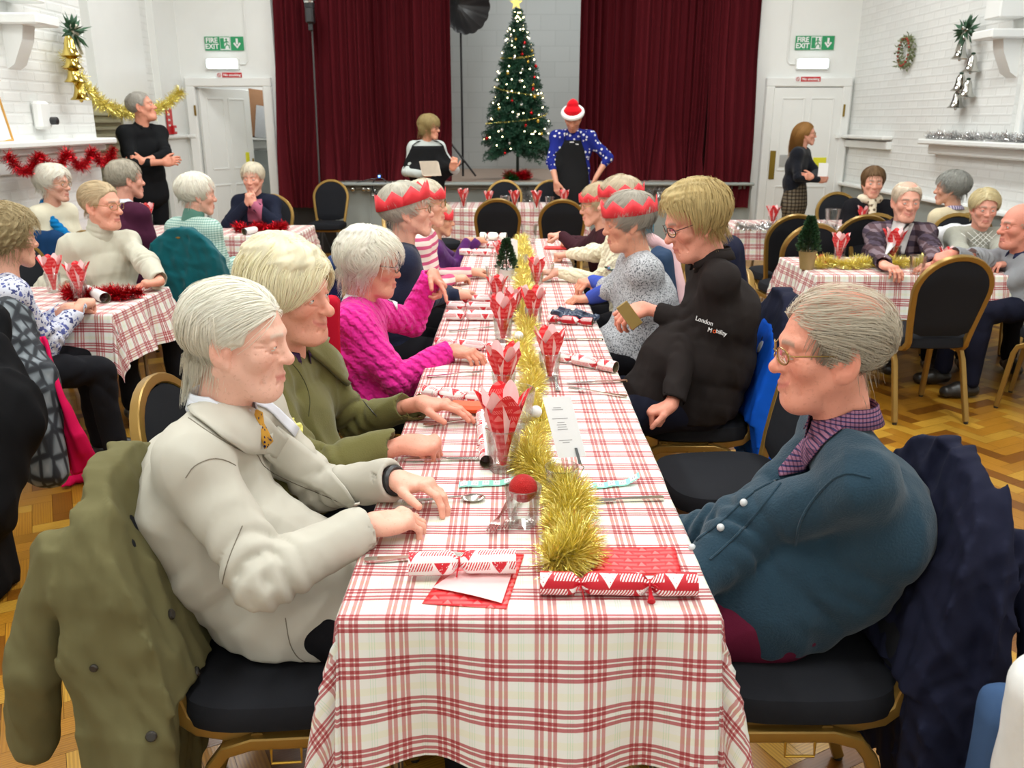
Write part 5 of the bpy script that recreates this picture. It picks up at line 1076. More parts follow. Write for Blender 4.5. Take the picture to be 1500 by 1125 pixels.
def person(label, hp, hy, hpit=0, hroll=0, ty=None, pose='sit', lean=.10, sw=.165, fat=1.0, belly=0, s=1.0, q=1, arms=(None, None), top=None, legs=None, face=None, hair=None, hunch=.03, neckop=0, sleeve=1.0, seat=.475, seed=1, wr=.004, wrf=16, arm_r=1.0, topname='jumper', core=True, kneel=.44, hem=0, pelv=None, foot=True, shoe=None, shdrop=.045, group=None, legname='trousers', skirt=False, nocol=False, ak=.048):
    face = dict(face or {}); ty = hy if ty is None else ty; hp = A(*hp); hs = s * face.get('hs', 1.0); Rh = basis(hy, hpit, hroll); t = math.radians(ty); f = A(math.cos(t), math.sin(t), 0); r = A(math.sin(t), -math.cos(t), 0); up = A(0, 0, 1)
    hq, bq, hnq = {2: (.0026, .0055, .0026), 1: (.0040, .009, .0042), 0: (.0062, .014, .0070)}[q]
    nbw = hp - Rh[:, 2] * .100 * hs - Rh[:, 1] * .035 * hs - up * .058 * s - f * .01   # base of the neck
    if neckop: nbw = nbw + f * neckop
    if pose == 'sit': pel = A(nbw[0], nbw[1], seat + .095) - f * lean
    else: pel = A(nbw[0], nbw[1], max(.8, nbw[2] - .53 * s)) - f * lean
    if pelv is not None: pel = A(*pelv)
    base = A(pel[0], pel[1], 0); root = thing('person', label, 'person', base, group)
    Ct = nbw - up * .17 * s + (pel - nbw) * .02 - f * hunch; Wa = pel * .55 + Ct * .45 - f * hunch * .6; Sh = [nbw - up * shdrop * s + r * sg * sw * s - f * .0 for sg in (-1, 1)]
    J = dict(nb=nbw, pel=pel, ch=Ct, wa=Wa, sh=Sh, f=f, r=r); G = Sdf(); F_ = fat
    G.cap(pel, Wa, .125 * F_, .122 * F_, k=.03, w=r, ws=1.28, fold=(wr * .6, 1.3, .5, .5, seed)); G.cap(Wa, Ct, .122 * F_, .112 * F_, k=.04, w=r, ws=1.32, fold=(wr * .5, 1.1, .2, .5, seed + 1)); G.cap(Ct, nbw - up * .075 - f * .01, .112 * F_, .088, k=.05, w=r, ws=1.52)
    G.cap(Sh[0] + r * .02, Sh[1] - r * .02, .068, k=.045); G.cap(nbw - up * .06, nbw - up * .015, .064, .056, k=.03) if not nocol else None
    if belly: G.ell(Wa + f * (.05 + .04 * belly) - up * .02, (.115 + .05 * belly, .115 + .05 * belly, .12 + .03 * belly), k=.05)
    core_p = []; Sc = Sdf(); Sc.cap(pel, Ct, .085, .085, w=r, ws=1.3, k=.03); Sc.cap(Ct, nbw - up * .02, .080, .040, k=.03); Sc.cap(Sh[0] + r * .03 - up * .02, Sh[1] - r * .03 - up * .02, .032, k=.03); hands = []; Cuffs = []
    sk = face.get('skin', SK['fair'])
    for i, (sg, a) in enumerate(zip((-1, 1), arms)):
        a = dict(a or {}); W = A(*a['w']) if 'w' in a else (pel + f * .30 + r * sg * .07 + up * .13 if pose == 'sit' else pel + r * sg * .22 + f * .05 - up * .12)
        d = nrm(a.get('d', (W - Sh[i]) * A(1, 1, .2))); E = ik(Sh[i], W - d * .0, .285 * s, .255 * s, a.get('e', -up * 1.0 - f * .5 + r * sg * .45)); J['e%d' % i] = E; J['w%d' % i] = W; ar = arm_r * F_ ** .3
        if a.get('none'): continue
        u1 = a.get('sl', 1.0); We = W - nrm(W - E) * .02; We = E + (We - E) * u1
        sh_ = Sh[i] - r * sg * .022 * ar - up * .016 * ar; G.cap(nbw - up * .045 + r * sg * .05, Sh[i] - up * .01, .058, .050, k=.05); G.cap(sh_ - up * .01, Ct + r * sg * .09 * F_ - up * .02, .052, .085 * F_ ** .5, k=.05); G.cap(sh_, E, .055 * ar ** .8, .050 * ar, k=ak, fold=(wr * 1.1, 2.6, .95, .28, seed + 3 + i)); G.cap(E, We, .051 * ar, .039 * ar, k=.009, fold=(wr * 1.1, 3.1, .04, .26, seed + 5 + i)); Cuffs.append((E, We, ar))
        Sc.cap(Sh[i] - r * sg * .02, E, .030, .026, k=.02); Sc.cap(E, W, .026, .024, k=.02)
        if u1 < .97: Sf = Sdf(); Sf.cap(E + (W - E) * .02, W, .038, .026, k=.01); pf = Sf.mesh(.006 if q else .01); hands.append((pf[0], pf[1], np.tile(np.array(sk), (len(pf[0]), 1))))
        if not a.get('nohand'): hands.append(hand_mesh(hnq, W, a.get('d', d), a.get('n', (0, 0, 1)), sg < 0, a.get('pose', 'relax'), s * face.get('hands', 1.0), np.array(sk) * A(1, .93, .9), a.get('curls'), a.get('spread', 1), E))
        J['cuff%d' % i] = We
    nbl = (nbw - up * .02 - hp) @ Rh / hs; P, F, C = head_mesh(hq, nbl, face); J['Rh'] = Rh; J['hp'] = hp
    parts = [(xform(P * hs, hp, Rh), F, C)] + hands
    # legs
    Lg = Sdf(); kn = []
    for sg in (-1, 1):
        hipp = pel + r * sg * .085 - up * .02
        if pose == 'sit': knee = A(hipp[0], hipp[1], seat + .045) + f * kneel * s + r * sg * .05; an = A(knee[0], knee[1], .10) + f * .02 + r * sg * .01
        else: knee = A(hipp[0], hipp[1], pel[2] * .55) + f * .03; an = A(hipp[0], hipp[1], .09) - f * .01 + r * sg * .01
        Sc.cap(hipp, knee, .055, .042, k=.02); Sc.cap(knee, an, .045, .03, k=.02); kn.append((hipp, knee, an))
        if not skirt: Lg.cap(hipp, knee, .092 * F_ ** .5, .066, k=.03, fold=(wr * .5, 2, .8, .3, seed + 8)); Lg.cap(knee, an, .066, .052, k=.02, fold=(wr * .5, 2, .1, .3, seed + 9))
        elif sg < 0: Lg.cap(pel + up * .08, pel - up * .10, .120, .135, w=r, ws=1.25, k=.03); Lg.cap(pel - up * .10, pel - up * .48, .130, .098, w=r, ws=1.3, k=.03)
    J['legs'] = kn
    if core: P, F = Sc.mesh(.016); parts.append((P, F, np.tile(np.array(sk), (len(P), 1))))
    P, F, C = merge(parts); body = link('body', fast_mesh('body', P, F, vcol=C), M_SKIN, root)
    # eyeballs
    if face.get('eye', .75) > 0 and q > 0:
        b = MB(); c = MB(); dd = MB()
        for sg in (-1, 1): b.ell((sg * .031, .0718, .006), .0124, 16); c.ell((sg * .031 + .002 * face.get('look', 0), .0808, .006), (.0052, .0036, .0052), 12); dd.ell((sg * .031 + .002 * face.get('look', 0), .0832, .006), (.0024, .0018, .0024), 10)
        for m_, nm_, mt in ((b, 'eyeballs', M_EYE), (c, 'irises', M_IRIS), (dd, 'pupils', M_PUPIL)):
            m_.v = [xform(x * hs, hp, Rh) for x in m_.v]; m_.build(nm_, mt, root)
    # garment
    for E, We, ar in Cuffs:
        if q == 2: dcu = nrm(We - E); G.cap(We - dcu * .012, We + dcu * .06, .031 * ar ** .5, k=.004, op='s'); G.fn((lambda We, dcu: lambda p: np.maximum(-((p - We) @ dcu - .012), np.linalg.norm((p - We) - ((p - We) @ dcu)[..., None] * dcu, axis=-1) - .062))(We, dcu), We - .08, We + .08, .004, 's')
    if hem: 
        if pose == 'stand': G.cap(pel, pel - up * hem, .128 * F_, .135 * F_, w=r, ws=1.3, k=.03)
        else: G.cap(pel + f * .0, pel + f * .04 - up * hem, .128 * F_, .125 * F_, w=r, ws=1.3, k=.03); G.cap(pel, pel + f * .19 - up * .005, .112 * F_, .105 * F_, w=r, ws=1.35, k=.05)
    if pose == 'sit': G.fn(lambda p: seat + .012 - p[..., 2], (-9, -9, -9), (9, 19, 9), .012, 'i')
    w1, w2 = wrinkle(wr * 1.5, wrf * .62, seed, (1, 1, .6)), wrinkle(wr * .5, wrf * 2.3, seed + 50, (1, 1, .55)); P, F = G.mesh(bq, lambda p: w1(p) + w2(p)); P = relax(P, F, 1, .4); g_ = None
    me = fast_mesh(topname, P, F); J['bvh'] = BVHTree.FromPolygons([Vector(x) for x in P], [tuple(x) for x in F.tolist()]) if q == 2 or face.get('bvh') else None
    J['top'] = link(topname, me, top, root); P, F = Lg.mesh(bq * 1.2, wrinkle(wr, 12, seed + 2)); link(legname, fast_mesh(legname, P, F), legs or M_BLACKC, root)
    if foot:
        for hipp, knee, an in kn:
            S = Sdf(); S.ell(an + f * .07 - up * .05, (.05, .05, .05), k=.02); S.cap(an - f * .02 - up * .055, an + f * .15 - up * .062, .040, .036, k=.03, w=r, ws=1.05); S.fn(lambda p: .003 - p[..., 2], an - .3, an + .3, .003, 'i'); P, F = S.mesh(.009); link('shoe', fast_mesh('shoe', P, F), shoe or M_SHOE, root)
    if hair: hs_ = dict(hair); hair_build(dict(hs_), np.zeros(3), np.eye(3), q == 2, 'hair', None) if False else _hair(hs_, hp, Rh, hs, q, root)
    J['root'] = root; J['hs'] = hs; J['nbw'] = nbw
    return J
def _hair(st, hp, Rh, hs, q, root):
    return hair_build(st, hp, Rh * hs, q == 2, st.get('name', 'hair'), root)
M_BLACKC = cloth(rgb(24, 24, 28), 'weave', 500, .2); M_SHOE = plain((.02, .018, .016), .35)
def local(J, pts): return [xform(A(*p) * J['hs'], J['hp'], J['Rh']) for p in pts]
def glasses(J, mat, rim=.0016, w=.023, hgt=.017, temple=.0015, lens=True):
    R = []; t = thing('x', '', '') if False else None; b = MB()
    for s in (-1, 1):
        b.tube(local(J, [(s * .032 + w * math.copysign(abs(math.cos(a)) ** .8, math.cos(a)), .100 - .012 * ((s * .032 + w * math.cos(a)) * s / .055) ** 2, .004 + hgt * math.copysign(abs(math.sin(a)) ** .8, math.sin(a))) for a in np.linspace(0, 2 * PI, 25)[:-1]]), rim, 6, closed=True)
        b.tube(local(J, [(s * .055, .088, .010), (s * .070, .080, .012), (s * .078, .03, .012), (s * .080, -.01, .010), (s * .080, -.03, -.008)]), temple, 6)
    b.tube(local(J, [(-.010, .100, .008), (0, .104, .011), (.010, .100, .008)]), rim, 6); g = b.build('glasses', mat, J['root'])
    if lens:
        c = MB()
        for s in (-1, 1): c.add(local(J, [(s * .032, .0995, .004)] + [(s * .032 + w * .97 * math.cos(a), .0985 - .012 * ((s * .032 + w * math.cos(a)) * s / .055) ** 2, .004 + hgt * .97 * math.sin(a)) for a in np.linspace(0, 2 * PI, 17)[:-1]]), [(0, i + 1, (i + 1) % 16 + 1) for i in range(16)])
        c.build('lenses', M_LENS, g)
    return g
def hit(J, px, py, off=.0):
    o = Vector(CP); d = Vector(ray(px, py)); l, n, i, ds = J['bvh'].ray_cast(o, d)
    if l is None:
        # nearest garment point to the line of sight
        best = None
        for tt in np.linspace(.8, 4.5, 75):
            l2, n2, i2, d2 = J['bvh'].find_nearest(o + d * tt)
            if best is None or d2 < best[2]: best = (l2, n2, d2)
        l, n = best[0], best[1]
    if n.dot(d) > 0: n = -n
    return A(*l) + A(*n) * off, A(*n)
def seam(J, pts, r, mat, name='seam', off=.0005, n=8):
    P = []
    for _ in range(2 if len(pts) > 2 else 0): pts = [pts[0]] + [(a[0] * (1 - t) + b_[0] * t, a[1] * (1 - t) + b_[1] * t) for a, b_ in zip(pts, pts[1:]) for t in (.25, .75)] + [pts[-1]]
    n = max(2, n // 3) if len(pts) > 6 else n
    for (x0, y0), (x1, y1) in zip(pts, pts[1:]): P += [(x0 + (x1 - x0) * t / n, y0 + (y1 - y0) * t / n) for t in range(n)]
    P.append(pts[-1]); Q = [hit(J, x, y, off)[0] for x, y in P]; K = [Q[0]]
    for k in Q[1:]:
        if .0005 < np.linalg.norm(k - K[-1]) < .09: K.append(k)
    if len(K) < 2: return None
    b = MB(); b.tube(K, r, 6); return b.build(name, mat, J['top'])
def patch(J, poly, mat, name, off=.004, n=14, parent=None, th=.003, rows=None):
    """quad given by 4 pixel corners (or two pixel polylines of equal length) laid on the garment"""
    if rows is None: a, b_, c, d = [A(*p) for p in poly]; rows = ([a, b_], [d, c])
    top, bot = [np.array(x, float) for x in rows]; tt = np.linspace(0, 1, n); ti = np.linspace(0, 1, len(top)); T = np.stack([np.interp(tt, ti, top[:, k]) for k in (0, 1)], 1); B = np.stack([np.interp(tt, ti, bot[:, k]) for k in (0, 1)], 1)
    G = []
    for i in range(n): G.append([hit(J, *(T[i] * (1 - v) + B[i] * v), off)[0] for v in np.linspace(0, 1, 7)])
    b = MB(); b.grid(G, uv=[[(q_[0], q_[2]) for q_ in r_] for r_ in G]); o = b.build(name, mat, parent or J['top'], True, 0); m = o.modifiers.new('s', 'SOLIDIFY'); m.thickness = th; m.offset = 0; return o
def crown(J, mat, base=.045, h=.055, tilt=0, teeth=9, rr=(.093, .112), name='paper_crown', seed=0, thin=.0006):
    b = MB(); G = []; q = random.Random(seed); n = teeth * 4
    for i in range(n + 1):
        a = 2 * PI * i / n; k = i % 4; z0 = base + tilt * math.sin(a) ; H = h * 1.25 * (1.0 if k == 2 else .75 if k in (1, 3) else .5); z0 = z0 - .010; fl = 1 + .02 * math.sin(5 * a + seed)
        G.append([((rr[0] + .005) * fl * math.cos(a) * e, ((rr[1] + .005) * math.sin(a)) * fl * e - .018, z) for e, z in ((1.0, z0), (1.01, z0 + H * .5), (1.0, z0 + H))])
    G = [[local(J, [p])[0] for p in r_] for r_ in G]; b.grid(G); o = b.build(name, mat, J['root'], False, 0); m = o.modifiers.new('s', 'SOLIDIFY'); m.thickness = .0012; return o
# ------------------------------------------------------------------ the people
WH = rgb(236, 232, 220); GH = rgb(176, 170, 158); SG = rgb(208, 202, 188)
T = lambda px, py, z: at(px, py, Z=z)
AT = lambda px, py, Y: at(px, py, Y=Y)
dirp = lambda a, b_: nrm(np.asarray(b_) - np.asarray(a))
def hnd(a, b_, z=.765, zb=None, **k):
    """wrist pixel, fingertip pixel on a level z"""
    W = T(*a, z); return dict(w=W, d=dirp(W, T(*b_, z - .01 if zb is None else zb)), **k)
# ---- L1 cream blazer
BLZ = cloth(rgb(192, 188, 176), 'weave', 700, .04, .15, big=4)
L1 = person('white haired person in a cream blazer and yellow spotted tie, nearest on the left', AT(352, 500, 1.78), -2, -6, 0, ty=-4, q=2, lean=-.10, sw=.185, fat=1.28, arm_r=1.25, belly=.5, wr=.0085, wrf=10, seed=4, top=BLZ, topname='blazer', nocol=True, ak=.028, hunch=.07, hem=.13, shdrop=.035,
    arms=(hnd((582, 703), (676, 722), .79, pose='relax', n=(0, .25, 1), e=(.2, .3, -1)), hnd((545, 768), (640, 752), .775, pose='hold', n=(-.1, -.1, 1), e=(.42, -.40, -1), curls=((30, 40, 20), (34, 44, 22), (36, 46, 24), (38, 48, 24), 30))),
    face=dict(age=1, skin=rgb(232, 184, 164), eye=.25, nose=1.05, smile=.1, jaw=1.02, spots=1, ear=1.12, jowl=.4, flush=.8, hs=1.03, browc=rgb(220, 205, 190)),
    hair=dict(line='full', t=.005, flow='backside', n=4200, len=.13, r=.0007, col=WH, cap=1, rough=.001, bald=None, wild=.10, lift=1.2, free=0, tip=.06, grav=.5, mask=lambda p: (p[:, 2] > -.055) & ((p[:, 2] > .012) | (p[:, 1] < -.03)) & ((p[:, 2] < .10) | (np.random.RandomState(3).uniform(0, 1, len(p)) < .75))))
def extra_hair(J, st): return hair_build(dict(st), J['hp'], J['Rh'] * J['hs'], True, st.get('name', 'hair'), J['root'])
extra_hair(L1, dict(name='hair_back', line='full', t=.010, flow='down', n=1600, len=.085, r=.0006, col=rgb(226, 220, 205), cap=1, rough=.004, bald=.045, baldback=.03, wild=.10, tip=.10, rise=.0, seed=5, free=0, crown=(0, -.02, .05), cutface=1, mask=lambda p: (p[:, 1] < -.02) & (p[:, 2] < .08)))
SHIRT = plain(rgb(222, 226, 236), .7, var=.02)
def collar(J, mat, r0=.058, r1=.064, h=.035, tilt=.35, name='shirt_collar', drop=.0, gap=.7, th=.003, back=.006):
    """standing collar round the neck, open at the front by gap radians"""
    nb, f, r = J['nbw'], J['f'], J['r']; ax = nrm(J['hp'] - J['Rh'][:, 2] * .09 * J['hs'] - nb); G = []; c = nb + A(0, 0, .012 + drop)
    for a in np.linspace(gap / 2, 2 * PI - gap / 2, 40):
        e = f * math.cos(a) + r * math.sin(a); fr = max(0, math.cos(a)); w = 1 + .10 * fr; lo = c + e * r1 * w - A(0, 0, fr * .035); hi_ = c + e * r0 * w + A(0, 0, h - fr * .040) + f * .004; bk = hi_ + e * .008 - A(0, 0, h * .9 + fr * .02) ; G.append([lo, (lo + hi_) / 2 - e * .001, hi_, hi_ + e * .004 - A(0, 0, .004), bk])
    b = MB(); b.grid(G); o = b.build(name, mat, J['root'], True, 0); m = o.modifiers.new('s', 'SOLIDIFY'); m.thickness = th; return o
patch(L1, None, SHIRT, 'shirt_front', .004, 12, rows=([(303, 562), (350, 585), (392, 600), (430, 640)], [(300, 560), (345, 572), (400, 592), (436, 628)]))
collar(L1, SHIRT, .062, .070, .040, gap=.5)
# lapel, collar fall, seams, buttons, handkerchief and tie placed on the cloth
patch(L1, None, BLZ, 'jacket_collar', .009, 16, th=.005, rows=([(276, 592), (300, 572), (340, 590), (380, 608), (420, 640)], [(280, 610), (318, 640), (352, 662), (374, 664), (405, 668)]))
patch(L1, None, BLZ, 'lapel', .008, 20, th=.004, rows=([(404, 622), (440, 652), (480, 684), (510, 714), (528, 742)], [(378, 648), (384, 672), (430, 700), (480, 722), (520, 744)]))
M_SEAM = plain(rgb(120, 112, 98), .8); M_BTN = plain(rgb(92, 70, 48), .25)
for pts in ([(276, 612), (310, 636), (362, 666), (376, 662), (386, 686), (430, 708), (480, 728), (524, 748)], [(272, 700), (285, 680), (320, 668), (360, 690), (392, 740), (415, 800), (430, 850)], [(418, 905), (425, 950), (445, 972), (480, 970)], [(355, 770), (330, 830), (322, 880)]): seam(L1, pts, .0011, M_SEAM)
TIE = cloth(rgb(200, 150, 60), 'blotch', 600, .05, .1, c2=rgb(30, 34, 80), bs=95.0); b = None
tq = [local(L1, [p])[0] for p in ((0, .06, -.155), (0, .085, -.19))]; nb, f_, r_ = L1['nbw'], L1['f'], L1['r']; b = MB(); K = nb + f_ * .075 + A(0, 0, -.018)
G = [[K + r_ * s * w_ + f_ * dx + A(0, 0, dz) for s in (-1, -.5, 0, .5, 1)] for dx, dz, w_ in ((-.004, .014, .014), (.006, .008, .017), (.008, -.014, .012), (.012, -.03, .018), (.022, -.06, .022))]; b.grid(G); o = b.build('necktie', TIE, L1['root'], True, 0); o.modifiers.new('s', 'SOLIDIFY').thickness = .006
S = Sdf(); hq_, hn_ = hit(L1, 440, 622, .012); S.ell(hq_ + A(.0, -.002, .01), (.012, .008, .024), k=.01); S.ell(hq_ + A(.014, .002, .004), (.010, .007, .02), k=.006); P, F = S.mesh(.0025, wrinkle(.003, 160, 2)); link('pocket_handkerchief', fast_mesh('h', P, F), plain(rgb(238, 232, 130), .6), L1['root'])
for i in (0, 1): q_, n_q = hit(L1, 518 + i * 8, 848 - i * 7, .001); b = MB(); b.ell(q_, .0055, 10); b.build('cuff_button', M_BTN, L1['top'])
b = MB(); c_ = L1['cuff0']; d_ = nrm(c_ - L1['e0']); x_ = nrm(np.cross(d_, (0, 0, 1))); y_ = np.cross(x_, d_); b.tube([c_ + d_ * .012 + (x_ * math.cos(a) * 1.1 + y_ * math.sin(a)) * .029 for a in np.linspace(0, 2 * PI, 21)[:-1]], .008, 6, closed=True); b.build('wristwatch', M_BLACKP, L1['root'])
# ---- L2 olive fleece
OLV = cloth(rgb(104, 100, 58), 'fleece', 900, .10, .35)
L2 = person('smiling white haired person in an olive green fleece, second on the left', AT(428, 432, 2.28), -22, -4, 4, ty=-12, q=2, lean=.06, sw=.18, fat=1.28, arm_r=1.25, belly=.8, wr=.0085, wrf=11, seed=11, top=OLV, topname='fleece_jacket', hunch=.03, hem=.05,
    arms=(hnd((617, 590), (706, 600), .785, pose='flat', n=(0, .1, 1), e=(.2, .4, -1)), hnd((594, 650), (650, 652), .775, pose='fist', n=(0, -.2, 1), e=(.3, -.4, -1))),
    face=dict(age=1, skin=rgb(224, 160, 138), eye=.45, nose=1.35, smile=1.3, jaw=1.05, cheek=1.12, ear=1.05, flush=1.1, hs=1.07, jowl=.3, browc=rgb(214, 190, 170)),
    hair=dict(line='full', t=.026, flow='side', part=-.03, fb=-.25, n=3600, len=.12, r=.0007, col=rgb(236, 228, 198), wild=.35, rise=-.012, rough=.005, tip=.05, vol=[((0, -.045, .10), (.075, .08, .05)), ((.03, .035, .10), (.05, .045, .03))], cutface=1))
patch(L2, None, OLV, 'fleece_collar', .012, 14, th=.010, rows=([(425, 500), (450, 520), (475, 538), (505, 566)], [(448, 478), (462, 482), (490, 500), (520, 545)]))
collar(L2, cloth(rgb(70, 50, 84), 'weave', 500, .3), .062, .072, .03, gap=.8)
seam(L2, [(482, 520), (500, 545), (530, 585), (552, 610)], .0016, M_BLACKP, 'zip'); seam(L2, [(415, 520), (440, 545), (455, 580), (452, 610)], .0013, plain(rgb(70, 68, 40), .9))
# ---- L3 pink cable cardigan
PNK = cloth(rgb(226, 44, 150), 'cable', 900, .10, .9)
L3 = person('white haired person in a bright pink cable cardigan, pointing', AT(546, 388, 3.22), 4, -8, 0, ty=0, q=2, lean=.05, sw=.15, fat=1.12, arm_r=1.15, belly=.3, wr=.005, wrf=16, seed=21, top=PNK, topname='cardigan', s=.93, hem=.06,
    arms=(dict(w=AT(634, 400, 3.52), d=dirp(AT(634, 400, 3.5), AT(664, 442, 3.42)), pose='point', n=(.5, .2, .8), e=(-.2, .3, -1)), hnd((664, 512), (706, 522), .775, pose='relax', n=(0, -.1, 1), e=(-.1, -.3, -1))),
    face=dict(age=1, skin=rgb(214, 150, 128), eye=.5, nose=.9, smile=.2, ear=.95, hs=1.06, jowl=.3), hair=dict(line='bob', t=.024, flow='down', n=3200, len=.10, r=.0009, col=WH, wild=.5, rough=.006, tip=.12, rise=.012, crown=(0, -.03, .10), vol=[((0, -.05, .07), (.085, .085, .07))]))
glasses(L3, M_BLACKP); collar(L3, plain((.80, .78, .80), .8), .050, .062, .030, gap=.6, drop=.0)
patch(L3, None, plain((.80, .78, .80), .8), 'blouse_collar', .006, 12, rows=([(538, 408), (555, 420), (568, 432), (580, 455)], [(548, 404), (566, 412), (580, 422), (582, 440)]))
# ---- L4 navy with paper crown
CR_RED = plain(rgb(226, 50, 60), .55, var=.06)
L4 = person('person in a navy jumper, glasses and red paper crown, left of the long table', AT(598, 310, 4.05), 8, 6, 0, ty=10, q=1, lean=.06, sw=.15, fat=1.05, arm_r=1.05, s=.97, seed=31, top=cloth(rgb(34, 40, 62), 'knit', 500), topname='jumper',
    arms=(hnd((672, 432), (700, 420), .775, pose='flat'), hnd((660, 428), (694, 412), .775, pose='relax', e=(-.1, -.3, -1))), face=dict(age=1, skin=rgb(226, 172, 150), eye=.9, nose=1.05, smile=-.2, hs=1.07, ear=1, bvh=1), hair=dict(line='full', t=.016, flow='down', n=1600, len=.06, r=.0009, col=rgb(200, 196, 182), wild=.3))
glasses(L4, plain(rgb(130, 96, 50), .3, .3), rim=.002); crown(L4, CR_RED, .045, .06, .02, 9, (.094, .118), seed=1)
# ---- L5 striped
L5 = person('person in a pink and white striped top and red paper crown', AT(626, 300, 4.72), -8, 0, 0, ty=-5, q=1, lean=.06, sw=.145, fat=1.08, s=.95, seed=41, top=stripes_mat(rgb(236, 222, 214), rgb(206, 90, 130), 24, 2, .42), topname='striped_jumper',
    arms=(hnd((690, 398), (715, 396), .775, pose='relax'), hnd((664, 408), (700, 404), .775, pose='relax', e=(-.1, -.3, -1))), face=dict(age=1, skin=rgb(228, 176, 150), eye=.8, hs=1.04), hair=dict(line='full', t=.018, flow='down', n=900, len=.06, r=.001, col=rgb(214, 206, 186), wild=.4))
glasses(L5, M_GOLDPAINT, lens=False); crown(L5, CR_RED, .045, .05, .0, 9, (.094, .116), seed=2)
# ---- L6 purple
L6 = person('person in a purple jumper and red paper crown, far left end', AT(644, 322, 6.0), 2, -4, 0, ty=5, q=1, lean=.16, sw=.14, fat=1.02, s=.90, seed=51, seat=.42, top=cloth(rgb(88, 38, 104), 'knit', 500), topname='jumper',
    arms=(hnd((700, 352), (712, 346), .79, pose='relax'), hnd((684, 352), (706, 343), .79, pose='relax', e=(-.1, -.3, -1))), face=dict(age=1, skin=rgb(216, 164, 132), eye=.5, nose=1.0, hs=1.05, ear=1.1), hair=dict(line='short', t=.014, flow='down', n=800, len=.05, r=.0012, col=rgb(206, 196, 170), wild=.4))
crown(L6, CR_RED, .03, .058, -.015, 8, (.092, .114), seed=3)
# ---- R1 teal cardigan
TEAL = cloth(rgb(38, 60, 74), 'fleece', 700, .12, .8)
R1 = person('person in gold rimmed glasses and dark teal cardigan, nearest on the right', AT(1212, 515, 1.74), 176, -4, 0, ty=172, q=2, lean=-.12, sw=.185, fat=1.12, arm_r=1.35, belly=.7, wr=.009, wrf=11, seed=61, nocol=True, ak=.020, top=TEAL, topname='cardigan', hunch=.07, hem=.15, shdrop=.06, legs=cloth(rgb(96, 26, 50), 'weave', 500),
    arms=(dict(w=A(.30, 1.92, .60), d=(-1, .1, -.1), pose='relax', e=(.4, .3, -1)), dict(w=A(.30, 1.54, .62), d=(-1, .3, -.15), pose='relax', e=(.9, -.5, -1.2))),
    face=dict(age=1, skin=rgb(222, 152, 128), eye=.5, nose=1.1, smile=1.0, jaw=1.05, ear=1.35, jowl=.7, flush=1.2, hs=1.05, stubble=.2), hair=dict(line='short', t=.010, flow='backside', n=3200, len=.085, r=.0006, col=rgb(190, 180, 162), cap=0, wild=.5, lift=1.4, tip=.07, rise=-.01, grav=.2, mask=lambda p: (p[:, 2] < .085) | (p[:, 1] > .03) | (np.random.RandomState(8).uniform(0, 1, len(p)) < .3)))
extra_hair(R1, dict(name='hair_back', line='short', t=.009, flow='down', n=1500, len=.06, r=.0006, col=rgb(150, 140, 124), cap=1, rough=.002, bald=.06, baldback=.015, wild=.25, tip=.03, seed=6))
glasses(R1, plain(rgb(150, 122, 70), .25, .8), hgt=.016)
CHK = stripes_mat(rgb(140, 96, 118), rgb(56, 50, 88), 120, 2, .35, rgb(190, 175, 190), 120, 0)
patch(R1, None, CHK, 'shirt_front', .006, 18, rows=([(1280, 575), (1230, 600), (1195, 630), (1170, 655), (1140, 690)], [(1282, 588), (1245, 622), (1210, 650), (1180, 690), (1142, 700)]))
collar(R1, CHK, .062, .074, .042, gap=.5)
for (x, y) in ((1090, 737), (1056, 773), (1015, 803)): q_, n_q = hit(R1, x, y, .002); b = MB(); b.ell(q_, .0085, 12); b.build('button', plain(rgb(200, 204, 206), .2), R1['top'])
for pts in ([(1140, 702), (1100, 722), (1060, 762), (1020, 792)], [(1144, 708), (1112, 748), (1078, 786), (1040, 820)], [(1165, 800), (1172, 760), (1200, 720), (1235, 690), (1275, 700)]): seam(R1, pts, .003, TEAL, 'knitted_edge', .001)
# ---- R2 black jacket
BLK = cloth(rgb(38, 33, 32), 'weave', 500, .12, .3)
R2 = person('sandy haired person in a black work jacket and glasses, looking down', AT(1016, 326, 3.22), 190, -20, 0, ty=182, q=2, lean=-.02, sw=.175, shdrop=.03, fat=1.2, arm_r=1.15, belly=1.6, wr=.009, wrf=10, seed=71, top=BLK, topname='work_jacket', hunch=.05, hem=.08, legs=cloth(rgb(28, 30, 44), 'weave', 500),
    arms=(dict(w=AT(943, 450, 3.35), d=dirp(AT(945, 448, 3.3), AT(915, 462, 3.25)), pose='hold', n=(-.3, -.5, .8), e=(.5, .3, -1)), dict(w=AT(985, 592, 2.95), d=(-1, .2, -.5), pose='fist', e=(1, -.1, -.9))),
    face=dict(age=1, skin=rgb(224, 156, 134), eye=.2, nose=1.15, smile=-.2, cheek=1.1, jaw=1.05, jowl=.9, hs=1.08, flush=1.0), hair=dict(line='full', t=.024, flow='side', part=.02, fb=.2, n=3400, len=.065, r=.0009, col=rgb(190, 168, 116), wild=.6, rough=.006, tip=.08, rise=.014, vol=[((0, .0, .105), (.07, .08, .035))]))
glasses(R2, M_BLACKP); collar(R2, BLK, .066, .078, .045, gap=.9, th=.008)
q_, n_q = hit(R2, 1043, 475, .003)
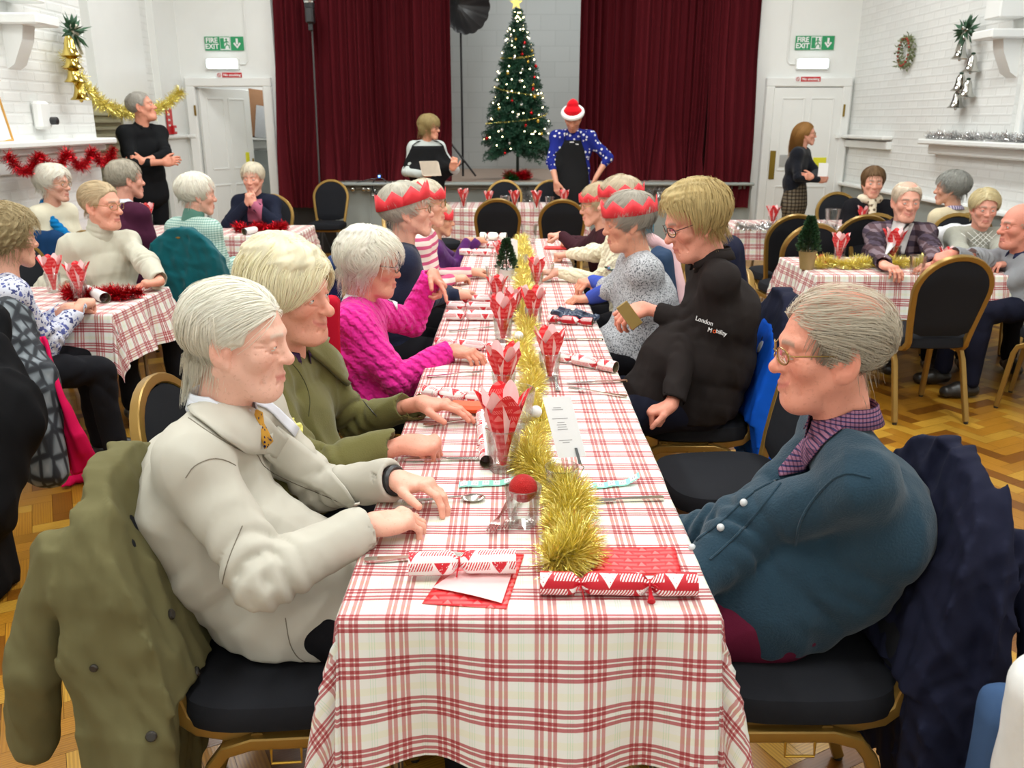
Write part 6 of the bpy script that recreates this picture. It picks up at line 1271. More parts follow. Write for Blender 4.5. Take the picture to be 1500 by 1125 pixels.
if abs(n_q[1]) > .2:
    U_ = nrm(np.cross((0, 0, 1), n_q)); U_ = U_ if U_[0] > 0 else -U_; W_ = nrm(np.cross(n_q, U_)); W_ = W_ if W_[2] > 0 else -W_; M_LT = plain((.8, .8, .8), .5)
    def logo_text(s_, px, py, sz, m):
        Q, nn_ = hit(R2, px, py, .007); text('lettering', s_, sz, Q, nrm(U_ - W_ * .16), nrm(W_ + U_ * .16), m, R2['top'])
    logo_text('London', 1034, 470, .024, M_LT); logo_text('M', 1041, 482.5, .023, M_LT); logo_text('o', 1047.5, 483.5, .026, plain(rgb(230, 90, 30), .5)); logo_text('bility', 1057.5, 486, .023, M_LT)
b = MB(); c_ = AT(922, 462, 3.25); b.box(c_, (.11, .008, .05), R=np.array([[.6, 0, .8], [0, 1, 0], [-.8, 0, .6]]), bev=.003); tag(b.build('spectacle_case', plain(rgb(150, 126, 70), .4)), 'open tan case held in the hand of the man in the black jacket', 'case')
# ---- R3 speckled
SPK = cloth(rgb(190, 192, 196), 'speckle', 900, .1, .8, c2=rgb(52, 56, 62))
R3 = person('person in a red paper crown and speckled grey sweater with blue sleeves showing', AT(918, 326, 3.92), 184, -10, 0, ty=186, q=2, lean=.08, sw=.155, fat=1.2, arm_r=1.2, belly=.5, wr=.006, wrf=13, seed=81, top=SPK, topname='sweater', s=.97, hem=.12,
    arms=(dict(w=T(866, 436, .76), d=(-1, 0, -.1), pose='relax', sl=.55, nohand=0, e=(.2, .2, -1)), hnd((868, 412), (812, 424), .79, pose='hold', sl=.45, n=(0, -.3, 1), e=(.2, -.3, -1))), face=dict(age=1, skin=rgb(216, 156, 128), eye=.3, nose=1.0, smile=-.3, hs=1.06, jowl=.5, bvh=1), hair=dict(line='bob', t=.016, flow='down', n=2600, len=.075, r=.0008, col=rgb(178, 172, 160), wild=.35, tip=.08, rise=.02))
crown(R3, CR_RED, .045, .058, .006, 9, (.094, .118), seed=4)
BLU = cloth(rgb(64, 84, 176), 'weave', 500)
for i in (0, 1):
    Sb = Sdf(); E, W = R3['e%d' % i], R3['w%d' % i]; Sb.cap(E + (W - E) * .4, W - (W - E) * .03, .042, .036, k=.01, fold=(.003, 5, .4, .5, 3)); P, F = Sb.mesh(.006); link('blue_sleeve', fast_mesh('s', P, F), BLU, R3['root'])
# ---- R4 cream cardigan with flowers, R5 dark sleeves
CRM = cloth(rgb(232, 226, 196), 'cable', 700, .06, .8)
R4 = person('person in a cream flower embroidered cardigan, behind the speckled sweater', AT(905, 296, 4.62), 186, -4, 0, ty=186, q=1, lean=.06, sw=.15, fat=1.1, s=.96, seed=91, top=CRM, topname='cardigan', wr=.006,
    arms=(hnd((832, 372), (815, 374), .785, pose='fist', e=(.2, .2, -1)), hnd((818, 398), (795, 400), .785, pose='relax', e=(.2, -.3, -1))), face=dict(age=1, skin=rgb(220, 168, 146), eye=.5, nose=.95, hs=1.04, bvh=1), hair=dict(line='full', t=.02, flow='down', n=900, len=.06, r=.0011, col=rgb(200, 186, 160), wild=.4))
crown(R4, CR_RED, .045, .05, 0, 9, (.096, .118), seed=5)
E, W = R4['e1'], R4['w1']; cols = (plain(rgb(180, 96, 120), .8), plain(rgb(110, 150, 180), .8), plain(rgb(60, 84, 60), .8)); bs = [MB(), MB(), MB()]
for k in range(11):
    c0 = at(830 + k * 8.5, 402 - (.5 if k < 6 else 0) - max(0, k - 5) * 3.0, Y=4.45); l, n_, _, _ = (lambda v: R4['bvh'].find_nearest(v))(Vector(c0)); c0 = A(*l) + A(*n_) * .002; bs[k % 2].ell(c0, (.011, .006, .011), 10)
    for s_ in (-1, 1): bs[2].ell(c0 + A(s_ * .016, 0, -.006 * s_), (.009, .004, .004), 8)
for m_, nm_, mt in zip(bs, ('pink_flowers', 'blue_flowers', 'leaves'), cols): m_.build('embroidery_' + nm_, mt, R4['top'])
R5 = person('person with dark brown sleeves and red paper crown, far right end', AT(875, 302, 5.35), 182, -6, 0, ty=184, q=1, lean=.06, sw=.15, fat=1.1, s=.95, seed=101, seat=.44, top=cloth(rgb(58, 28, 36), 'weave', 500), topname='jumper',
    arms=(hnd((838, 352), (815, 352), .80, pose='fist', e=(.2, .2, -1)), dict(w=AT(822, 344, 5.9), d=dirp(AT(822, 344, 5.9), AT(795, 346, 5.9)), pose='fist', e=(.2, -.3, -1))), face=dict(age=1, skin=rgb(224, 168, 146), eye=.6, nose=1.0, hs=1.05, smile=.5), hair=dict(line='full', t=.022, flow='down', n=1000, len=.06, r=.0011, col=rgb(200, 182, 150), wild=.5))
crown(R5, CR_RED, .045, .045, 0, 9, (.096, .12), seed=6); glasses(R5, M_GOLDPAINT, lens=False)
# ---- left tables
FLR = cloth(rgb(206, 208, 220), 'floral', 500, .06, .2, c2=rgb(70, 76, 122))
PA = person('person with curly grey blond hair in a floral blouse at the left edge', AT(14, 350, 3.72), 52, -4, 0, ty=38, q=2, lean=.14, sw=.17, fat=1.22, arm_r=1.2, wr=.007, wrf=13, seed=111, top=FLR, topname='floral_blouse', hem=.10, legs=M_BLACKC, hunch=.05,
    arms=(hnd((100, 452), (130, 440), .775, pose='relax'), hnd((122, 446), (140, 432), .79, pose='hold', e=(-.2, -.5, -1))), face=dict(age=1, skin=rgb(222, 170, 146), hs=1.05), hair=dict(line='bob', t=.03, flow='down', n=2400, len=.06, r=.0011, col=rgb(168, 150, 112), wild=.9, curl=.9, rough=.010, swirl=2, tip=.08, vol=[((0, -.05, .04), (.10, .09, .09))]))
CRJ = cloth(rgb(192, 189, 172), 'fleece', 600, .05, .4)
PB = person('thin haired person in a cream turtleneck jumper at the near left table', AT(150, 302, 4.9), -14, -2, 0, ty=-38, q=2, lean=.06, sw=.18, fat=1.28, arm_r=1.2, belly=.3, wr=.007, wrf=12, seed=121, top=CRJ, topname='turtleneck', hem=.10,
    arms=(hnd((235, 412), (205, 416), .785, pose='relax', n=(0, 0, 1)), dict(w=AT(110, 420, 4.65), d=(.2, -1, -.2), pose='relax')), face=dict(age=1, skin=rgb(224, 162, 138), eye=.7, nose=1.25, ear=1.1, jowl=.5, hs=1.06, bvh=1), hair=dict(line='short', t=.008, flow='backside', n=1600, len=.06, r=.0009, col=rgb(204, 184, 150), bald=None, cap=1, rough=.002, wild=.2))
glasses(PB, M_GOLDPAINT, lens=False); S = Sdf(); S.cap(PB['nbw'] - A(0, 0, .005), PB['nbw'] + (PB['hp'] - PB['nbw']) * .38, .073, .066, k=.01, fold=(.003, 1, .5, .5, 0)); P, F = S.mesh(.007); link('roll_neck', fast_mesh('rn', P, F), CRJ, PB['top'])
PC = person('person with white hair and glasses, blue scarf over a cream top, far left', AT(80, 270, 6.25), -6, -2, 0, ty=-20, q=1, lean=.05, sw=.15, fat=1.1, s=.97, seed=131, top=cloth(rgb(226, 220, 196), 'knit', 500, .05), topname='jumper', face=dict(age=1, skin=rgb(224, 172, 150), hs=1.05, smile=.3, bvh=1), hair=dict(line='full', t=.024, flow='down', n=1600, len=.07, r=.0012, col=WH, wild=.7, tip=.1))
glasses(PC, M_GOLDPAINT, lens=False); S = Sdf(); n0 = PC['nbw']; S.cap(n0 - PC['f'] * .06 + A(0, 0, .03), n0 + PC['r'] * .09 + A(0, 0, -.02), .026, .03, k=.02, fold=(.006, 3, .5, .5, 0)); S.cap(n0 + PC['r'] * .09 + A(0, 0, -.02), n0 + PC['f'] * .16 + PC['r'] * .05 - A(0, 0, .20), .03, .035, k=.02, fold=(.006, 3, .5, .5, 0)); S.cap(n0 - PC['f'] * .06 + A(0, 0, .03), n0 - PC['r'] * .09, .026, k=.02); P, F = S.mesh(.009); link('scarf', fast_mesh('s', P, F), cloth(rgb(14, 110, 170), 'weave'), PC['root'])
PD = person('grey haired person in a maroon jumper and white collar, back turned', AT(186, 264, 5.95), 42, 0, 0, ty=60, q=1, lean=.03, sw=.175, fat=1.2, arm_r=1.1, seed=141, top=cloth(rgb(70, 30, 52), 'weave', 500, .08), topname='jumper', face=dict(age=1, skin=rgb(220, 160, 140), hs=1.05, ear=1.1), hair=dict(line='short', t=.012, flow='down', n=1400, len=.04, r=.0012, col=rgb(180, 172, 156), wild=.2)); collar(PD, SHIRT, .060, .072, .035, gap=.5, th=.006)
MNT = stripes_mat(rgb(150, 180, 172), rgb(196, 214, 206), 70, 2, .45, rgb(215, 228, 222), 70, 0)
PE = person('person with white bobbed hair in a mint checked cardigan, back turned', AT(290, 286, 5.6), 30, -4, 0, ty=64, q=1, lean=.03, sw=.16, fat=1.25, arm_r=1.1, seed=151, top=MNT, topname='cardigan', hem=.10, face=dict(age=1, skin=rgb(224, 170, 150), hs=1.05), hair=dict(line='bob', t=.018, flow='down', n=1700, len=.06, r=.0012, col=WH, wild=.2, rise=.015))
S = Sdf(); S.cap(PE['nbw'] - A(0, 0, .01), PE['nbw'] + (PE['hp'] - PE['nbw']) * .25, .07, .066, k=.01); P, F = S.mesh(.008); link('knitted_collar', fast_mesh('c', P, F), cloth(rgb(88, 132, 118), 'knit'), PE['top'])
NVY = cloth(rgb(28, 32, 48), 'weave', 500, .1)
hF = AT(370, 262, 7.6); cF = hF + A(.01, -.17, -.13)
PF = person('white haired person in a dark cardigan, hands clasped under the chin', hF, 268, -4, 0, ty=270, q=1, lean=-.06, sw=.165, fat=1.15, s=.98, seed=161, top=NVY, topname='cardigan', arms=(dict(w=cF + A(.03, 0, -.07), d=(-.25, -.1, 1), pose='fist', n=(.8, -.5, .1), e=(1, -.4, -1.2)), dict(w=cF + A(-.03, 0, -.07), d=(.25, -.1, 1), pose='fist', n=(-.8, -.5, .1), e=(-1, -.4, -1.2))), face=dict(age=1, skin=rgb(228, 170, 148), eye=.5, hs=1.04, bvh=1), hair=dict(line='full', t=.018, flow='down', n=1300, len=.05, r=.0014, col=rgb(222, 214, 194), wild=.5))
patch(PF, None, cloth(rgb(170, 96, 120), 'weave'), 'pink_blouse', .008, 8, rows=([(362, 292), (364, 325)], [(384, 292), (384, 325)]))
# ---- standing people
H = AT(208, 157, 8.3)
PM = person('standing person in black shirt and trousers, arms folded, by the left wall', H, 12, 12, 0, ty=-35, pose='stand', q=1, lean=.02, sw=.19, fat=1.12, arm_r=1.12, belly=.3, s=1.04, seed=171, top=cloth(rgb(24, 25, 27), 'weave', 500, .1), topname='black_shirt', legs=cloth(rgb(22, 23, 26), 'weave'), legname='black_trousers', hem=.06,
    arms=(dict(w=H + A(.05, -.26, -.47), d=(-.8, -.25, .15), pose='relax', n=(.3, -1, .2), e=(1, -.2, -.9), sl=.45), dict(w=H + A(.22, -.20, -.48), d=(.85, .25, .12), pose='relax', n=(.4, -1, .3), e=(-.9, -.6, -1), sl=.5)), face=dict(age=1, skin=rgb(216, 150, 124), nose=1.15, jowl=.6, hs=1.05, smile=-.3, ear=1.1), hair=dict(line='short', t=.006, flow='down', n=900, len=.02, r=.0014, col=rgb(176, 172, 164), wild=.2, rise=.006)); collar(PM, cloth(rgb(24, 25, 27), 'weave'), .062, .078, .035, gap=1.0, th=.006)
H = AT(630, 187, 9.55)
GRS = cloth(rgb(190, 196, 192), 'weave', 500, .05); APR = cloth(rgb(26, 26, 27), 'weave', 500, .1)
PW = person('standing person with a blond bob and black apron, holding papers', H, -18, -4, 0, ty=-75, pose='stand', q=1, lean=.0, sw=.155, fat=1.08, s=.98, seed=181, top=GRS, topname='grey_top', legs=cloth(rgb(22, 23, 26), 'weave'),
    arms=(dict(w=H + A(.24, -.16, -.42), d=(.25, -.3, .9), pose='pinch', n=(.3, -.9, 0), e=(.6, 0, -1)), dict(w=H + A(-.06, -.26, -.47), d=(.9, -.3, .1), pose='hold', n=(-.2, -.6, -.8), e=(-.8, 0, -1))), face=dict(age=1, skin=rgb(222, 160, 132), hs=1.03, smile=.6, bvh=1), hair=dict(line='bob', t=.022, flow='down', n=1500, len=.10, r=.0015, col=rgb(168, 148, 100), wild=.15, rise=0, vol=[((0, -.05, -.01), (.088, .075, .08))])); glasses(PW, M_BLACKP, lens=False)
def apron(J, z0, z1, w0, w1, name='apron', off=.004, bottom=.45, neck=True):
    """bib and skirt laid over the body, straps over the shoulders"""
    f, r, bv = J['f'], J['r'], J['bvh']; G = []
    for z in list(np.linspace(z0, z1, 10)) + list(np.linspace(z1 - .05, bottom, 10)):
        w = np.interp(-z, [-z0, -z1, -bottom], [w0, w1, w1 * 1.0]); row = []
        for u in np.linspace(-1, 1, 19):
            a = u * w / .16; e = f * math.cos(a) + r * math.sin(a); c = J['ch'] * (1 if z > z1 else 1) if z > J['ch'][2] else J['pel'] + (J['ch'] - J['pel']) * max(0, (z - J['pel'][2]) / (J['ch'][2] - J['pel'][2])); c = A(c[0], c[1], z); o = c + e * .6; l, n, _, _ = bv.ray_cast(Vector(o), Vector(-e), .6) if z > J['pel'][2] - .05 else (None,) * 4
            row.append(A(*l) + e * (off + .006) if l is not None else c + e * (.165 if abs(u) < 2 else 0) * (1 + .25 * abs(math.sin(a))) + e * .004 * math.sin(u * 14))
        G.append(row)
    Gn = np.array(G)
    for k in range(2): Gn[1:-1] = (Gn[:-2] + Gn[1:-1] * 2 + Gn[2:]) / 4
    b = MB(); b.grid(Gn); o = b.build(name, APR, J['root'], True, 0); m = o.modifiers.new('s', 'SOLIDIFY'); m.thickness = .004
    b = MB()
    for s in (0, -1):
        p = Gn[0][s]; sh = J['nbw'] + A(0, 0, .015) + (J['r'] * (.062 if s == -1 else -.062)); b.tube([p, (p + sh) / 2 + f * .035 + A(0, 0, .02), sh + f * .02], .010, 4, sec=[(1, .3), (1, -.3), (-1, -.3), (-1, .3)])
    b.build('apron_strap', APR, o); return Gn, o
Gn, ao = apron(PW, PW['nbw'][2] - .03, PW['pel'][2] + .12, .165, .24, bottom=.42)
def apron_print(J, ao, px, py, Y, w=.10):
    c = AT(px, py, Y); f = J['f']; r = J['r']; b = MB(); o, n, _, _ = J['bvh'].ray_cast(Vector(c + f * .3), Vector(-f)); c = (A(*o) if o is not None else c) + f * .018
    for i, l in enumerate((.45, .95, .7)): b.box(c - A(0, 0, i * .022) - r * (w * (1 - l) / 2) * -1, (w * l, .003, .009), R=np.stack([r, f, A(0, 0, 1)], 1))
    b.build('printed_logo', M_WP, ao)
apron_print(PW, ao, 648, 242, 9.3)
b = MB(); cc = H + A(.03, -.33, -.41); Rp = basis(-60, 25)
for i in range(3): b.box(cc + Rp[:, 2] * .006 * i + Rp[:, 0] * .008 * i, (.20, .005, .15), R=np.stack([Rp[:, 0], Rp[:, 1], Rp[:, 2]], 1)[:, [0, 1, 2]] @ np.array([[1, 0, 0], [0, 1, 0], [0, 0, 1]]), bev=.001)
tag(b.build('paper_sheaf', plain(rgb(206, 190, 170), .6)), 'sheaf of papers held by the woman in the black apron', 'papers')
b = MB(); b.lathe([(.001, .075), (.012, .074), (.016, .06), (.02, .03), (.034, .005), (.036, 0), (.03, .002), (.001, .05)], cc + A(-.02, -.02, -.20), 14); b.tube([cc + A(-.02, -.02, -.13), cc + A(-.02, -.02, -.09)], .006, 6); tag(b.build('hand_bell', plain(rgb(130, 110, 80), .3, .8)), 'small brass hand bell hanging from the hand of the woman in the apron', 'bell')
H = AT(839, 174, 9.6); SAN = cloth(rgb(34, 44, 128), 'blotch', 500, .1, .2, c2=(.72, .72, .76))
hp_ = at(814, 272, Y=9.55)
PS = person('person in red and white hat, black apron and blue patterned jumper', H, 262, -32, 0, ty=262, pose='stand', q=1, lean=-.04, sw=.19, fat=1.15, arm_r=1.12, s=1.03, seed=191, top=SAN, topname='patterned_jumper', legs=cloth(rgb(26, 27, 32), 'weave'), hem=.08,
    arms=(dict(w=H + A(.26, -.06, -.60), d=(-.2, .1, -1), pose='relax', n=(1, -.2, .2), e=(1, .3, -.1), sl=.35), dict(w=H + A(-.17, -.12, -.66), d=(.12, -.1, -1), pose='relax', n=(-.7, -.7, 0), e=(-.6, .3, -.6), sl=.35)), face=dict(age=1, skin=rgb(204, 148, 122), stubble=1.2, hs=1.03, eye=.2, browc=rgb(90, 70, 56), bvh=1), hair=dict(line='short', t=.006, flow='down', n=300, len=.02, r=.0014, col=rgb(90, 76, 64)))
Gn, ao = apron(PS, PS['nbw'][2] - .09, PS['pel'][2] + .12, .11, .20, bottom=.42); apron_print(PS, ao, 839, 209, 9.35)
S = Sdf(); LP_ = lambda *p: local(PS, [p])[0]; S.cap(LP_(0, -.02, .085), LP_(0, -.035, .125), .098, .062, k=.03); S.cap(LP_(0, -.05, .13), LP_(.03, -.11, .09), .05, .03, k=.03); P, F = S.mesh(.009, wrinkle(.004, 30, 3)); hat = link('red_hat', fast_mesh('h', P, F), cloth(rgb(206, 14, 30), 'fleece', 500), PS['root'])
b = MB(); b.tube([LP_(.094 * math.cos(a), -.018 + .112 * math.sin(a), .060) for a in np.linspace(0, 2 * PI, 29)[:-1]], .026, 10, closed=True); b.build('white_brim', cloth((.82, .82, .80), 'fleece', 300, .05, 1), hat)
H = AT(1181, 197, 9.8)
PG = person('person with long ginger hair, black jumper and tweed skirt, arms folded', H, -12, 2, 0, ty=-35, pose='stand', q=1, lean=.02, sw=.145, fat=.96, s=.95, seed=201, top=cloth(rgb(24, 26, 34), 'knit', 500), topname='black_jumper', legs=stripes_mat(rgb(108, 98, 82), rgb(58, 52, 46), 26, 2, .35, rgb(170, 158, 140), 26, 0), legname='tweed_skirt', skirt=True,
    arms=(dict(w=H + A(.04, -.22, -.44), d=(-.8, -.2, .1), pose='relax', n=(.3, -1, .2), e=(1, 0, -1)), dict(w=H + A(.12, -.20, -.47), d=(.85, .2, .1), pose='relax', n=(.4, -1, .3), e=(-.8, -.5, -1))), face=dict(age=1, skin=rgb(226, 164, 140), smile=1.2, hs=1.03), hair=dict(line='long', t=.010, flow='back', n=2200, len=.34, r=.0016, col=rgb(168, 124, 70), wild=.15, free=1, grav=1.6, tip=.02))
glasses(PG, M_GOLDPAINT, lens=False); b = MB(); b.box(H + A(.13, -.27, -.36), (.10, .006, .14), rz=-.3, bev=.001); tag(b.build('paper_sheet', M_WP), 'white paper held against the chest of the ginger haired woman', 'paper')
# ---- right tables
BK2 = cloth(rgb(26, 26, 30), 'weave', 500)
PR = person('person with a brown bob, cream scarf and black coat, seated', AT(1279, 268, 7.6), 258, -4, 0, ty=262, q=1, lean=-.04, sw=.16, fat=1.1, seed=211, top=BK2, topname='coat', face=dict(age=1, skin=rgb(230, 172, 148), hs=1.04, smile=.6), hair=dict(line='bob', t=.016, flow='down', n=1500, len=.09, r=.0015, col=rgb(120, 92, 62), wild=.12, mask=lambda p: (p[:, 1] < .035) | (p[:, 2] > .10), crown=(0, .05, .10), vol=[((0, -.04, -.02), (.085, .075, .085))]))
S = Sdf(); n0 = PR['nbw']; f0, r0 = PR['f'], PR['r']; [S.cap(n0 + A(0, 0, .02) + (f0 * math.cos(a) + r0 * math.sin(a)) * .07, n0 + A(0, 0, .02) + (f0 * math.cos(a + .8) + r0 * math.sin(a + .8)) * .07, .034, k=.02, fold=(.006, 2, .5, .6, a)) for a in np.arange(0, 6.2, .8)]; S.cap(n0 + f0 * .10, n0 + f0 * .15 - A(0, 0, .15), .035, .03, k=.02); P, F = S.mesh(.009); link('scarf', fast_mesh('s', P, F), cloth(rgb(216, 204, 180), 'blotch', 400, c2=rgb(120, 100, 80)), PR['root'])
PLD = stripes_mat(rgb(120, 104, 112), rgb(70, 58, 72), 14, 2, .5, rgb(190, 170, 170), 14, 0)
PP = person('smiling person in a plaid shirt over a white vest, right table', AT(1328, 296, 6.0), 262, -4, 0, ty=262, q=2, lean=-.02, sw=.19, fat=1.25, arm_r=1.2, seed=221, top=PLD, topname='plaid_shirt', wr=.006, wrf=14, arms=(hnd((1370, 388), (1350, 392), .78, pose='relax'), hnd((1295, 388), (1310, 394), .78, pose='relax')), face=dict(age=1, skin=rgb(226, 166, 144), smile=1.3, jowl=.5, hs=1.08, ear=1.25, nose=1.15), hair=dict(line='short', t=.007, flow='side', n=1500, len=.06, r=.001, col=rgb(220, 206, 186), cap=1, rough=.002, wild=.3, bald=.10))
patch(PP, None, plain((.80, .78, .76), .8), 'vest', .006, 12, rows=([(1308, 318), (1314, 345), (1320, 372)], [(1342, 318), (1332, 345), (1324, 372)]))
collar(PP, PLD, .066, .082, .035, gap=1.4, th=.006)
PK = person('short grey haired person in a cream top, back turned, right wall', AT(1392, 277, 6.95), 150, 0, 0, ty=110, q=1, lean=.03, sw=.16, fat=1.15, seed=231, top=cloth(rgb(214, 200, 168), 'knit', 400), topname='knitted_top', face=dict(age=1, skin=rgb(206, 156, 132), hs=1.06), hair=dict(line='full', t=.022, flow='down', n=1700, len=.06, r=.0014, col=rgb(158, 158, 152), wild=.15))
collar(PK, stripes_mat(rgb(190, 180, 200), rgb(90, 80, 120), 60, 0, .4), .058, .074, .032, gap=.5, th=.005)
GRY = cloth(rgb(160, 160, 148), 'knit', 500, .06)
PX_ = person('person in a grey jumper with a white diamond pattern, right table', AT(1442, 306, 6.0), 258, -6, 0, ty=262, q=2, lean=-.02, sw=.165, fat=1.2, arm_r=1.1, seed=241, s=.96, top=GRY, topname='patterned_jumper', wr=.005, arms=(hnd((1470, 385), (1450, 390), .78, pose='relax'), hnd((1420, 385), (1435, 392), .78, pose='relax')), face=dict(age=1, skin=rgb(222, 160, 140), smile=-.3, hs=1.05), hair=dict(line='full', t=.018, flow='side', part=.02, fb=-.1, n=1900, len=.07, r=.0011, col=rgb(216, 202, 160), wild=.2, rise=.004))
M_WL = plain((.80, .80, .76), .8)
for k in range(-2, 3):
    seam(PX_, [(1440 + k * 9 - 14, 338 + abs(k) * 2), (1440 + k * 9 + 12, 364 - abs(k) * 1)], .0028, M_WL, 'knitted_diamond', .001, 5); seam(PX_, [(1440 + k * 9 + 14, 338 + abs(k) * 2), (1440 + k * 9 - 12, 364 - abs(k) * 1)], .0028, M_WL, 'knitted_diamond', .001, 5)
seam(PX_, [(1414, 320), (1425, 336), (1432, 350)], .0022, M_WL, 'knitted_line', .001, 5); seam(PX_, [(1466, 320), (1456, 336), (1448, 350)], .0022, M_WL, 'knitted_line', .001, 5)
PZ_ = person('bald person in a grey jumper at the right picture edge', AT(1492, 332, 5.15), 182, -2, 0, ty=186, q=2, lean=.18, sw=.185, fat=1.22, arm_r=1.15, seed=251, hunch=.06, top=cloth(rgb(140, 142, 146), 'weave', 500, .05), topname='jumper', legs=cloth(rgb(26, 28, 44), 'weave'), wr=.007, wrf=12, seat=.47, kneel=.46, hem=.08,
    arms=(hnd((1420, 384), (1385, 380), .80, pose='hold', e=(.3, .4, -1)), dict(w=AT(1394, 372, 4.98), d=dirp(AT(1394, 372, 4.95), AT(1370, 380, 4.98)), pose='hold', n=(-.3, -.4, .9), e=(.3, -.5, -1))), face=dict(age=1, skin=rgb(214, 142, 122), hs=1.08, nose=1.2, jowl=.5, ear=1.15, flush=1.2), hair=dict(line='short', t=.004, flow='down', n=500, len=.02, r=.001, col=rgb(190, 180, 166), cap=0, bald=.03))
collar(PZ_, cloth(rgb(40, 44, 72), 'weave'), .064, .078, .036, gap=.8, th=.006)
# ------------------------------------------------------------------ stage curtains
M_CURT = cloth(rgb(86, 20, 28), 'weave', 300, .08, .2, big=2)
def curtain(x0, x1, label, low, seed, fine):
    q = np.random.RandomState(seed); n = 620; xs = np.linspace(x0, x1, n); zs = np.r_[np.linspace(4.3, 1.5, 14), np.linspace(1.4, .62, 16)]; W = x1 - x0
    knots = np.sort(q.uniform(0, 1, int(W * 13))); u = np.linspace(0, 1, n); wr_ = np.interp(u, np.linspace(0, 1, 9), q.uniform(.7, 1.35, 9)); phs = np.cumsum(wr_) / n * W * 9.2 * 2 * PI * fine; am = .035 + .035 * np.interp(u, np.linspace(0, 1, 24), q.uniform(0, 1, 24)); P = np.zeros((len(zs), n, 3))
    for i, z in enumerate(zs):
        t = max(0, (1.6 - z) / .8); a = am * (1 - .25 * t); ph = phs + .5 * t * np.sin(u * 19 + seed) + .15 * math.sin(z * 1.2); lowf = np.array([low(x) for x in xs])
        zb = np.where(lowf, .58, .895); zz = np.where(z > 1.6, z, 1.6 - (1.6 - zb) * min(1, (1.6 - z) / .98)); y = 10.93 - a * np.sin(ph) - .018 * np.sin(ph * 2.13 + 1) - (.10 * t ** 2) * np.abs(np.sin(u * 9 + seed)) * ~lowf * .8 - .16 * lowf * min(1, max(0, (2.4 - z) / 1.2)) + .03 * ~lowf
        x = xs + .02 * np.cos(ph) + (.05 * t * np.sin(u * 25)) ; P[i, :, 0] = x; P[i, :, 1] = y; P[i, :, 2] = zz
        if x0 < 0: P[i, :, 0] -= (1 - u) * .06 * max(0, (3 - z) / 3)
    b = MB(); b.grid(P); o = b.build('stage_curtain', M_CURT, None, True, 0); return tag(o, label, 'curtain')
curtain(-2.80, -.70, 'dark red pleated stage curtain on the left of the tree', lambda x: x < -2.25, 2, 1.0)
curtain(.80, 2.93, 'dark red pleated stage curtain on the right of the tree', lambda x: x > 2.35, 5, 1.05)
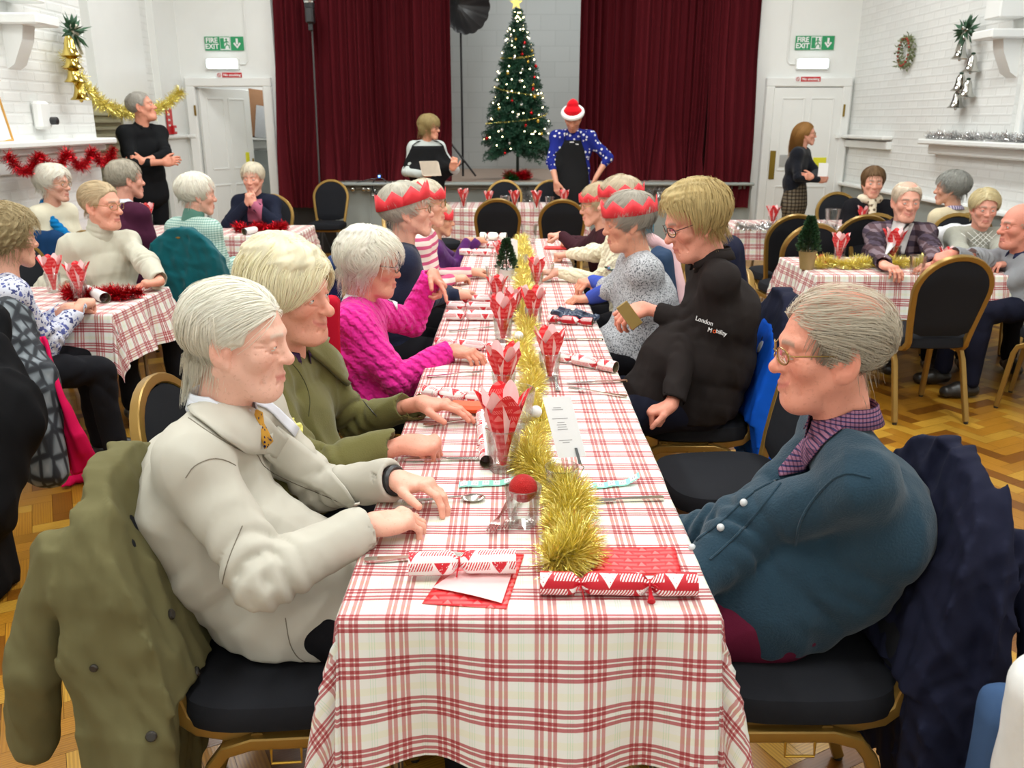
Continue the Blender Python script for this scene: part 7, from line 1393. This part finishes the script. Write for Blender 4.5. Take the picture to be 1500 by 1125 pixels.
# ------------------------------------------------------------------ christmas tree
def xmas_tree():
    p = at(757, 262, Y=11.45); top = at(760, 12, Y=11.45); bx, by, bz = p[0] + .01, 11.45, .87; H = top[2] - bz
    t = thing('christmas_tree', 'tall green artificial christmas tree standing on the stage', 'tree', (bx, by, bz)); q = np.random.RandomState(12)
    b = MB(); b.tube([(bx, by, bz), (bx, by, bz + H * .97)], [.02, .008], 8); b.build('trunk', plain((.02, .03, .02), .7), t)
    b = MB(); [b.tube([(bx, by, bz + .06), (bx + .16 * math.cos(a), by + .16 * math.sin(a), bz + .01)], .008, 6) for a in (.3, 1.9, 3.5, 5.1)]; b.build('stand', M_BLACKP, t)
    C, D, B = [], [], MB(); 
    for z in np.linspace(.20, .985, 34):
        R = .47 * (1 - z) ** .80 * 1.12 + .02; nb_ = int(9 + 26 * R / .45)
        for k in range(nb_):
            a = q.uniform(0, 2 * PI); r_ = R * q.uniform(.72, 1.10); d = A(math.cos(a), math.sin(a), q.uniform(-.35, .15)); o = A(bx, by, bz + H * z + q.uniform(-.02, .02)); m = max(4, int(r_ / .018))
            for j in range(m):
                s_ = (j + 1) / m; c = o + d * r_ * s_ + A(0, 0, -.05 * s_ * s_ * r_ / .4); ncl = 9
                dd = q.normal(size=(ncl, 3)) + d * .9; dd /= np.linalg.norm(dd, axis=1)[:, None]; C.append(np.tile(c, (ncl, 1))); D.append(dd)
    C = np.vstack(C); D = np.vstack(D); n = len(C); L = q.uniform(.028, .050, n)[:, None]; S = np.cross(D, q.normal(size=(n, 3))); S /= np.linalg.norm(S, axis=1)[:, None]; w = .0085
    V = np.stack([C - S * w / 2, C + D * L * .6 - S * w / 2, C + D * L, C + D * L * .6 + S * w / 2], 1).reshape(-1, 3)
    link('foliage', fast_mesh('foliage', V, np.arange(4 * n).reshape(-1, 4), smooth=False), plain(rgb(28, 74, 52), .55, var=.35, scale=25), t)
    def spot(z, a, k=1.0): R = (.47 * (1 - z) ** .80 * 1.12 + .02) * k; return A(bx + R * math.cos(a), by + R * math.sin(a), bz + H * z)
    g = thing('string_lights', 'string of warm white fairy lights wound around the christmas tree', 'lights', (bx, by, bz + .3)); wp = [spot(.2 + .76 * u, u * 2 * PI * 6.5, .86) for u in np.linspace(0, 1, 260)]; b = MB(); b.tube(wp, .0022, 4); b.build('wire', plain((.02, .06, .03), .5), g)
    ml = emit((1, .80, .42), 14, 'fairy_glow'); first = None
    for k in range(96):
        u = q.uniform(0, 1) ** .9; a = 1.5 * PI + q.normal() * 1.25; c = spot(.19 + .79 * u, a, q.uniform(.9, 1.05)); 
        if first is None: b = MB(); b.ell(c, .0075, 8); first = b.build('bulb', ml, g); c0 = c
        else: o = first.copy(); COL.objects.link(o); o.location = Vector(first.location) + Vector(c - c0)
    S_ = MB(); pts = []; c = A(bx - .02, by - .02, bz + H + .055)
    for i in range(10): r_ = .085 if i % 2 == 0 else .036; pts.append((r_ * math.sin(i * PI / 5), r_ * math.cos(i * PI / 5)))
    S_.prism(pts, .02, c, (1, 0, 0), (0, 0, 1)); tag(S_.build('tree_star', plain(rgb(224, 200, 110), .3, .7), None, False), 'gold glitter star on the very top of the christmas tree', 'star')
    names = [('red', rgb(190, 30, 34)), ('gold', rgb(214, 180, 80)), ('silver', rgb(200, 200, 196))]
    for k in range(30):
        nm, c_ = names[k % 3]; u = (k + .5) / 30; a = 1.5 * PI + (q.uniform(-1, 1)) * 1.3; c = spot(.17 + .7 * (u ** .9), a, 1.04) - A(0, 0, .035); b = MB(); b.ell(c, .022 if k % 2 else .018, 12); b.tube([c + A(0, 0, .018), c + A(0, 0, .05)], .002, 4)
        tag(b.build('bauble', plain(c_, .2, .8)), '%s bauble hanging among the branches of the christmas tree' % nm, 'bauble', nm + ' baubles on the christmas tree')
    for j, (u0, u1) in enumerate(((.34, .40), (.56, .50), (.72, .74))):
        tinsel_obj([spot(u0 + (u1 - u0) * t_, PI * (1.05 + .9 * t_), 1.02) - A(0, 0, .03 * math.sin(t_ * PI)) for t_ in np.linspace(0, 1, 9)], .012, 700, M_TGOLD, 'thin pale gold bead garland looped across the christmas tree', .003, 20 + j, group='pale gold garlands on the christmas tree')
    ring = [(bx + .13 * math.cos(a), by - .08 + .08 * math.sin(a), bz + .06) for a in np.linspace(0, 2 * PI, 15)]
    tinsel_obj(ring, .075, 2200, M_TRED, 'dark red tinsel heaped round the foot of the christmas tree', .005, 31, .872); tinsel_obj([(x, y - .03, z - .02) for x, y, z in ring[:9:1]] + [(bx, by - .2, bz + .03)], .06, 1500, M_TGREEN, 'green tinsel heaped round the foot of the christmas tree', .005, 32, .872)
xmas_tree()
# ------------------------------------------------------------------ studio light, stand and cables
p = at(683, 8, Y=11.6); t = thing('studio_umbrella', 'large black ribbed studio light reflector hanging above the stage by the left curtain', 'studio light', (p[0], 11.6, .87)); b = MB(); Rb = basis(-60, -8); G = []
for r_ in np.linspace(0, 1, 8):
    G.append([p + Rb[:, 1] * (-.22 * (1 - r_ ** 1.6)) * -1 * -1 + (Rb[:, 0] * math.cos(a) + Rb[:, 2] * math.sin(a)) * .34 * r_ * (1 + .015 * (abs(math.cos(a * 8)) - 1) * 3) for a in np.linspace(0, 2 * PI, 65)])
b.grid(G); o = b.build('reflector', M_BLACKP, t, True, 0)
b = MB(); [b.tube([g_[i * 4] + Rb[:, 1] * -.004 for g_ in G], .0035, 5) for i in range(16)]; b.build('rib', plain((.12, .12, .13), .4), t)
b = MB(); q1 = at(657, 205, Y=11.6); q2 = at(697, 258, Y=11.6); b.tube([(p[0] - .08, 11.72, .9), (p[0] - .08, 11.72, p[2] - .3)], .014, 8); b.tube([q1, q2], .013, 8); b.tube([at(682, 236, Y=11.6), at(668, 246, Y=11.6)], .009, 6); b.build('stand_leg', M_BLACKP, t)
p0, p1 = at(457, 40, Y=10.68), at(468, 290, Y=10.68); t = thing('light_stand', 'thin dark light stand in front of the left stage curtain', 'stand', (p1[0], 10.68, 0)); b = MB(); b.tube([(p1[0], 10.68, .02), (p0[0], 10.68, p0[2])], .011, 8); b.build('pole', plain((.06, .055, .055), .5), t)
b = MB(); [b.tube([(p1[0], 10.68, .35), (p1[0] + .35 * math.cos(a), 10.62 + .25 * math.sin(a) - .1, .01)], .009, 6) for a in (3.6, 5.4, 4.5)]; b.build('tripod_legs', M_BLACKP, t)
b = MB(); c = A(p0[0], 10.62, p0[2] + .12); b.box(c, (.09, .14, .18), bev=.02); b.lathe([(.055, -.05), (.06, 0), (.07, .06), (.05, .065)], c + A(0, 0, .12), 16); b.box(c - A(0, 0, .12), (.05, .05, .09), bev=.01); b.build('lamp_head', M_BLACKP, t); b = MB(); b.lathe([(.062, 0), (.066, .02)], c + A(0, 0, .13), 16); b.lathe([(.060, 0), (.070, .02)], c + A(0, 0, .2), 16); b.build('silver_band', M_CHROME, t)
# cables and a blue lamp on the stage lip
b = MB(); c = at(556, 258, Y=10.75); b.box(c + A(0, 0, 0), (.06, .05, .05), bev=.01); tag(b.build('cable_plug', M_BLACKP), 'small black plug with a blue light on the stage edge', 'plug'); b = MB(); b.ell(c + A(0, -.03, 0), .014, 10); tag(b.build('indicator_lamp', emit(rgb(40, 90, 255), 10, 'blue_glow')), 'tiny glowing blue indicator on the stage edge', 'lamp')
b = MB(); b.tube([c + A(.0, -.02, -.02) + A(.09 * math.sin(k * 1.1), 0, -.10 + .10 * math.cos(k * 1.1) - .0 * k) for k in np.linspace(0, 11, 60)], .007, 6); b.tube([at(x, y, Y=10.74) for x, y in ((498, 277), (520, 268), (545, 262), (556, 262))], .006, 6); tag(b.build('black_cable', M_BLACKP), 'coiled black cable hanging from the stage edge', 'cable')
# bells strings
def bell(c, s, m, name, lab, grp, R=None):
    t = thing(name, lab, 'bell', c, grp); b = MB(); b.lathe([(.001, .115), (.018, .112), (.028, .09), (.034, .05), (.045, .018), (.064, .0), (.060, -.002), (.040, .018), (.028, .05), (.001, .09)], c, 20); b.v[0] = (b.v[0] - c) * s @ (np.eye(3) if R is None else R).T + c; b.build('bell_body', m, t)
    b = MB(); b.ell(c + A(0, 0, -.006 * s), .012 * s, 10); b.tube([c + A(0, 0, .0), c + A(0, 0, .08 * s)], .002, 4); b.build('clapper', m, t); b = MB(); b.ell(c + A(0, 0, .12 * s), (.016 * s, .016 * s, .010 * s), 10); b.build('bow', plain(rgb(30, 60, 40), .6), t)
MG, MS = plain(rgb(214, 190, 104), .15, 1.0, .03), plain(rgb(205, 205, 200), .12, 1.0, .03)
for i, (x, y) in enumerate(((104, 82), (107, 100), (110, 120), (119, 146))): bell(at(x, y, X=-3.36), 1.25, MG, 'gold_bell', 'gold bell in the string on the left wall, %s' % ('topmost', 'second from the top', 'second from the bottom', 'lowest')[i], 'gold bells on the left wall')
for i, (x, y) in enumerate(((1406, 86), (1422, 105), (1405, 133), (1415, 142), (1400, 158))): bell(at(x, y, X=4.055), 1.25, MS, 'silver_bell', 'silver bell in the string on the right wall, %s' % ('topmost', 'right hand upper', 'tucked behind two others', 'right hand lower', 'lowest')[i], 'silver bells on the right wall')
def sprig(c, lab, seed, nrm_x):
    q = np.random.RandomState(seed); t = thing('holly_sprig', lab, 'decoration', c); n = 90; D = q.normal(size=(n, 3)) * A(.4, 1, 1); D /= np.linalg.norm(D, axis=1)[:, None]; C = c + D * .02; S = np.cross(D, q.normal(size=(n, 3))); S /= np.linalg.norm(S, axis=1)[:, None]; L = q.uniform(.06, .14, n)[:, None]; V = np.stack([C, C + D * L * .5 + S * .016, C + D * L, C + D * L * .5 - S * .016], 1).reshape(-1, 3)
    link('leaves', fast_mesh('l', V, np.arange(4 * n).reshape(-1, 4), smooth=False), plain(rgb(60, 96, 70), .6, var=.3, scale=40), t); b = MB(); [b.ell(c + q.normal(size=3) * A(.02, .04, .04), .02, 10) for _ in range(5)]; b.build('berries', MS if nrm_x > 0 else plain(rgb(200, 190, 170), .4), t)
    b = MB(); 
    for s in (-1, 1): b.tube([c, c + A(0, s * .05, -.06), c + A(0, s * .11, -.16)], [.012, .016, .014], 4, sec=[(1, .15), (1, -.15), (-1, -.15), (-1, .15)])
    b.build('ribbon', plain(rgb(200, 198, 190), .4), t)
sprig(at(106, 46, X=-3.40), 'green sprig and pale ribbon above the gold bells', 3, -1); sprig(at(1414, 45, X=3.98), 'green sprig and silver ribbon above the silver bells', 4, 1)
c = at(1326, 76, X=4.08); q = np.random.RandomState(9); V = []; n = 420; a = q.uniform(0, 2 * PI, n); C = c + np.stack([q.normal(0, .012, n), .105 * np.cos(a) * 1.25, .135 * np.sin(a)], 1) + q.normal(0, .014, (n, 3)); D = q.normal(size=(n, 3)); D /= np.linalg.norm(D, axis=1)[:, None]; S = np.cross(D, q.normal(size=(n, 3))); S /= np.linalg.norm(S, axis=1)[:, None]; V = np.stack([C, C + D * .02 + S * .008, C + D * .045, C + D * .02 - S * .008], 1).reshape(-1, 3)
t = thing('wreath', 'small oval berry wreath on the right white brick wall', 'wreath', c); link('leaves', fast_mesh('l', V, np.arange(4 * n).reshape(-1, 4), smooth=False), plain(rgb(120, 130, 90), .7, var=.3), t); b = MB(); [b.ell(c + A(-.02, .125 * math.cos(x_), .135 * math.sin(x_)), .013, 8) for x_ in np.linspace(0, 2 * PI, 23)]; b.build('berries', plain(rgb(170, 50, 44), .4), t)
# tinsel and silver stars along the stage front
tinsel_obj([at(x, y, Y=10.76) for x, y in ((888, 306), (900, 296), (915, 290), (935, 287), (955, 284), (975, 275))], .07, 1800, M_TSILV, 'silver tinsel hanging on the grey stage front, right side', .006, 41); tinsel_obj([at(x, y, Y=10.76) for x, y in ((545, 280), (560, 290), (575, 286), (590, 280))], .05, 700, M_TSILV, 'silver tinsel hanging on the grey stage front, left side', .005, 42); tinsel_obj([at(x, y, Y=10.76) for x, y in ((770, 275), (772, 290), (776, 302))], .06, 600, M_TSILV, 'silver tinsel hanging below the christmas tree', .005, 43)
for i, x in enumerate((517, 533, 540)):
    b = MB(); c = at(x, 277, Y=10.76); b.ell(c, .035, 12); tag(b.build('silver_bauble', MS), 'silver bauble on the stage front behind the red crowns', 'bauble', 'silver baubles on the stage front')
# ------------------------------------------------------------------ coats and scarves
def coat(name, label, cat, caps, mat, wr=.010, fr=16, h=.008, seed=1, cuts=()):
    S = Sdf(); 
    for c in caps: a, b_, ra, rb = c[:4]; S.cap(a, b_, ra, rb, k=c[6] if len(c) > 6 else .03, w=c[4] if len(c) > 4 else None, ws=c[5] if len(c) > 5 else 1, fold=None)
    for c in cuts: S.cap(c[0], c[1], c[2], c[3], k=.012, op='s')
    S.fn(lambda p: .006 - p[..., 2], A(-9, -9, -9), A(9, 20, 9), .003, 'i')
    P, F = S.mesh(h, wrinkle(wr * 1.2, fr * 1.3, seed, (1, 1, .22))); P = relax(P, F, 1, .4); o = link(name, fast_mesh(name, P, F), mat); tag(o, label, cat); o['_b'] = 1; del o['_b']; return o, BVHTree.FromPolygons([Vector(x) for x in P], [tuple(x) for x in F.tolist()])
Yv, Xv = A(0, 1, 0), A(1, 0, 0)
def badge(bv, px, py, r_, mat, name, parent, th=.006):
    l, n_, _, _ = bv.ray_cast(Vector(CP), Vector(ray(px, py)))
    if l is None: return None
    n_ = A(*n_); u = nrm(np.cross(n_, (0, .1, 1))); v = np.cross(n_, u); R = np.stack([u, v, n_], 1); b = MB(); b.lathe([(.0005, th), (r_ * .75, th), (r_, th * .6), (r_, 0)], A(*l), 18, R=R); return b.build(name, mat, parent)
def coat_over(cx, cy, deg, name, label, mat, zb=.2, wide=.25, seed=1, sleeves=(), amp=.012, fr=24, h=.008, thick=.045, top=.965, extra=(), flare=.0):
    """a coat hung on the back of a banquet chair; local frame of the chair, +x towards the seat"""
    a = math.radians(deg); R = np.array([[math.cos(a), -math.sin(a), 0], [math.sin(a), math.cos(a), 0], [0, 0, 1]]); S = Sdf()
    def fn(p):
        x, y, z = p[..., 0], p[..., 1], p[..., 2]; zz = np.clip((z - .46) / .48, 0, 1); xb = -.185 - .13 * zz ** 1.15
        hw = np.where(z > .745, .235 * np.sqrt(np.clip(1 - ((z - .745) / (top - .745)) ** 2, 0, 1)), .235 + (wide - .235) * np.clip((.745 - z) / .4, 0, 1))
        xf = np.where(z > .50, xb + thick * .9, np.interp(z, [zb, .50], [-.22 + flare, -.17])); xr = np.interp(z, [zb, .6, .93], [-.37 - flare, -.37, -.345])
        return np.maximum(np.maximum(x - xf, xr - x), np.maximum(np.abs(y) - hw, np.maximum(z - top, zb + .03 * np.sin(y * 20 + seed) - z))) * .8
    S.fn(fn, (-.5, -.4, zb - .05), (.02, .4, 1.0), .03)
    for s_ in sleeves: S.cap(*s_[:2], s_[2], s_[3], k=.02)
    for s_ in extra: S.cap(*s_[:2], s_[2], s_[3], k=.03)
    S.fn(lambda p: .006 - p[..., 2], (-9, -9, -9), (9, 9, 9), .003, 'i')
    w1, w2 = wrinkle(amp, fr, seed, (1, 1, .16)), wrinkle(amp * .45, fr * 1.6, seed + 9, (1, 1, .9)); P, F = S.mesh(h, lambda p: w1(p) + w2(p)); P = relax(P, F, 2, .45); P = P @ R.T + A(cx, cy, 0)
    o = tag(link(name, fast_mesh(name, P, F), mat), label, 'coat'); return o, BVHTree.FromPolygons([Vector(x) for x in P], [tuple(x) for x in F.tolist()])
KH = cloth(rgb(104, 99, 68), 'weave', 600, .06, .15, big=3)
o, bv = coat_over(-.50, 1.66, 4, 'khaki_coat', 'khaki waxed coat draped over the chair of the man in the cream blazer', KH, .16, .27, 5, [((-.37, -.16, .82), (-.45, -.17, .58), .055, .06), ((-.45, -.17, .58), (-.49, -.15, .40), .064, .058)], .011, 22, .007, extra=[((-.28, -.20, .5), (-.20, -.27, .16), .06, .06)])
for x, y in ((288, 984), (222, 1078), (250, 900)): badge(bv, x, y, .011, plain((.03, .025, .02), .25), 'coat_button', o)
badge(bv, 138, 978, .008, plain((.03, .025, .02), .25), 'cuff_button', o)
NV = cloth(rgb(28, 30, 48), 'weave', 600, .08, .2)
coat_over(.62, 1.68, 180, 'navy_coat', 'dark navy coat draped over the chair of the man in the teal cardigan', NV, .16, .27, 7, [((-.38, .17, .80), (-.46, .20, .55), .055, .062), ((-.46, .20, .55), (-.50, .22, .33), .064, .06)], .012, 22, .007, flare=.02)
BLP = cloth(rgb(14, 84, 196), 'weave', 400, .08, .2)
o, bv = coat_over(.74, 3.30, 178, 'blue_puffer_coat', 'bright blue padded coat hung on the chair behind the black jacket', BLP, .24, .27, 9, [((-.40, .16, .76), (-.50, .12, .34), .06, .07)], .008, 18, .009, top=.86)
l_, n__, _, _ = bv.ray_cast(Vector(CP), Vector(ray(1114, 508))); badge(bv, 1114, 508, .024, plain((.5, .52, .55), .4), 'round_badge', o)
coat_over(.755, 3.30, 178, 'navy_coat_yoke', 'navy upper part of the padded coat behind the man in the black jacket', NV, .74, .262, 10, [], .006, 18, .009, thick=.055, top=.985)
BG = cloth(rgb(176, 164, 122), 'weave', 400, .06, .15)
coat_over(3.15, 4.75, 140, 'beige_puffer_coat', 'beige padded coat hanging on the chair at the right edge', BG, .22, .27, 11, [((-.38, .16, .8), (-.47, .18, .5), .06, .065), ((-.47, .18, .5), (-.50, .18, .25), .066, .06)], .010, 22, .010)
TL = cloth(rgb(12, 84, 92), 'fleece', 400, .06, .2)
coat_over(-1.92, 5.50, 80, 'teal_coat', 'teal coat draped over the back of the chair before the mint cardigan', TL, .34, .26, 13, [], .013, 20, .010, top=1.0, flare=.03)
p = at(67, 350, Y=5.7); coat('blue_coat', 'blue coat over the chair back between the cream jumper and the blue scarf', 'coat', [(A(p[0] - .06, 5.72, p[2] - .0), A(p[0] + .06, 5.72, p[2]), .06, .06), (A(p[0], 5.70, p[2] - .02), A(p[0] + .03, 5.66, .5), .06, .07, Xv, 2.1)], cloth(rgb(22, 54, 92), 'weave', 400), .008, 16, .010, 14)
p = at(490, 395, Y=3.3); coat('blue_jacket', 'dark blue jacket hanging behind the woman in the pink cardigan', 'coat', [(A(p[0] - .0, 3.30, p[2]), A(p[0] + .02, 3.55, p[2] + .0), .04, .04), (A(p[0] - .03, 3.42, p[2]), A(p[0] - .06, 3.4, .45), .04, .06, Yv, 2.2)], cloth(rgb(38, 54, 92), 'weave', 400), .008, 16, .010, 15)
p = at(487, 470, Y=2.95); coat('red_cardigan', 'red garment hanging behind the olive fleece and the pink cardigan', 'clothing', [(A(p[0], 2.95, p[2] + .06), A(p[0] - .02, 2.95, .6), .035, .05, Yv, 1.3)], cloth(rgb(180, 20, 44), 'weave', 400), .008, 16, .010, 16)
# by the floral blouse
BKC = cloth(rgb(18, 18, 20), 'weave', 400); 
coat('black_coat', 'black coat heaped over the chair back at the lower left edge', 'coat', [(at(-30, 520, Y=2.95), at(12, 620, Y=2.85), .10, .13), (at(-10, 600, Y=2.85), at(-30, 740, Y=2.7), .15, .13), (at(-25, 740, Y=2.7), at(-10, 760, Y=2.72), .12, .08), (at(-60, 740, Y=2.7), at(-60, 740, Y=2.7) * A(1, 1, 0) + A(0, 0, .06), .12, .14), (at(-20, 470, Y=3.1), at(-15, 600, Y=2.9), .08, .1)], BKC, .012, 14, .010, 17)
n = N('scale_scarf'); co = n.coord('Object', (24, 24, 12)); v = n.n('ShaderNodeTexVoronoi', feature='DISTANCE_TO_EDGE', i_Scale=1.0, i_Randomness=.35); n.nt.links.new(co, v.inputs[0]); M_SCA = n.out(n.ramp(v.outputs[0], [(0, (.012, .014, .02)), (.10, (.02, .024, .03)), (.2, rgb(110, 118, 124)), (.6, rgb(150, 156, 160))]), .8)
coat('patterned_scarf', 'black and grey leaf patterned wrap hanging behind the floral blouse', 'scarf', [(at(6, 470, Y=3.3), at(48, 570, Y=3.2), .10, .10), (at(35, 550, Y=3.2), at(66, 690, Y=3.1), .10, .07, Xv, 1.3), (at(-10, 490, Y=3.25), at(20, 600, Y=3.1), .09, .09)], M_SCA, .010, 14, .009, 18)
def ribbonish(name, label, cat, pts, w, mat, th=.012, seed=0):
    b = MB(); G = []; q = random.Random(seed); P = [A(*p) for p in pts]; n = 40; d = np.linspace(0, 1, len(P))
    for u in np.linspace(0, 1, n):
        c = A(*[np.interp(u, d, [p[i] for p in P]) for i in range(3)]); ww = w * (.55 + .45 * u); G.append([c + A(ww * v, .02 * math.sin(v * 7 + u * 5) + .01 * math.sin(v * 15), .006 * math.sin(u * 30)) for v in np.linspace(-.5, .5, 13)])
    b.grid(G); o = b.build(name, mat, None, True, 0); m = o.modifiers.new('s', 'SOLIDIFY'); m.thickness = th; return tag(o, label, cat)
PKS = cloth(rgb(196, 14, 74), 'weave', 400, .06)
ribbonish('pink_scarf', 'long bright pink scarf trailing from the chair to the floor on the left', 'scarf', [at(52, 495, Y=3.3), at(75, 570, Y=3.18), at(100, 640, Y=3.15), at(118, 690, Y=3.2)], .14, PKS, .012, 1)
coat('pink_scarf_end', 'crumpled end of the bright pink scarf lying on the floor', 'scarf', [(at(92, 712, Z=.02), at(134, 690, Z=.04), .018, .04), (at(118, 688, Z=.05), at(130, 700, Z=.03), .05, .03)], PKS, .010, 30, .008, 19)
# clothes on the right hand chairs, and the sleeve at the lower right corner
p = at(948, 322, Y=4.6); coat('teal_hood', 'small teal hood on the chair behind the speckled sweater', 'clothing', [(p, p - A(0, 0, .08), .035, .04)], cloth(rgb(20, 120, 150), 'weave'), .006, 30, .009, 20)
p = at(962, 350, Y=4.45); coat('pink_scarf_bundle', 'pale pink scarf on the chair back behind the speckled sweater', 'scarf', [(p - A(.04, 0, 0), p + A(.08, 0, -.06), .03, .035), (p + A(.08, 0, -.06), p + A(.12, -.1, -.30), .035, .04)], cloth(rgb(226, 186, 190), 'knit'), .006, 25, .009, 21)
p = at(968, 380, Y=4.3); coat('slate_coat', 'slate blue coat on the chair behind the speckled sweater', 'coat', [(p, p - A(-.04, 0, .35), .07, .09, Yv, 1.5)], cloth(rgb(48, 66, 92), 'weave'), .008, 18, .010, 22)
p = at(1070, 372, Y=3.8); coat('navy_jacket', 'dark navy jacket behind the shoulder of the man in the black jacket', 'coat', [(p + A(-.02, 0, .0), p - A(-.03, 0, .3), .08, .1, Yv, 1.5)], NV, .008, 18, .010, 23)
p = at(1400, 340, Y=6.35); coat('white_and_navy_coat', 'white and navy coat over the chair back behind the grey diamond jumper', 'coat', [(p - A(.12, 0, .02), p + A(.12, 0, .02), .05, .05), (p, p - A(0, 0, .25), .06, .08, Xv, 1.9)], plain((.74, .74, .76), .8), .008, 18, .010, 24)
o, bv = coat('denim_jacket', 'blurred blue denim and white garment at the lower right corner', 'clothing', [(at(1490, 1050, Y=1.22), at(1475, 1240, Y=1.25), .060, .09), (at(1560, 1040, Y=1.25), at(1500, 1230, Y=1.3), .07, .10), (at(1500, 1230, Y=1.3), at(1500, 1230, Y=1.3) * A(1, 1, 0) + A(0, 0, .08), .10, .12)], cloth(rgb(60, 84, 120), 'weave'), .006, 18, .008, 25)
coat('white_sleeve', 'blurred white sleeve over the denim at the lower right corner', 'clothing', [(at(1535, 1010, Y=1.16), at(1508, 1240, Y=1.18), .062, .075)], plain((.74, .74, .72), .8), .004, 18, .008, 26)
